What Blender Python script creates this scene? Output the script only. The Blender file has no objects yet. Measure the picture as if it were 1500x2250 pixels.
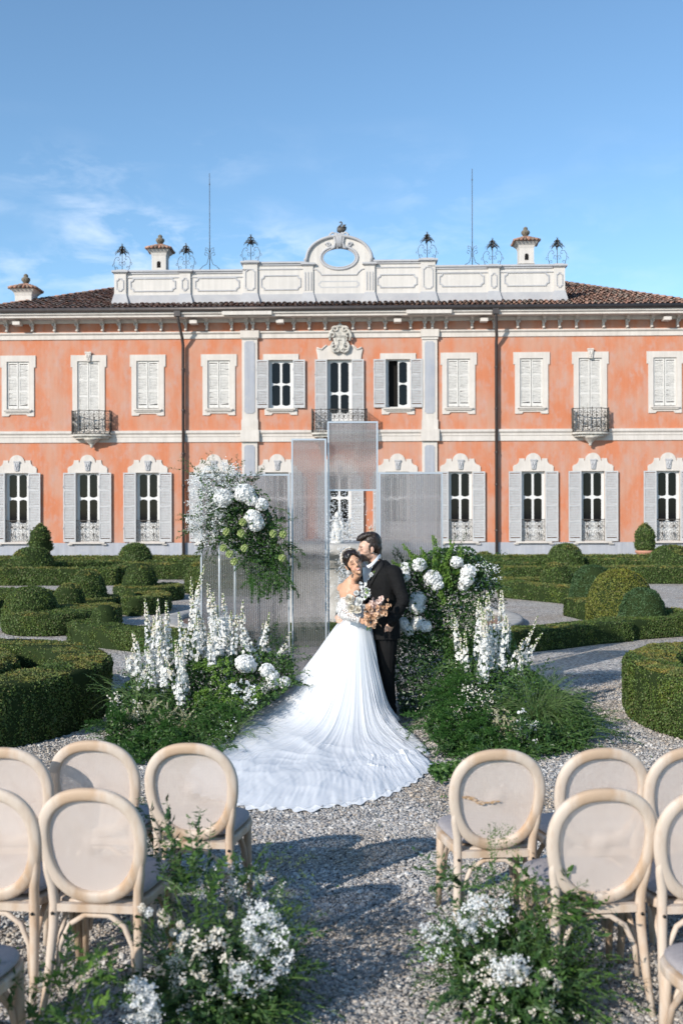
import bpy, bmesh, math, random
import numpy as np
from mathutils import Vector, Matrix, noise
from mathutils.geometry import tessellate_polygon
R = math.radians
PI = math.pi
sc = bpy.context.scene
COL = sc.collection
random.seed(7)
rng = np.random.default_rng(7)

# ---------------------------------------------------------------- camera, sky, sun
FPX, CX, CY, CH = 2187.5, 750.0, 1125.0, 2.05
cam_d = bpy.data.cameras.new('camera')
cam_d.sensor_fit = 'HORIZONTAL'; cam_d.sensor_width = 24.0; cam_d.lens = 35.0
cam_d.clip_end = 3000.0
cam_d.dof.use_dof = True; cam_d.dof.focus_distance = 9.6; cam_d.dof.aperture_fstop = 2.6
cam = bpy.data.objects.new('camera', cam_d); COL.objects.link(cam)
cam.location = (0, 0, CH)
CAMR = Matrix.Rotation(R(90), 3, 'X') @ Matrix.Rotation(R(-0.147), 3, 'Z')
cam.rotation_euler = CAMR.to_euler()
sc.camera = cam

SUN_EL, SUN_AZ = 26.0, 41.0            # light travels to the right and away from the camera
w = bpy.data.worlds.new('World'); sc.world = w; w.use_nodes = True
nt = w.node_tree; nt.nodes.clear()
def N(nt, t, **kw):
    n = nt.nodes.new(t)
    for k, v in kw.items():
        if k.startswith('i_'): n.inputs[k[2:].replace('_', ' ')].default_value = v
        else: setattr(n, k, v)
    return n
out = N(nt, 'ShaderNodeOutputWorld'); bg = N(nt, 'ShaderNodeBackground')
sky = N(nt, 'ShaderNodeTexSky', sky_type='NISHITA', sun_disc=False, sun_elevation=R(SUN_EL),
        sun_rotation=R(180 + SUN_AZ), altitude=100.0, air_density=1.0, dust_density=0.25, ozone_density=3.0)
bg.inputs['Strength'].default_value = 0.135
# thin wisps of cloud, laid out by direction in the sky
tc = N(nt, 'ShaderNodeTexCoord'); mp = N(nt, 'ShaderNodeMapping'); mp.inputs['Scale'].default_value = (5.5, 5.5, 15.0); mp.inputs['Location'].default_value = (1.3, .4, .2)
mp.inputs['Rotation'].default_value = (0, R(14), 0)
nz = N(nt, 'ShaderNodeTexNoise'); nz.inputs['Scale'].default_value = 2.3; nz.inputs['Detail'].default_value = 9; nz.inputs['Roughness'].default_value = 0.62
nz.inputs['Distortion'].default_value = 0.35
nz2 = N(nt, 'ShaderNodeTexNoise'); nz2.inputs['Scale'].default_value = 1.1; nz2.inputs['Detail'].default_value = 2
r1 = N(nt, 'ShaderNodeMapRange'); r1.inputs['From Min'].default_value = 0.44; r1.inputs['From Max'].default_value = 0.78
r2 = N(nt, 'ShaderNodeMapRange'); r2.inputs['From Min'].default_value = 0.38; r2.inputs['From Max'].default_value = 0.60
sep = N(nt, 'ShaderNodeSeparateXYZ')
r3 = N(nt, 'ShaderNodeMapRange'); r3.inputs['From Min'].default_value = 0.37; r3.inputs['From Max'].default_value = 0.26
r4 = N(nt, 'ShaderNodeMapRange'); r4.inputs['From Min'].default_value = .22; r4.inputs['From Max'].default_value = -.12; r4.inputs['To Min'].default_value = .25; m4 = N(nt, 'ShaderNodeMath', operation='MULTIPLY')
m1 = N(nt, 'ShaderNodeMath', operation='MULTIPLY'); m2 = N(nt, 'ShaderNodeMath', operation='MULTIPLY'); m3 = N(nt, 'ShaderNodeMath', operation='MULTIPLY')
mx = N(nt, 'ShaderNodeMix', data_type='RGBA'); mx.inputs['B'].default_value = (8.2, 8.6, 9.4, 1)
L = nt.links.new
L(tc.outputs['Generated'], mp.inputs['Vector']); L(mp.outputs[0], nz.inputs['Vector']); L(mp.outputs[0], nz2.inputs['Vector'])
L(nz.outputs[0], r1.inputs['Value']); L(nz2.outputs[0], r2.inputs['Value']); L(tc.outputs['Generated'], sep.inputs[0]); L(sep.outputs['Z'], r3.inputs['Value'])
L(r1.outputs[0], m1.inputs[0]); L(r2.outputs[0], m1.inputs[1]); L(m1.outputs[0], m2.inputs[0]); L(r3.outputs[0], m2.inputs[1])
m3.inputs[1].default_value = 0.6; L(sep.outputs['X'], r4.inputs['Value']); L(m2.outputs[0], m4.inputs[0]); L(r4.outputs[0], m4.inputs[1]); L(m4.outputs[0], m3.inputs[0])
L(m3.outputs[0], mx.inputs['Factor']); hs = N(nt, 'ShaderNodeHueSaturation'); hs.inputs['Saturation'].default_value = .94; hs.inputs['Value'].default_value = 1.22; L(sky.outputs[0], hs.inputs['Color']); tn = N(nt, 'ShaderNodeMix', data_type='RGBA', blend_type='MULTIPLY'); tn.inputs['Factor'].default_value = 1; tn.inputs['B'].default_value = (.84, 1.02, 1.06, 1); L(hs.outputs[0], tn.inputs['A']); L(tn.outputs['Result'], mx.inputs['A']); L(mx.outputs['Result'], bg.inputs['Color']); L(bg.outputs[0], out.inputs['Surface'])

sd = bpy.data.lights.new('sun', 'SUN'); sd.energy = 4.9; sd.angle = R(0.53); sd.color = (1.0, 0.93, 0.84)
sun = bpy.data.objects.new('sun', sd); COL.objects.link(sun)
ldir = Vector((math.sin(R(SUN_AZ)) * math.cos(R(SUN_EL)), math.cos(R(SUN_AZ)) * math.cos(R(SUN_EL)), -math.sin(R(SUN_EL))))
sun.rotation_euler = ldir.to_track_quat('-Z', 'Y').to_euler(); sun.location = (-20, -20, 25)
sc.view_settings.view_transform = 'Standard'; sc.view_settings.look = 'None'
sc.view_settings.exposure = 0.18; sc.view_settings.gamma = 1.0
sc.cycles.max_bounces = 10; sc.cycles.transparent_max_bounces = 24; sc.cycles.transmission_bounces = 8
sc.cycles.use_denoising = True

# ---------------------------------------------------------------- pixel -> place helpers
def ray(px, py):
    return (CAMR @ Vector(((px - CX) / FPX, (CY - py) / FPX, -1.0)))
def at(px, py, D):                      # point at depth D
    d = ray(px, py); k = D / d.y
    return Vector((d.x * k, D, CH + d.z * k))
def gnd(px, py, z=0.0):                 # point on the ground (or at height z)
    d = ray(px, py); k = (z - CH) / d.z
    return Vector((d.x * k, d.y * k, z))

# ---------------------------------------------------------------- materials
MATS = {}
def mat(name, col, rough=0.7, col2=None, nscale=4.0, lo=0.35, hi=0.65, var=0.0, island=None, bump=0.0, bscale=40.0, spec=0.4,
        metal=0.0, transl=0.0, trcol=None, detail=5.0, sheen=0.0, stretch=None, col3=None, n3=1.0, lo3=.5, hi3=.7, sss=0.0, coord='Object', streak=0.0):
    if name in MATS: return MATS[name]
    m = bpy.data.materials.new(name); m.use_nodes = True; nt = m.node_tree; nt.nodes.clear(); L = nt.links.new
    o = N(nt, 'ShaderNodeOutputMaterial'); b = N(nt, 'ShaderNodeBsdfPrincipled')
    b.inputs['Roughness'].default_value = rough; b.inputs['Metallic'].default_value = metal; b.inputs['Specular IOR Level'].default_value = spec
    if sheen: b.inputs['Sheen Weight'].default_value = sheen
    if sss: b.inputs['Subsurface Weight'].default_value = sss; b.inputs['Subsurface Radius'].default_value = (1, .35, .2); b.inputs['Subsurface Scale'].default_value = 0.01
    c4 = lambda c: (c[0], c[1], c[2], 1)
    tc = N(nt, 'ShaderNodeTexCoord'); vec = tc.outputs[coord]
    if stretch:
        mp = N(nt, 'ShaderNodeMapping'); mp.inputs['Scale'].default_value = stretch; L(vec, mp.inputs[0]); vec = mp.outputs[0]
    cur = None
    if col2 is not None:
        nz = N(nt, 'ShaderNodeTexNoise'); nz.inputs['Scale'].default_value = nscale; nz.inputs['Detail'].default_value = detail; nz.inputs['Roughness'].default_value = .6
        L(vec, nz.inputs['Vector'])
        mr = N(nt, 'ShaderNodeMapRange'); mr.inputs['From Min'].default_value = lo; mr.inputs['From Max'].default_value = hi; L(nz.outputs[0], mr.inputs['Value'])
        mx = N(nt, 'ShaderNodeMix', data_type='RGBA'); mx.inputs['A'].default_value = c4(col); mx.inputs['B'].default_value = c4(col2)
        L(mr.outputs[0], mx.inputs['Factor']); cur = mx.outputs['Result']
    else:
        rg = N(nt, 'ShaderNodeRGB'); rg.outputs[0].default_value = c4(col); cur = rg.outputs[0]
    if col3 is not None:
        nz = N(nt, 'ShaderNodeTexNoise'); nz.inputs['Scale'].default_value = n3; nz.inputs['Detail'].default_value = 6; nz.inputs['Roughness'].default_value = .65
        L(vec, nz.inputs['Vector'])
        mr = N(nt, 'ShaderNodeMapRange'); mr.inputs['From Min'].default_value = lo3; mr.inputs['From Max'].default_value = hi3; L(nz.outputs[0], mr.inputs['Value'])
        mx = N(nt, 'ShaderNodeMix', data_type='RGBA'); mx.inputs['B'].default_value = c4(col3)
        L(mr.outputs[0], mx.inputs['Factor']); L(cur, mx.inputs['A']); cur = mx.outputs['Result']
    if island is not None:              # every leaf, petal or stone its own tone
        g = N(nt, 'ShaderNodeNewGeometry'); rp = N(nt, 'ShaderNodeValToRGB'); cr = rp.color_ramp
        cr.interpolation = 'LINEAR'
        n = len(island); cr.elements[0].position = 0; cr.elements[0].color = c4(island[0])
        cr.elements[1].position = 1; cr.elements[1].color = c4(island[-1])
        for i in range(1, n - 1):
            e = cr.elements.new(i / (n - 1)); e.color = c4(island[i])
        L(g.outputs['Random Per Island'], rp.inputs[0])
        if col2 is not None:
            mx = N(nt, 'ShaderNodeMix', data_type='RGBA', blend_type='MULTIPLY'); mx.inputs['Factor'].default_value = 1.0
            L(cur, mx.inputs['A']); L(rp.outputs[0], mx.inputs['B']); cur = mx.outputs['Result']
        else: cur = rp.outputs[0]
    if streak:                          # rain streaks and run-off
        mp2 = N(nt, 'ShaderNodeMapping'); mp2.inputs['Scale'].default_value = (5.5, 5.5, .32); L(tc.outputs['Object'], mp2.inputs[0])
        n4 = N(nt, 'ShaderNodeTexNoise'); n4.inputs['Scale'].default_value = 1.0; n4.inputs['Detail'].default_value = 7; n4.inputs['Roughness'].default_value = .7; L(mp2.outputs[0], n4.inputs[0])
        mr4 = N(nt, 'ShaderNodeMapRange'); mr4.inputs['From Min'].default_value = .35; mr4.inputs['From Max'].default_value = .65; mr4.inputs['To Min'].default_value = 1 - streak; mr4.inputs['To Max'].default_value = 1 + streak * .5; L(n4.outputs[0], mr4.inputs[0])
        vm_ = N(nt, 'ShaderNodeVectorMath', operation='SCALE'); L(cur, vm_.inputs[0]); L(mr4.outputs[0], vm_.inputs['Scale']); cur = vm_.outputs[0]
    L(cur, b.inputs['Base Color'])
    if bump:
        nz = N(nt, 'ShaderNodeTexNoise'); nz.inputs['Scale'].default_value = bscale; nz.inputs['Detail'].default_value = 6; L(vec, nz.inputs['Vector'])
        bp = N(nt, 'ShaderNodeBump'); bp.inputs['Strength'].default_value = bump; bp.inputs['Distance'].default_value = 0.02
        L(nz.outputs[0], bp.inputs['Height']); L(bp.outputs[0], b.inputs['Normal'])
    if transl:
        t = N(nt, 'ShaderNodeBsdfTranslucent'); ms = N(nt, 'ShaderNodeMixShader'); ms.inputs[0].default_value = transl
        if trcol: t.inputs[0].default_value = c4(trcol)
        else: L(cur, t.inputs[0])
        L(b.outputs[0], ms.inputs[1]); L(t.outputs[0], ms.inputs[2]); L(ms.outputs[0], o.inputs[0])
    else: L(b.outputs[0], o.inputs[0])
    MATS[name] = m
    return m

# ---------------------------------------------------------------- mesh helpers
class MB:
    def __init__(s): s.v = []; s.f = []; s.m = []; s.sm = []
    def add(s, vs, fs, mi=0, sm=False):
        n = len(s.v); s.v.extend([tuple(p) for p in vs]); s.f.extend([tuple(i + n for i in f) for f in fs])
        s.m.extend([mi] * len(fs)); s.sm.extend([sm] * len(fs)); return s
    def box(s, x0, x1, y0, y1, z0, z1, mi=0, M=None):
        vs = [Vector(p) for p in ((x0,y0,z0),(x1,y0,z0),(x1,y1,z0),(x0,y1,z0),(x0,y0,z1),(x1,y0,z1),(x1,y1,z1),(x0,y1,z1))]
        if M: vs = [M @ p for p in vs]
        return s.add(vs, [(0,3,2,1),(4,5,6,7),(0,1,5,4),(1,2,6,5),(2,3,7,6),(3,0,4,7)], mi)
    def prism(s, loops, y0, y1, mi=0, M=None, sm=False):
        """loops of (x,z): first the outline, then holes; thickness from y0 (front) to y1"""
        pts = [Vector((p[0], p[1], 0)) for lp in loops for p in lp]
        tris = tessellate_polygon([[Vector((p[0], p[1], 0)) for p in lp] for lp in loops])
        n = len(pts)
        vs = [Vector((p.x, y0, p.y)) for p in pts] + [Vector((p.x, y1, p.y)) for p in pts]
        fs = []
        for t in tris:
            a, b, c = (pts[i] for i in t)
            cr = (b - a).cross(c - a).z
            t = tuple(t) if cr > 0 else tuple(reversed(t))
            fs.append(t); fs.append(tuple(n + i for i in reversed(t)))
        k = 0
        for li, lp in enumerate(loops):
            m = len(lp)
            area = sum(lp[i][0] * lp[(i+1) % m][1] - lp[(i+1) % m][0] * lp[i][1] for i in range(m))
            flip = (area > 0) != (li > 0)
            for i in range(m):
                a, b = k + i, k + (i + 1) % m
                q = (a, n + a, n + b, b)
                fs.append(q if flip else tuple(reversed(q)))
            k += m
        if M: vs = [M @ p for p in vs]
        return s.add(vs, fs, mi, sm)
    def tube(s, pts, r, n=8, mi=0, cap=True, up=None, flat=1.0, sm=True, closed=False):
        """round (or flattened) bar along pts; r a number or list"""
        P = [Vector(p) for p in pts]; m = len(P)
        rr = r if isinstance(r, list) else [r] * m
        vs = []; fs = []; prev = None
        for i in range(m):
            if closed: t = (P[(i+1) % m] - P[i-1])
            else: t = P[min(i+1, m-1)] - P[max(i-1, 0)]
            t = t.normalized() if t.length > 1e-9 else Vector((0, 0, 1))
            if prev is None:
                a = Vector(up) if up else (Vector((0, 0, 1)) if abs(t.z) < .9 else Vector((1, 0, 0)))
                u = (a - t * a.dot(t)).normalized()
            else:
                if up: a = Vector(up); u = (a - t * a.dot(t)); u = u.normalized() if u.length > 1e-4 else prev
                else: u = (prev - t * prev.dot(t)); u = u.normalized() if u.length > 1e-6 else prev
            prev = u; vv = t.cross(u)
            ri = rr[i]; ra, rb = (ri if isinstance(ri, tuple) else (ri, ri * flat))
            for k in range(n):
                a = 2 * PI * k / n
                vs.append(P[i] + u * (math.cos(a) * ra) + vv * (math.sin(a) * rb))
        for i in range(m if closed else m - 1):
            j = (i + 1) % m
            for k in range(n):
                k2 = (k + 1) % n
                fs.append((i*n+k, i*n+k2, j*n+k2, j*n+k))
        if cap and not closed:
            fs.append(tuple(reversed(range(n)))); fs.append(tuple((m-1)*n + k for k in range(n)))
        return s.add(vs, fs, mi, sm)
    def lathe(s, prof, n=24, c=(0, 0, 0), mi=0, sm=True, sq=None, rot=0.0, cap=True):
        """prof of (r,z) from bottom to top"""
        vs = []; fs = []; m = len(prof)
        for r, z in prof:
            for k in range(n):
                a = 2 * PI * k / n + rot
                vs.append((c[0] + r * math.cos(a), c[1] + r * math.sin(a), c[2] + z))
        for i in range(m - 1):
            for k in range(n):
                k2 = (k + 1) % n; fs.append((i*n+k, i*n+k2, (i+1)*n+k2, (i+1)*n+k))
        if cap: fs.append(tuple(reversed(range(n)))); fs.append(tuple((m-1)*n + k for k in range(n)))
        return s.add(vs, fs, mi, sm)
    def ell(s, c, r, n=12, m=8, mi=0, M=None, sm=True):
        vs = []; fs = []
        c = Vector(c)
        for i in range(m + 1):
            th = PI * i / m
            for k in range(n):
                a = 2 * PI * k / n
                p = Vector((r[0]*math.sin(th)*math.cos(a), r[1]*math.sin(th)*math.sin(a), -r[2]*math.cos(th)))
                if M is not None: p = M @ p
                vs.append(c + p)
        for i in range(m):
            for k in range(n):
                k2 = (k + 1) % n
                if i == 0: fs.append((k, (i+1)*n+k2, (i+1)*n+k))
                elif i == m-1: fs.append((i*n+k, i*n+k2, (i+1)*n+k))
                else: fs.append((i*n+k, i*n+k2, (i+1)*n+k2, (i+1)*n+k))
        return s.add(vs, fs, mi, sm)
    def mesh(s, name, mats):
        me = bpy.data.meshes.new(name); me.from_pydata([tuple(v) for v in s.v], [], s.f)
        for m in (mats if isinstance(mats, (list, tuple)) else [mats]): me.materials.append(m)
        if s.m: me.polygons.foreach_set('material_index', s.m); me.polygons.foreach_set('use_smooth', s.sm)
        me.update(); return me
    def build(s, name, mats, parent=None, loc=None, rot=None, **tags):
        o = bpy.data.objects.new(name, s.mesh(name, mats)); return place(o, parent, loc, rot, **tags)
def place(o, parent=None, loc=None, rot=None, **tags):
    COL.objects.link(o)
    if parent is not None: o.parent = parent
    if loc is not None: o.location = loc
    if rot is not None: o.rotation_euler = rot
    for k, v in tags.items():
        if v is not None: o[k] = v
    return o
def empty(name, loc=(0, 0, 0), rot=None, **tags):
    o = bpy.data.objects.new(name, None); o.empty_display_size = .2
    return place(o, None, loc, rot, **tags)
def share(name, me, parent=None, loc=None, rot=None, scale=None, **tags):
    o = bpy.data.objects.new(name, me); place(o, parent, loc, rot, **tags)
    if scale: o.scale = scale
    return o
def copy_tree(o, parent=None):
    c = o.copy(); COL.objects.link(c); c.parent = parent
    for ch in list(o.children): copy_tree(ch, c)
    return c
def np_mesh(name, V, F, mats, smooth=False, mi=None):
    V = np.asarray(V, dtype=np.float32); F = np.asarray(F, dtype=np.int32); n, k = F.shape
    me = bpy.data.meshes.new(name); me.vertices.add(len(V)); me.vertices.foreach_set('co', V.ravel())
    me.loops.add(n * k); me.loops.foreach_set('vertex_index', F.ravel())
    me.polygons.add(n); me.polygons.foreach_set('loop_start', np.arange(0, n * k, k, dtype=np.int32))
    me.polygons.foreach_set('loop_total', np.full(n, k, dtype=np.int32))
    if mi is not None: me.polygons.foreach_set('material_index', np.asarray(mi, dtype=np.int32))
    me.polygons.foreach_set('use_smooth', np.full(n, smooth, dtype=bool))
    for m in (mats if isinstance(mats, (list, tuple)) else [mats]): me.materials.append(m)
    me.update(calc_edges=True); return me
def join_np(parts):
    """[(V,F,mi)] with the same k"""
    Vs = []; Fs = []; Ms = []; n = 0
    for V, F, mi in parts:
        if len(V) == 0: continue
        Vs.append(V); Fs.append(F + n); Ms.append(np.full(len(F), mi, dtype=np.int32)); n += len(V)
    return np.concatenate(Vs), np.concatenate(Fs), np.concatenate(Ms)
def unit(a): return a / (np.linalg.norm(a, axis=-1, keepdims=True) + 1e-9)
_sd = rng.normal(size=(14, 3)); _ph = rng.uniform(0, 6.28, 14)
def fnoise(P, scale=1.0):               # cheap smooth noise about -1..1
    P = np.asarray(P) * scale; a = np.zeros(P.shape[:-1])
    for i in range(14): a += np.sin(P @ _sd[i] * (1 + .25 * i) + _ph[i]) / (1 + .18 * i)
    return a / 4.0
def leaf_cards(P, Nn, size, tilt=.6, aspect=1.7, fold=0.25, flatdir=None):
    """one four-cornered leaf per point: base, two sides, tip"""
    n = len(P); Nn = unit(np.asarray(Nn) + rng.normal(size=(n, 3)) * tilt)
    d = rng.normal(size=(n, 3)) if flatdir is None else np.asarray(flatdir) + rng.normal(size=(n, 3)) * .35
    d = unit(d - (d * Nn).sum(1, keepdims=True) * Nn); w_ = np.cross(Nn, d)
    sz = (np.asarray(size) * rng.uniform(.65, 1.35, n))[:, None] if np.ndim(size) < 2 else size
    a = P - d * sz * .5; c = P + d * sz * .5; m = P - d * sz * .05
    b = m + w_ * sz * .5 / aspect * 1.15 - Nn * sz * fold * .4; e = m - w_ * sz * .5 / aspect * 1.15 - Nn * sz * fold * .4
    V = np.stack([a, b, c, e], 1).reshape(-1, 3); F = np.arange(n * 4).reshape(n, 4)
    return V, F
def tri_sample(V, F, n):
    """n random points and normals on a triangle mesh"""
    A, B, C = V[F[:, 0]], V[F[:, 1]], V[F[:, 2]]
    cr = np.cross(B - A, C - A); ar = np.linalg.norm(cr, axis=1) / 2
    if callable(n): n = int(n(ar.sum()))
    idx = rng.choice(len(F), size=n, p=ar / ar.sum())
    r1 = np.sqrt(rng.random(n))[:, None]; r2 = rng.random(n)[:, None]
    P = A[idx] * (1 - r1) + B[idx] * r1 * (1 - r2) + C[idx] * r1 * r2
    return P, unit(cr[idx])
def mb_tris(mb):
    V = np.array([tuple(v) for v in mb.v]); T = []
    for f in mb.f:
        for i in range(1, len(f) - 1): T.append((f[0], f[i], f[i+1]))
    return V, np.array(T)
# ---------------------------------------------------------------- villa
VT = R(-1.54); VD = 43.7
VM = Matrix.Translation((-0.1, VD, 0)) @ Matrix.Rotation(VT, 4, 'Z'); VI = VM.inverted()
def FU(px, py, y=0.0):                  # pixel -> (u, z) on the facade plane standing y behind (+) or before (-) the wall
    o = VI @ Vector((0, 0, CH)); d = (VI.to_3x3()) @ ray(px, py)
    k = (y - o.y) / d.y
    return (o.x + d.x * k, o.z + d.z * k)
def FR(x0, x1, ytop, ybot, y=0.0):      # pixel rectangle -> u0,u1,z0,z1
    xm = (x0 + x1) / 2; ym = (ytop + ybot) / 2
    return (FU(x0, ym, y)[0], FU(x1, ym, y)[0], FU(xm, ybot, y)[1], FU(xm, ytop, y)[1])
stucco = mat('orange_stucco', (.50, .185, .098), .9, streak=.06, col2=(.47, .25, .175), nscale=1.0, lo=.40, hi=.60, col3=(.44, .30, .26), n3=2.3, lo3=.50, hi3=.78, bump=.25, bscale=9, spec=.15, stretch=(1, 1, .55))
cream = mat('cream_stone', streak=.10, col=(.58, .535, .49), rough=.85, col2=(.53, .485, .44), nscale=2.2, bump=.15, bscale=14, spec=.2)
creamd = mat('weathered_stone', (.52, .49, .44), .9, col2=(.27, .255, .23), nscale=7, lo=.42, hi=.7, bump=.4, bscale=30, spec=.2)
plast = mat('parapet_plaster', (.58, .545, .505), .85, streak=.10, col2=(.54, .51, .475), nscale=1.6, col3=(.55, .52, .48), n3=3.5, lo3=.6, hi3=.8, bump=.15, bscale=12, spec=.2)
plastg = mat('grey_plaster', (.43, .425, .43), .88, col2=(.37, .37, .385), nscale=1.5, col3=(.38, .37, .36), n3=5, lo3=.6, hi3=.8, bump=.2, bscale=12, spec=.2)
plinthm = mat('plinth_render', (.37, .375, .40), .9, streak=.12, col2=(.33, .345, .385), nscale=1.8, col3=(.44, .43, .42), n3=4, lo3=.58, hi3=.8, bump=.3, bscale=10, spec=.15)
shutm = mat('shutter_paint', (.44, .435, .435), .6, col2=(.36, .355, .35), nscale=6, lo=.5, hi=.75, spec=.3)
shutw = mat('pale_shutter_paint', (.60, .575, .54), .65, col2=(.47, .45, .42), nscale=6, lo=.5, hi=.75, spec=.3)
casem = mat('casement_paint', (.60, .59, .575), .5, spec=.35)
ironm = mat('wrought_iron', (.055, .052, .05), .6, col2=(.10, .085, .07), nscale=12, spec=.4, metal=.2)
gutm = mat('gutter_metal', (.05, .043, .042), .45, col2=(.075, .06, .055), nscale=4, spec=.5, metal=.3)
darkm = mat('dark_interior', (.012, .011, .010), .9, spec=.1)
paneg = mat('window_glass', (.005, .005, .006), .05, spec=.22)
tilem = mat('roof_tile', (1, 1, 1), .9, col2=(.6, .6, .6), nscale=3, lo=.35, hi=.7, island=[(.22, .13, .10), (.40, .22, .16), (.30, .21, .17), (.50, .29, .21), (.19, .145, .12), (.44, .34, .27)], spec=.15, bump=.3, bscale=20)

villa = empty('villa', VM.translation, (0, 0, VT), label='long two storey orange villa with grey shutters, white stone trim and ornate roof parapet', category='villa')
U0, U1 = -15.7, 16.7
ZW = FU(745, 694, 0)[1]                  # wall top under the cornice
ZP = 0.72
# window tables -----------------------------------------------------------------
UPC = [40, 195, 325, 481, 1007, 1167, 1296, 1460]
LOW = [38, 193, 325, 470, 609, 745, 873, 1011, 1171, 1302, 1467]
zu_t, zu_b = FU(745, 790)[1], FU(745, 896)[1]
zl_t, zl_b = FU(745, 1037)[1], FU(745, 1190)[1]
zfl = FU(745, 950)[1] + .02
ucen = {}
openings = []
for c in UPC:
    u = FU(c, 840)[0]; ucen[c] = u
    openings.append([u - .50, u + .50, (zfl if c in (195, 1296) else zu_b), zu_t])
for c in (617, 745.5, 874):
    u = FU(c, 840)[0]; ucen[c] = u
    openings.append([u - .53, u + .53, (zfl if c == 745.5 else zu_b), zu_t])
for c in LOW:
    u = FU(c, 1100)[0]; ucen[(c, 'l')] = u
    openings.append([u - .50, u + .50, zl_b, zl_t])
def wall_sheet(mb, u0, u1, z0, z1, holes, y0=0.0, depth=.32, mi=0, mrev=1):
    us = sorted({u0, u1, *[h[0] for h in holes], *[h[1] for h in holes]}); zs = sorted({z0, z1, *[h[2] for h in holes if z0 < h[2] < z1], *[h[3] for h in holes if z0 < h[3] < z1]})
    us = [u for u in us if u0 <= u <= u1]
    for i in range(len(us) - 1):
        for j in range(len(zs) - 1):
            uc = (us[i] + us[i+1]) / 2; zc = (zs[j] + zs[j+1]) / 2
            if any(h[0] < uc < h[1] and h[2] < zc < h[3] for h in holes): continue
            mb.add([(us[i], y0, zs[j]), (us[i+1], y0, zs[j]), (us[i+1], y0, zs[j+1]), (us[i], y0, zs[j+1])], [(0, 1, 2, 3)], mi)
    for a, b, c, d in holes:
        y1 = y0 + depth
        mb.add([(a,y0,c),(a,y1,c),(a,y1,d),(a,y0,d)], [(0,1,2,3)], mrev); mb.add([(b,y0,c),(b,y0,d),(b,y1,d),(b,y1,c)], [(0,1,2,3)], mrev)
        mb.add([(a,y0,d),(a,y1,d),(b,y1,d),(b,y0,d)], [(0,1,2,3)], mrev); mb.add([(a,y0,c),(b,y0,c),(b,y1,c),(a,y1,c)], [(0,1,2,3)], mrev)
mb = MB(); wall_sheet(mb, U0, U1, 0, ZW + .5, openings)
DB = 13.0
mb.add([(U0,0,0),(U0,DB,0),(U0,DB,ZW+.5),(U0,0,ZW+.5)], [(0,3,2,1)], 0); mb.add([(U1,0,0),(U1,DB,0),(U1,DB,ZW+.5),(U1,0,ZW+.5)], [(0,1,2,3)], 0)
mb.add([(U0,DB,0),(U1,DB,0),(U1,DB,ZW+.5),(U0,DB,ZW+.5)], [(0,1,2,3)], 0)
# dark rooms inside
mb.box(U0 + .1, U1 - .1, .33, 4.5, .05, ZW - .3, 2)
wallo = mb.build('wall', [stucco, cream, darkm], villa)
m = wallo.data   # open the front of the room box is not needed: the panes stand before it
# plinth
mb = MB()
zpl = FU(745, 1192)[1]
mb.box(U0 - .06, U1 + .06, -.06, .02, -.05, zpl)
mb.build('plinth', plinthm, villa)
# bands ---------------------------------------------------------------------------
def band(name, prof, m, u0=U0 - .05, u1=U1 + .05):
    """prof: list of (y,z) outline section, extruded along u"""
    mb = MB(); n = len(prof)
    vs = [(u0, y, z) for y, z in prof] + [(u1, y, z) for y, z in prof]
    fs = [(i, (i+1) % n, n + (i+1) % n, n + i) for i in range(n)] + [tuple(reversed(range(n))), tuple(range(n, 2*n))]
    mb.add(vs, fs); return mb.build(name, m, villa)
def zz(py, y=0): return FU(745, py, y)[1]
z1, z2 = zz(970), zz(945)
band('string_course', [(.01, z1), (-.05, z1), (-.05, z2 - .28), (-.075, z2 - .26), (-.075, z2 - .17), (-.14, z2 - .10), (-.14, z2), (.01, z2 + .02)], cream)
z1, z2 = zz(742), zz(727)
band('frieze_moulding', [(.01, z1), (-.05, z1), (-.05, z2 - .12), (-.12, z2 - .06), (-.12, z2), (.01, z2 + .02)], cream)
CP = -.85
zc0, zc1 = zz(692, CP), zz(681, CP)
band('cornice', [(.01, zc0 + .02), (-.60, zc0 + .02), (-.62, zc0), (CP + .08, zc0), (CP + .08, zc0 + .07), (CP, zc0 + .12), (CP, zc1), (.01, zc1)], cream, U0 - .75, U1 + .75)
band('cornice_bed_moulding', [(.01, zc0 - .13), (-.10, zc0 - .13), (-.16, zc0 + .015), (.01, zc0 + .015)], cream)
mb = MB(); zg = zc1 + .085
mb.tube([(U0 - .8, CP - .03, zg), (U1 + .8, CP - .03, zg)], .105, 12)
mb.box(U0 - .8, U1 + .8, CP + .07, CP + .28, zc1 + .002, zc1 + .16)
mb.build('gutter', gutm, villa)
for a, b in ((488, 597), (892, 992)):   # the cornice breaks forward a little over the centre pavilion
    mb = MB()
    ua, ub = FU(a, 686, CP)[0], FU(b, 686, CP)[0]
    mb.box(ua, ub, CP - .08, CP - .003, zc0 + .04, zc1 - .02)
    mb.build('cornice_break', cream, villa)
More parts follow.
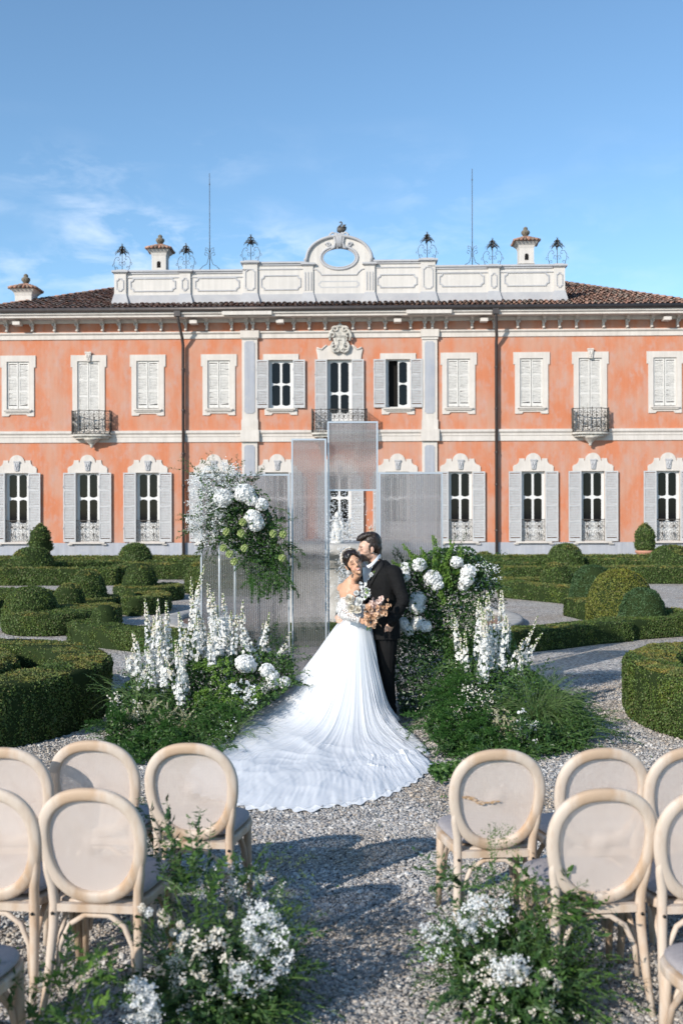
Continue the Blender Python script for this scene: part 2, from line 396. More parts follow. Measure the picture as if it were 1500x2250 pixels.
# corbels -------------------------------------------------------------------------
def corbel_mesh():
    h = zz(698, -.3) - zz(724, -.1); mb = MB()
    w_ = .12
    pr = [(0, 0), (-.10, 0), (-.13, .05), (-.09, .10), (-.11, .18), (-.17, .26), (-.16, .33), (-.22, .38), (-.30, .42), (-.33, .47), (-.52, .49), (-.56, h), (0, h)]
    vs = [(-w_/2*(.8 if z < .3 else 1), y, z) for y, z in pr] + [(w_/2*(.8 if z < .3 else 1), y, z) for y, z in pr]; n = len(pr)
    mb.add(vs, [(i, (i+1) % n, n + (i+1) % n, n + i) for i in range(n)] + [tuple(reversed(range(n))), tuple(range(n, 2*n))])
    for s in (-1, 1): mb.ell((s * w_ * .52, -.19, .30), (.035, .06, .075), 8, 5)
    mb.ell((0, -.14, .04), (.07, .05, .05), 8, 5); mb.box(-.10, .10, -.58, 0, h, h + .07)
    return mb.mesh('corbel', cream), h
cm, chh = corbel_mesh(); cz = zz(724, -.1)
for px in [13, 69, 118, 168, 224, 261, 298, 353, 453, 508, 541, 555, 588, 645, 679, 714, 775, 811, 846, 902, 933, 950, 980, 1037, 1138, 1195, 1230, 1267, 1327, 1379, 1433, 1490, 407, 1086]:
    share('corbel', cm, villa, (FU(px, 712, -.2)[0], 0, cz))
mb = MB(); mb.box(-.16, .16, -.62, -.2, -.07, .07); vm = mb.mesh('eave_block', cream)
for px in (37, 425, 615, 873, 1063, 1465): share('eave_block', vm, villa, (FU(px, 704, -.5)[0], 0, zz(705, -.5)))
# pilasters -----------------------------------------------------------------------
def ogeerect(u0, u1, z0, z1, c):        # rectangle with stepped-in curved corners
    P = []
    for (x, z, sx, sz) in ((u0, z0, 1, 1), (u1, z0, -1, 1), (u1, z1, -1, -1), (u0, z1, 1, -1)):
        arc = []
        for k in range(5):
            a = PI / 2 * k / 4
            arc.append((x + sx * c * math.cos(a), z + sz * c * math.sin(a)))
        if (sx * sz) < 0: arc = arc
        else: arc = arc[::-1]
        P += arc
    return P
for px0, px1 in ((532, 566), (927, 960)):
    for (ya, yb, lbl) in ((742, 945, 'u'), (970, 1192, 'l')):
        u0, u1, z0, z1 = FR(px0, px1, ya, yb)
        mb = MB(); zb = z0 + (.62 if lbl == 'u' else 0)
        mb.box(u0, u1, -.10, .01, z0, z1, 0)
        if lbl == 'u':
            mb.box(u0 - .03, u1 + .03, -.13, -.101, z0, z0 + .45, 0); mb.box(u0 - .04, u1 + .04, -.15, -.131, z1 - .08, z1 + .24, 0)
        mb.prism([ogeerect(u0 + .11, u1 - .11, zb + .1, z1 - .16, .07)], -.118, -.101, 1)
        mb.build('pilaster', [cream, plinthm], villa)
    ua, ub = FU(px0, 735)[0], FU(px1, 735)[0]
    mb = MB(); mb.box(ua - .07, ub + .07, -.2, -.121, zz(742), zz(726)); mb.build('pilaster_capital', cream, villa); mb = MB(); mb.box(ua - .07, ub + .07, -.22, -.141, zz(970), zz(944.5)); mb.build('pilaster_block', cream, villa)
# downpipes -----------------------------------------------------------------------
for px in (404, 1089):
    u = FU(px, 900)[0]; mb = MB()
    mb.tube([(u - .12, CP + .02, zc1 - .02), (u - .10, CP + .02, zc1 - .32), (u, -.35, zc0 - .85), (u, -.17, zc0 - 1.15), (u, -.17, .0)], .068, 10)
    mb.box(u - .25, u + .02, CP - .1, CP + .1, zc1 - .22, zc1 + .16)
    for z in (1.2, 3.2, 4.6, 6.5, 8.3): mb.tube([(u, -.17, z), (u, -.17, z + .07)], .085, 10)
    mb.build('downpipe', gutm, villa)
# shutters ------------------------------------------------------------------------
def shutter_mesh(w_, h, m, panels, broken=0):
    """hinge at x=0, leaf to +x, standing on z=0, face to -y"""
    mb = MB(); st = .055; t = .045
    mb.box(0, st, -t, 0, 0, h); mb.box(w_ - st, w_, -t, 0, 0, h)
    rails = [0, .14] ; ph = (h - .14 - .07) / panels
    mb.box(st, w_ - st, -t + .002, -.002, 0, .14); mb.box(st, w_ - st, -t + .002, -.002, h - .07, h)
    rr = random.Random(int(w_ * 1000 + h * 100) + broken)
    for p in range(panels):
        a = .14 + p * ph; b = a + ph
        if p < panels - 1: mb.box(st, w_ - st, -t + .002, -.002, b - .035, b + .035)
        z = a + .05; n = int((b - a - .07) / .065); dz = (b - a - .07) / n
        for k in range(n):
            z = a + .04 + dz * (k + .5); j = rr.uniform(-.006, .006)
            if broken and rr.random() < .10: j = rr.uniform(-.03, .03)
            if broken and rr.random() < .012: continue
            c = .032
            mb.add([(st, -t + .004, z - c + j), (w_ - st, -t + .004, z - c - j), (w_ - st, -.006, z + c * .7), (st, -.006, z + c * .7),
                    (st, -t + .004, z - c + j + .010), (w_ - st, -t + .004, z - c - j + .010), (w_ - st, -.006, z + c * .7 + .010), (st, -.006, z + c * .7 + .010)],
                   [(0,3,2,1),(4,5,6,7),(0,1,5,4),(2,3,7,6)], 0)
    for z in (h * .2, h * .8): mb.tube([(0, -t - .01, z - .04), (0, -t - .01, z + .04)], .014, 6)
    return mb.mesh('shutter', m)
HU, HL, HD = zu_t - zu_b, zl_t - zl_b, zu_t - zfl
sh_low = shutter_mesh(.55, HL, shutm, 4); sh_up = shutter_mesh(.53, HU, shutm, 3); sh_door = shutter_mesh(.53, HD, shutm, 4)
sh_cl = [shutter_mesh(.46, HU - .06, shutw, 3, b) for b in (1, 2, 3)]; sh_cld = shutter_mesh(.46, HD - .06, shutw, 4, 4)
# casements -----------------------------------------------------------------------
def pane_outline(x0, x1, z0, z1, c):    # ogee top and bottom
    P = []; xm = (x0 + x1) / 2; hw = (x1 - x0) / 2; n = 8
    def prof(t): return c * (1 - (1 - min(1, t)) ** 2.0)
    xs = [x0 + (x1 - x0) * k / n for k in range(n + 1)]
    for x in xs: P.append((x, z0 + c - prof(1 - abs(x - xm) / hw)))
    for x in reversed(xs): P.append((x, z1 - c + prof(1 - abs(x - xm) / hw)))
    return P
def casement_mesh(w_, h, zs):
    mb = MB(); s = .048
    loops = [[(0, 0), (w_, 0), (w_, h), (0, h)]]; 
    for a, b in zs: loops.append(pane_outline(s, w_ - s, a, b, .06))
    mb.prism(loops, -.045, 0); return mb.mesh('casement', casem)
def pane_mesh(w_, h):
    mb = MB(); mb.box(.03, w_ - .03, -.024, -.018, .03, h - .03); return mb.mesh('pane', paneg)
cs_up = casement_mesh(.45, HU - .08, [(.07, (HU-.08) * .5 - .025), ((HU-.08) * .5 + .025, HU - .14)])
cs_low = casement_mesh(.44, HL - .08, [(.80, 1.84), (1.92, HL - .11)] if HL > 2.6 else [(.8, HL * .58), (HL * .6, HL - .14)])
cs_door = casement_mesh(.45, HD - .08, [(.78, 1.62), (1.70, HD - .14)])
pn_up, pn_low, pn_door = pane_mesh(.45, HU - .08), pane_mesh(.44, HL - .08), pane_mesh(.45, HD - .08)
# scrollwork ----------------------------------------------------------------------
def spiral(cx, cz, r, a0, turns, n=14, s=1):
    return [(cx + s * r * (1 - .8 * k / n) * math.cos(a0 + turns * 2 * PI * k / n), 0, cz + r * (1 - .8 * k / n) * math.sin(a0 + turns * 2 * PI * k / n)) for k in range(n + 1)]
def railing(mb, w_, h, dens=2, r=.011, y=0.0, M=None):
    T = (lambda P: [M @ Vector(p) for p in P]) if M else (lambda P: [Vector((p[0], p[1] + y, p[2])) for p in P])
    mb.tube(T([(0, 0, h), (w_, 0, h)]), r * 1.7, 5); mb.tube(T([(0, 0, .03), (w_, 0, .03)]), r * 1.4, 5)
    mb.tube(T([(0, 0, 0), (0, 0, h + .05)]), r * 1.4, 5); mb.tube(T([(w_, 0, 0), (w_, 0, h + .05)]), r * 1.4, 5)
    cw = w_ / dens
    for i in range(dens):
        cx = cw * (i + .5); q = cw * .5
        for s in (-1, 1):
            for (zc, rr, a0) in ((.88, .15, PI), (.66, .19, 0), (.42, .20, PI), (.17, .20, 0)):
                x = cx + s * q * .48
                mb.tube(T(spiral(x, zc * h, rr * h * .62 + .0, a0, 1.35 if rr > .16 else .9, 12, s)), r, 4, cap=False)
        mb.tube(T([(cx, 0, .03), (cx + q * .1, 0, h * .3), (cx - q * .1, 0, h * .6), (cx, 0, h)]), r, 4)
        mb.ell(T([(cx, 0, h * .70)])[0], (.045, .015, .05), 8, 5); mb.ell(T([(cx, 0, h * .32)])[0], (.03, .012, .07), 8, 5)
mb = MB(); railing(mb, 1.0, .92, 2); rail_low = mb.mesh('railing', ironm)
# keystone for the lower hoods
mb = MB(); mb.prism([[(-.08, 0), (.08, 0), (.125, .36), (-.125, .36)]], -.13, -.05); mb.box(-.14, .14, -.15, -.05, .36, .42)
for s in (-1, 1): mb.ell((s * .05, -.135, .24), (.03, .03, .09), 8, 5); mb.ell((s * .09, -.12, .40), (.04, .04, .035), 8, 5)
mb.ell((0, -.14, .12), (.025, .03, .08), 8, 5)
keym = mb.mesh('keystone', plastg)
keyw = keym.copy(); keyw.materials.clear(); keyw.materials.append(cream)
# lower windows -------------------------------------------------------------------
def hood_outline(hw):
    P = [(-hw, 0), (hw, 0), (hw, .22), (hw - .05, .25)]
    for k in range(7):
        a = PI / 2 * k / 6; P.append((hw - .27 + .22 * (1 - math.sin(a)), .28 + .22 * (1 - math.cos(a)) ))
    P += [(hw - .27, .56), (hw - .50, .56), (hw - .50, .46), (hw-.52, .43)]
    ra = .34
    P += [(ra + .02, .43)]
    for k in range(1, 12):
        a = PI * k / 12; P.append((ra * math.cos(a), .46 + ra * math.sin(a)))
    P += [(-(ra + .02), .43), (-(hw - .52), .43), (-(hw - .50), .46), (-(hw - .50), .56), (-(hw - .27), .56)]
    for k in range(6, -1, -1):
        a = PI / 2 * k / 6; P.append((-(hw - .27 + .22 * (1 - math.sin(a))), .28 + .22 * (1 - math.cos(a))))
    P += [(-(hw - .05), .25), (-hw, .22)]
    return P
mb = MB()
mb.prism([hood_outline(.88)], -.05, .004, M=Matrix.Translation((0, 0, HL)))
mb.box(-.60, -.505, -.045, .003, .0, HL - .001); mb.box(.505, .60, -.045, .003, .0, HL - .001)      # jambs
mb.box(-.78, .78, -.20, .003, -.075, -.004); mb.box(-.86, -.66, -.16, .002, -.13, -.078); mb.box(.66, .86, -.16, .002, -.13, -.078)
surl = mb.mesh('window', cream)
for i, c in enumerate(LOW):
    u = ucen[(c, 'l')]
    wdw = share('window', surl, villa, (u, 0, zl_b))
    share('keystone', keym, wdw, (0, .02, HL + .10))
    for s in (-1, 1):
        share('shutter', sh_low, wdw, (s * .52, -.05, 0), (0, 0, (PI if s < 0 else 0) + R(random.uniform(2, 5)) * -s if s > 0 else 0), None) if s > 0 else \
            share('shutter', sh_low, wdw, (-.52 - .55, -.055 - random.uniform(0, .03), 0), (0, 0, R(random.uniform(-1, 3))))
        cs = share('casement', cs_low, wdw, (0 if s > 0 else -.44, .17, .04))
        share('pane', pn_low, cs)
    mbf = MB(); mbf.box(-.5, -.443, .12, .2, 0, HL); mbf.box(.443, .5, .12, .2, 0, HL); mbf.box(-.443, .443, .12, .2, HL - .04, HL); mbf.box(-.443, .443, .12, .2, 0, .04)
    share('frame', mbf.mesh('frame', casem), wdw)
    share('railing', rail_low, wdw, (-.5, -.02, .02))
# shutters at left hang from their own hinge: mirrored leaf already faces forward
# upper windows -------------------------------------------------------------------
def surround_mesh(hw, hi, h, ears=True, apron=True):
    """hw outer half width, hi opening half width"""
    e = .07 if ears else 0; t = .27
    P = [(-hw, -.30), (-.42, -.30), (-.36, -.22), (.36, -.22), (.42, -.30), (hw, -.30), (hw, h - .26), (hw + e, h - .26), (hw + e, h + t), (-hw - e, h + t), (-hw - e, h - .26), (-hw, h - .26)]
    hole = [(-hi, .0), (hi, .0), (hi, h), (-hi, h)]
    mb = MB(); mb.prism([P, hole], -.05, .004)
    return mb
def closed_window(c):
    u = ucen[c]; door = c in (195, 1296)
    zb = zfl if door else zu_b; H = HD if door else HU
    if door:
        mb = MB(); P = [(-.72, 0), (-.5, 0), (-.5, H), (.5, H), (.5, 0), (.72, 0), (.72, H - .26), (.79, H - .26), (.79, H + .27), (-.79, H + .27), (-.79, H - .26), (-.72, H - .26)]
        mb.prism([P], -.05, .004)
    else:
        mb = surround_mesh(.72, .5, H); mb.box(-.62, .62, -.15, -.051, -.07, -.015); mb.box(-.56, .56, -.11, -.0505, -.13, -.071)
    wdw = mb.build('window', cream, villa, (u, 0, zb))
    for s in (-1, 1):
        me = sh_cld if door else sh_cl[(c + s) % 3]
        share('shutter', me, wdw, ((-.475 if s < 0 else .012), .06, .03))
    mb = MB(); mb.box(-.5, -.478, .02, .07, 0, H); mb.box(.478, .5, .02, .07, 0, H); mb.box(-.478, .478, .02, .07, H - .028, H); mb.build('frame', shutw, wdw)
    if door: share('keystone', keyw, wdw, (0, 0, H - .02))
    return wdw
for c in UPC: closed_window(c)
for c in (617, 874):
    u = ucen[c]; mb = MB(); hw = .74
    P = [(-.72, -.30), (-.42, -.30), (-.36, -.22), (.36, -.22), (.42, -.30), (.72, -.30), (.72, 0), (-.72, 0)]
    mb.prism([P], -.05, .004); mb.box(-.78, .78, -.05, .004, HU + .002, HU + .26); mb.box(-.64, -.532, -.045, .003, 0, HU); mb.box(.532, .64, -.045, .003, 0, HU)
    mb.box(-.64, .64, -.17, -.051, -.08, -.015); mb.box(-.56, .56, -.12, -.0505, -.14, -.081)
    wdw = mb.build('window', cream, villa, (u, 0, zu_b))
    share('shutter', sh_up, wdw, (-.54 - .53, -.06, 0), (0, 0, R(-1.5))); share('shutter', sh_up, wdw, (.54, -.055, 0), (0, 0, R(-3)))
    for s in (-1, 1):
        if c == 874 and s < 0:
            cs = share('casement', cs_up, wdw, (-.46, .17, .04), (0, 0, R(80)))
        else: cs = share('casement', cs_up, wdw, (0 if s > 0 else -.45, .17, .04))
        share('pane', pn_up, cs)
    mb = MB(); mb.box(-.53, -.452, .12, .2, 0, HU); mb.box(.452, .53, .12, .2, 0, HU); mb.box(-.452, .452, .12, .2, HU - .04, HU); mb.box(-.452, .452, .12, .2, 0, .04); mb.build('frame', casem, wdw)
# centre balcony door with its hood and coat of arms
u = ucen[745.5]; mb = MB()
hd = [(-.95, 0), (.95, 0), (.97, .22), (1.02, .42), (.98, .56), (.90, .52), (.80, .46), (.68, .52), (.62, .62), (.45, .60), (.3, .62), (0, .66), (-.3, .62), (-.45, .60), (-.62, .62), (-.68, .52), (-.80, .46), (-.90, .52), (-.98, .56), (-1.02, .42), (-.97, .22)]
mb.prism([hd], -.07, .004, M=Matrix.Translation((0, 0, HD + .002))); mb.box(-.64, -.532, -.045, .003, 0, HD); mb.box(.532, .64, -.045, .003, 0, HD)
for s in (-1, 1): mb.tube([(s * .98, -.08, HD + .5), (s * .9, -.09, HD + .48), (s * .78, -.09, HD + .44), (s * .66, -.09, HD + .55), (s * .55, -.09, HD + .63)], .035, 8)
cdoor = mb.build('window', cream, villa, (u, 0, zfl))
share('shutter', sh_door, cdoor, (-.54 - .53, -.06, 0), (0, 0, R(-1))); share('shutter', sh_door, cdoor, (.54, -.06, 0), (0, 0, R(-2)))
for s in (-1, 1):
    cs = share('casement', cs_door, cdoor, (0 if s > 0 else -.45, .17, .04)); share('pane', pn_door, cs)
mb = MB(); mb.box(-.53, -.452, .12, .2, 0, HD); mb.box(.452, .53, .12, .2, 0, HD); mb.box(-.452, .452, .12, .2, HD - .04, HD); mb.build('frame', casem, cdoor)
# coat of arms: shield, scrolls, relief of a gate tower
zs0, zs1 = zz(776, -.15), zz(716, -.15); uc = FU(747, 745, -.15)[0]; hh = zs1 - zs0; mb = MB()
sh = []
for k in range(28):
    a = 2 * PI * k / 28; rx = .34 * (1 + .10 * math.cos(2 * a + PI)); rz = .52 * hh * .85
    sh.append((rx * math.cos(a) * (1 - .14 * (math.sin(a) < -.2)), rz * math.sin(a)))
mb.prism([sh], -.20, -.04)
for s in (-1, 1):
    for (cx, cz_, r_, a0, tr, rad) in ((.33, .18, .17, -.6, .9, .055), (.28, -.30, .17, 2.2, .95, .05), (.20, .44, .15, 0, 1.0, .05), (.12, -.48, .10, 1.0, 1.0, .035)):
        mb.tube([(s * (cx + p[0]), -.21, cz_ + p[2]) for p in spiral(0, 0, r_, a0, tr, 16)], rad, 8)
    mb.tube([(s * .42, -.16, -.05), (s * .46, -.2, .15), (s * .42, -.2, .35), (s * .25, -.18, .5)], .06, 8)
    mb.tube([(s * .30, -.16, -.1), (s * .40, -.2, -.28), (s * .34, -.2, -.48), (s * .15, -.18, -.58)], .055, 8)
    mb.box(s * .14 - .07, s * .14 + .07, -.235, -.202, -.26, -.02)
mb.box(-.21, .21, -.235, -.202, -.02, .08); mb.prism([[(.07 * math.cos(PI * k / 8), -.02 - .0 + .07 * math.sin(PI * k / 8) - .05) for k in range(9)]], -.2, -.199)
for k in range(5): mb.box(-.2 + k * .085, -.15 + k * .085, -.235, -.202, .10, .19)
mb.ell((0, -.2, .62), (.10, .08, .09)); mb.tube([(0, -.2, .68), (0, -.2, .86)], .02, 6); mb.box(-.05, .05, -.215, -.185, .77, .80)
for k in range(9): mb.ell((-.26 + .065 * k, -.2, .52 + .06 * math.sin(PI * k / 8)), (.06, .07, .06), 8, 5)
mb.build('coat_of_arms', creamd, villa, (uc, 0, (zs0 + zs1) / 2))
# balconies -----------------------------------------------------------------------
def balcony(px0, px1, proj, centre=False):
    uL, uR = FU(px0, 920, -proj)[0], FU(px1, 920, -proj)[0]; w_ = uR - uL; z = zfl - .05
    mb = MB(); b = .25
    sl = [(0, 0)] ; front = []
    for k in range(13):
        t = k / 12; front.append((w_ * t, -proj + (.28 * (2 * t - 1) ** 4 if not centre else .16 * (2*t-1)**6)))
    out_ = [(0, -.002)] + front + [(w_, -.002)]
    n = len(out_)
    for (za, zb, inset) in ((-.12, -.04, 0.0), (-.22, -.121, .10)):
        ring = [(x + (inset if x < w_/2 else -inset), y + (inset if y < -.1 else 0)) for x, y in out_]
        vs = [(x, y, za) for x, y in ring] + [(x, y, zb) for x, y in ring]
        mb.add(vs, [tuple(reversed(range(n))), tuple(range(n, 2*n))] + [(i, (i+1) % n, n + (i+1) % n, n + i) for i in range(n)])
    if centre:
        for x in (.4, w_ - .4): mb.prism([[(-.0, -.24), (-.0, -.9), (.25, -.85), (.7, -.45), (proj - .1, -.24)]], -.11, .11, M=Matrix.Translation((x, 0, 0)) @ Matrix.Rotation(R(-90), 4, 'Z'))
    else:
        mb.lathe([(.03, -.62), (.08, -.58), (.06, -.52), (.16, -.42), (.30, -.30), (.42, -.222)], 12, (w_ / 2, -.2, 0))
    bal = mb.build('balcony', creamd, villa, (uL, 0, z))
    mb = MB(); h = zz(897, -proj) - z
    # curved front railing in segments
    seg = 4 if not centre else 6
    for k in range(seg):
        i0, i1 = int(12 * k / seg), int(12 * (k + 1) / seg); p0, p1 = Vector((front[i0][0], front[i0][1] + .03, -.04)), Vector((front[i1][0], front[i1][1] + .03, -.04))
        d = p1 - p0; M = Matrix.Translation(p0) @ Matrix.Rotation(math.atan2(d.y, d.x), 4, 'Z'); railing(mb, d.length, h, 1, .012, M=M)
    for x, f in ((0.02, front[0]), (w_ - .02, front[-1])):
        ln = abs(f[1]) - .04; M = Matrix.Translation((x, -.02, -.04)) @ Matrix.Rotation(R(-90), 4, 'Z'); railing(mb, ln, h, 2 if not centre else 3, .012, M=M)
    mb.build('railing', ironm, bal)
    return bal
balcony(153, 238, .62); balcony(1261, 1341, .62); balcony(684, 806, 1.0, True)
# door steps under the centre door (seen to the left of the flowers)
mb = MB(); ust = FU(1011, 1200)[0]; mb.box(ust - .8, ust + .35, -.5, -.065, 0, .25); mb.box(ust - .8, ust + .1, -.9, -.501, 0, .12); mb.build('step', plastg, villa)
# roof ----------------------------------------------------------------------------
SL = math.tan(R(19.3)); YE = CP - .02; ZE = zc1 + .16
uL0, uR0 = FU(-62, 672, CP)[0], FU(1556, 672, CP)[0]
def hipL(t): return uL0 + .64 * t
def hipR(t): return uR0 - .58 * t
TT = 11.0
mb = MB()
def rz(t): return ZE - .06 + SL * t
mb.add([(hipL(0), YE, rz(0)), (hipR(0), YE, rz(0)), (hipR(TT), YE + TT, rz(TT)), (hipL(TT), YE + TT, rz(TT))], [(0, 1, 2, 3)], 0)
mb.add([(hipL(0), YE, rz(0)), (hipL(TT), YE + TT, rz(TT)), (hipL(0), YE + 2*TT, rz(0))], [(0, 1, 2)], 0)
mb.add([(hipR(0), YE, rz(0)), (hipR(0), YE + 2*TT, rz(0)), (hipR(TT), YE + TT, rz(TT))], [(0, 1, 2)], 0)
mb.add([(hipL(0), YE + 2*TT, rz(0)), (hipL(TT), YE + TT, rz(TT)), (hipR(TT), YE + TT, rz(TT)), (hipR(0), YE + 2*TT, rz(0))], [(0, 1, 2, 3)], 0)
roofbase = mat('roof_underlay', (.07, .04, .03), .95)
roofo = mb.build('roof', roofbase, villa)
# tiles: tapered half-round pieces in rows
def tiles(regions, pitch=.235, row=.36, name='roof_tiles', parent=None):
    V = []; F = []; n = 0; K = 5
    cs = [(math.cos(PI * k / (K - 1)), math.sin(PI * k / (K - 1))) for k in range(K)]
    r0 = np.random.default_rng(3)
    rows = int(TT / row)
    for j in range(rows):
        t0 = j * row; t1 = t0 + row * 1.22
        ua, ub = hipL(t0) + .02, hipR(t0) - .02
        m_ = int((ub - ua) / pitch); 
        for i in range(m_):
            u_ = ua + (i + .5) * pitch
            if not regions(u_, t0): continue
            jx, jz, ja = r0.normal(0, .012), r0.normal(0, .012), r0.normal(0, .02)
            for (t, rr, dz) in ((t0 - .02, .105, .035), (t1, .080, .0)):
                for cx, sz in cs:
                    V.append((u_ + jx + cx * rr + ja * (t - t0), YE + t, rz(t) + .02 + sz * rr * .9 + dz + jz))
            for k in range(K - 1): F.append((n + k, n + K + k, n + K + k + 1, n + k + 1))
            n += 2 * K
    me = np_mesh(name, V, F, tilem, True)
    return share(name, me, parent)
uPL, uPR = FU(247, 640, .6)[0], FU(1246, 640, .6)[0]
YPAR = .45
tiles(lambda u_, t: (u_ < uPL + .3 or u_ > uPR - .3) or t < (YPAR - YE) + .9, parent=roofo)
tile_rest = None
# hip ridge caps
for hf in (hipL, hipR):
    mb = MB()
    for k in range(32):
        t = k * .35; t2 = t + .42
        if t2 > TT: break
        mb.tube([(hf(t), YE + t, rz(t) + .03), (hf(t2), YE + t2, rz(t2) + .01)], [.12, .09], 8, cap=True)
    mb.build('hip_tiles', tilem, roofo)
# parapet -------------------------------------------------------------------------
def PZ(py): return FU(745, py, YPAR)[1]
def PU(px): return FU(px, 620, YPAR)[0]
par = MB(); th = .45; Y0, Y1 = YPAR, YPAR + th
zbase = rz(YPAR - YE) - .10
def run(pxa, pxb, ytop, ybase=664):
    a, b = PU(pxa), PU(pxb)
    par.box(a, b, Y0, Y1, PZ(645), PZ(ytop + 4), 0)
    par.box(a, b, Y0 - .04, Y1, zbase, PZ(645) - .002, 1)
    par.box(a, b, Y0 - .10, Y1 + .1, PZ(ytop + 4) + .001, PZ(ytop), 2); par.box(a, b, Y0 - .05, Y1 + .05, PZ(ytop + 8), PZ(ytop + 4) , 2)
    par.box(a, b, Y0 - .035, Y0 - .001, PZ(ytop + 17), PZ(ytop + 15), 2)
def panel(pxa, pxb, ya, yb, c=.13):
    a, b, z0, z1 = PU(pxa), PU(pxb), PZ(yb), PZ(ya)
    o_ = ogeerect(a, b, z0, z1, c); i_ = ogeerect(a + .045, b - .045, z0 + .045, z1 - .045, c)
    par.prism([o_, i_], Y0 - .035, Y0 - .001, 2)
def pier(px, hw, ytop, fluted=False):
    a, b = PU(px - hw), PU(px + hw); s = .05
    par.box(a, b, Y0 - .10, Y1 + .1, PZ(643), PZ(ytop + 6), 0)
    # flared grey foot
    vs = []; fs = []
    for (z, e, y) in ((zbase - .15, .16, .22), (PZ(660), .10, .18), (PZ(643), 0.01, .12)):
        vs += [(a - e, Y0 - y, z), (b + e, Y0 - y, z), (b + e, Y1 + .1, z), (a - e, Y1 + .1, z)]
    for i in range(2):
        for k in range(4): fs.append((i*4 + k, i*4 + (k+1) % 4, (i+1)*4 + (k+1) % 4, (i+1)*4 + k))
    par.add(vs, fs + [(8, 9, 10, 11)], 1)
    par.box(a - .04, b + .04, Y0 - .15, Y1 + .15, PZ(ytop + 6) + .002, PZ(ytop + 4), 2); par.box(a - .1, b + .1, Y0 - .2, Y1 + .2, PZ(ytop + 4) + .002, PZ(ytop), 2)
    par.box(a + .05, b - .05, Y0 + .02, Y1 - .02, PZ(ytop) + .002, PZ(ytop - 4), 2)
    if fluted:
        for k in (-1, 0, 1): par.box((a + b) / 2 + k * .13 - .02, (a + b) / 2 + k * .13 + .02, Y0 - .13, Y0 - .101, PZ(638), PZ(598), 2)
    else:
        o_ = ogeerect(a + .1, b - .1, PZ(637), PZ(ytop + 17), .09); i_ = ogeerect(a + .135, b - .135, PZ(637) + .035, PZ(ytop + 17) - .035, .09)
        par.prism([o_, i_], Y0 - .13, Y0 - .101, 2)
run(265, 405, 590); run(405, 550, 590); run(550, 677, 574); run(812, 940, 572); run(940, 1087, 585); run(1087, 1230, 585)
for (a, b, y0, y1) in ((286, 386, 607, 637), (428, 526, 607, 637), (573, 661, 603, 636), (828, 916, 603, 633), (964, 1063, 601, 632), (1107, 1206, 601, 632)): panel(a, b, y0, y1)
pier(265, 13, 591); pier(407, 12, 591); pier(550, 16, 573); pier(940, 16, 571); pier(1084, 12, 586); pier(1228, 12, 586)
# centre arch with its oval opening
a, b = PU(677), PU(813); uc2 = (a + b) / 2; zsp = PZ(574); ztop = PZ(519)
arch = [(a - uc2, zbase), (b - uc2, zbase), (b - uc2, zsp)]
hwA = PU(822) - uc2
for k in range(1, 20):
    t = k / 20; an = PI * t; arch.append((hwA * .93 * math.cos(an), zsp + (ztop - zsp) * (math.sin(an) ** .85)))
arch.append((a - uc2, zsp))
oz = PZ(566); ov = [(.80 * math.cos(2*PI*k/32), oz + .50 * math.sin(2*PI*k/32)) for k in range(32)]
TM = Matrix.Translation((uc2, 0, 0))
par.prism([arch, ov], Y0 - .03, Y1 - .05, 0, M=TM)
par.box(a, b, Y0 - .07, Y0 - .031, zbase, PZ(645), 1)
ar = [Vector((uc2 + hwA * .93 * math.cos(PI * k / 28), Y0 + .1, zsp + (ztop - zsp) * (math.sin(PI * k / 28) ** .85))) for k in range(29)]
par.tube(ar, (.09, .28), 8, 2, up=(0, 0, 1) if 0 else None); 
for q in range(len(ar) - 1): pass
par.tube([Vector((uc2 + .82 * math.cos(2*PI*k/36), Y0 - .03, oz + .52 * math.sin(2*PI*k/36))) for k in range(36)], .06, 8, 2, closed=True)
par.tube([Vector((uc2 + .73 * math.cos(2*PI*k/36), Y0 - .02, oz + .43 * math.sin(2*PI*k/36))) for k in range(36)], .035, 8, 2, closed=True)
par.tube([Vector((uc2 + x, Y0 - .04, PZ(yy))) for x, yy in ((-1.15, 591), (-1.0, 592), (-.85, 598), (-.78, 604), (.78, 604), (.85, 598), (1.0, 592), (1.15, 591))], .03, 6, 2)
panel(699, 790, 617, 632, .09)
for px in (677, 812):
    pier(px, 11, 578, True)
for s in (-1, 1):                       # side scrolls and top shell ornament
    for (dx, dz, r_) in ((1.36, .12, .16), (1.26, .32, .13), (1.48, .02, .12), (1.20, .45, .10)):
        par.tube([(uc2 + s * (dx + p[0]), Y0 + .05, zsp + .10 + dz + p[2]) for p in spiral(0, 0, r_, 1.5, 1.1, 12)], r_ * .38, 7, 2)
    par.tube([(uc2 + s * x, Y0 - .08, z) for x, z in ((.10, ztop + .14), (.22, ztop + .02), (.16, ztop - .3), (.22, ztop - .52), (.34, ztop - .55))], .055, 8, 2)
    par.tube([(uc2 + s * x, Y0 - .06, z) for x, z in ((.16, ztop + .1), (.30, ztop + .16), (.42, ztop + .06), (.36, ztop - .02))], .05, 8, 2)
    par.tube([(uc2 + s * (.48 + p[0]), Y0 - .06, ztop - .38 + p[2]) for p in spiral(0, 0, .12, 0, 1.2, 12)], .04, 7, 2)
for k in range(-2, 3): par.tube([(uc2 + k * .06, Y0 - .12, ztop + .10), (uc2 + k * .035, Y0 - .14, ztop - .5)], .035, 6, 2)
par.box(uc2 - .14, uc2 + .14, Y0 - .05, Y0 + .3, ztop + .02, ztop + .14, 2)
para = par.build('parapet', [plast, plastg, plastg], villa)
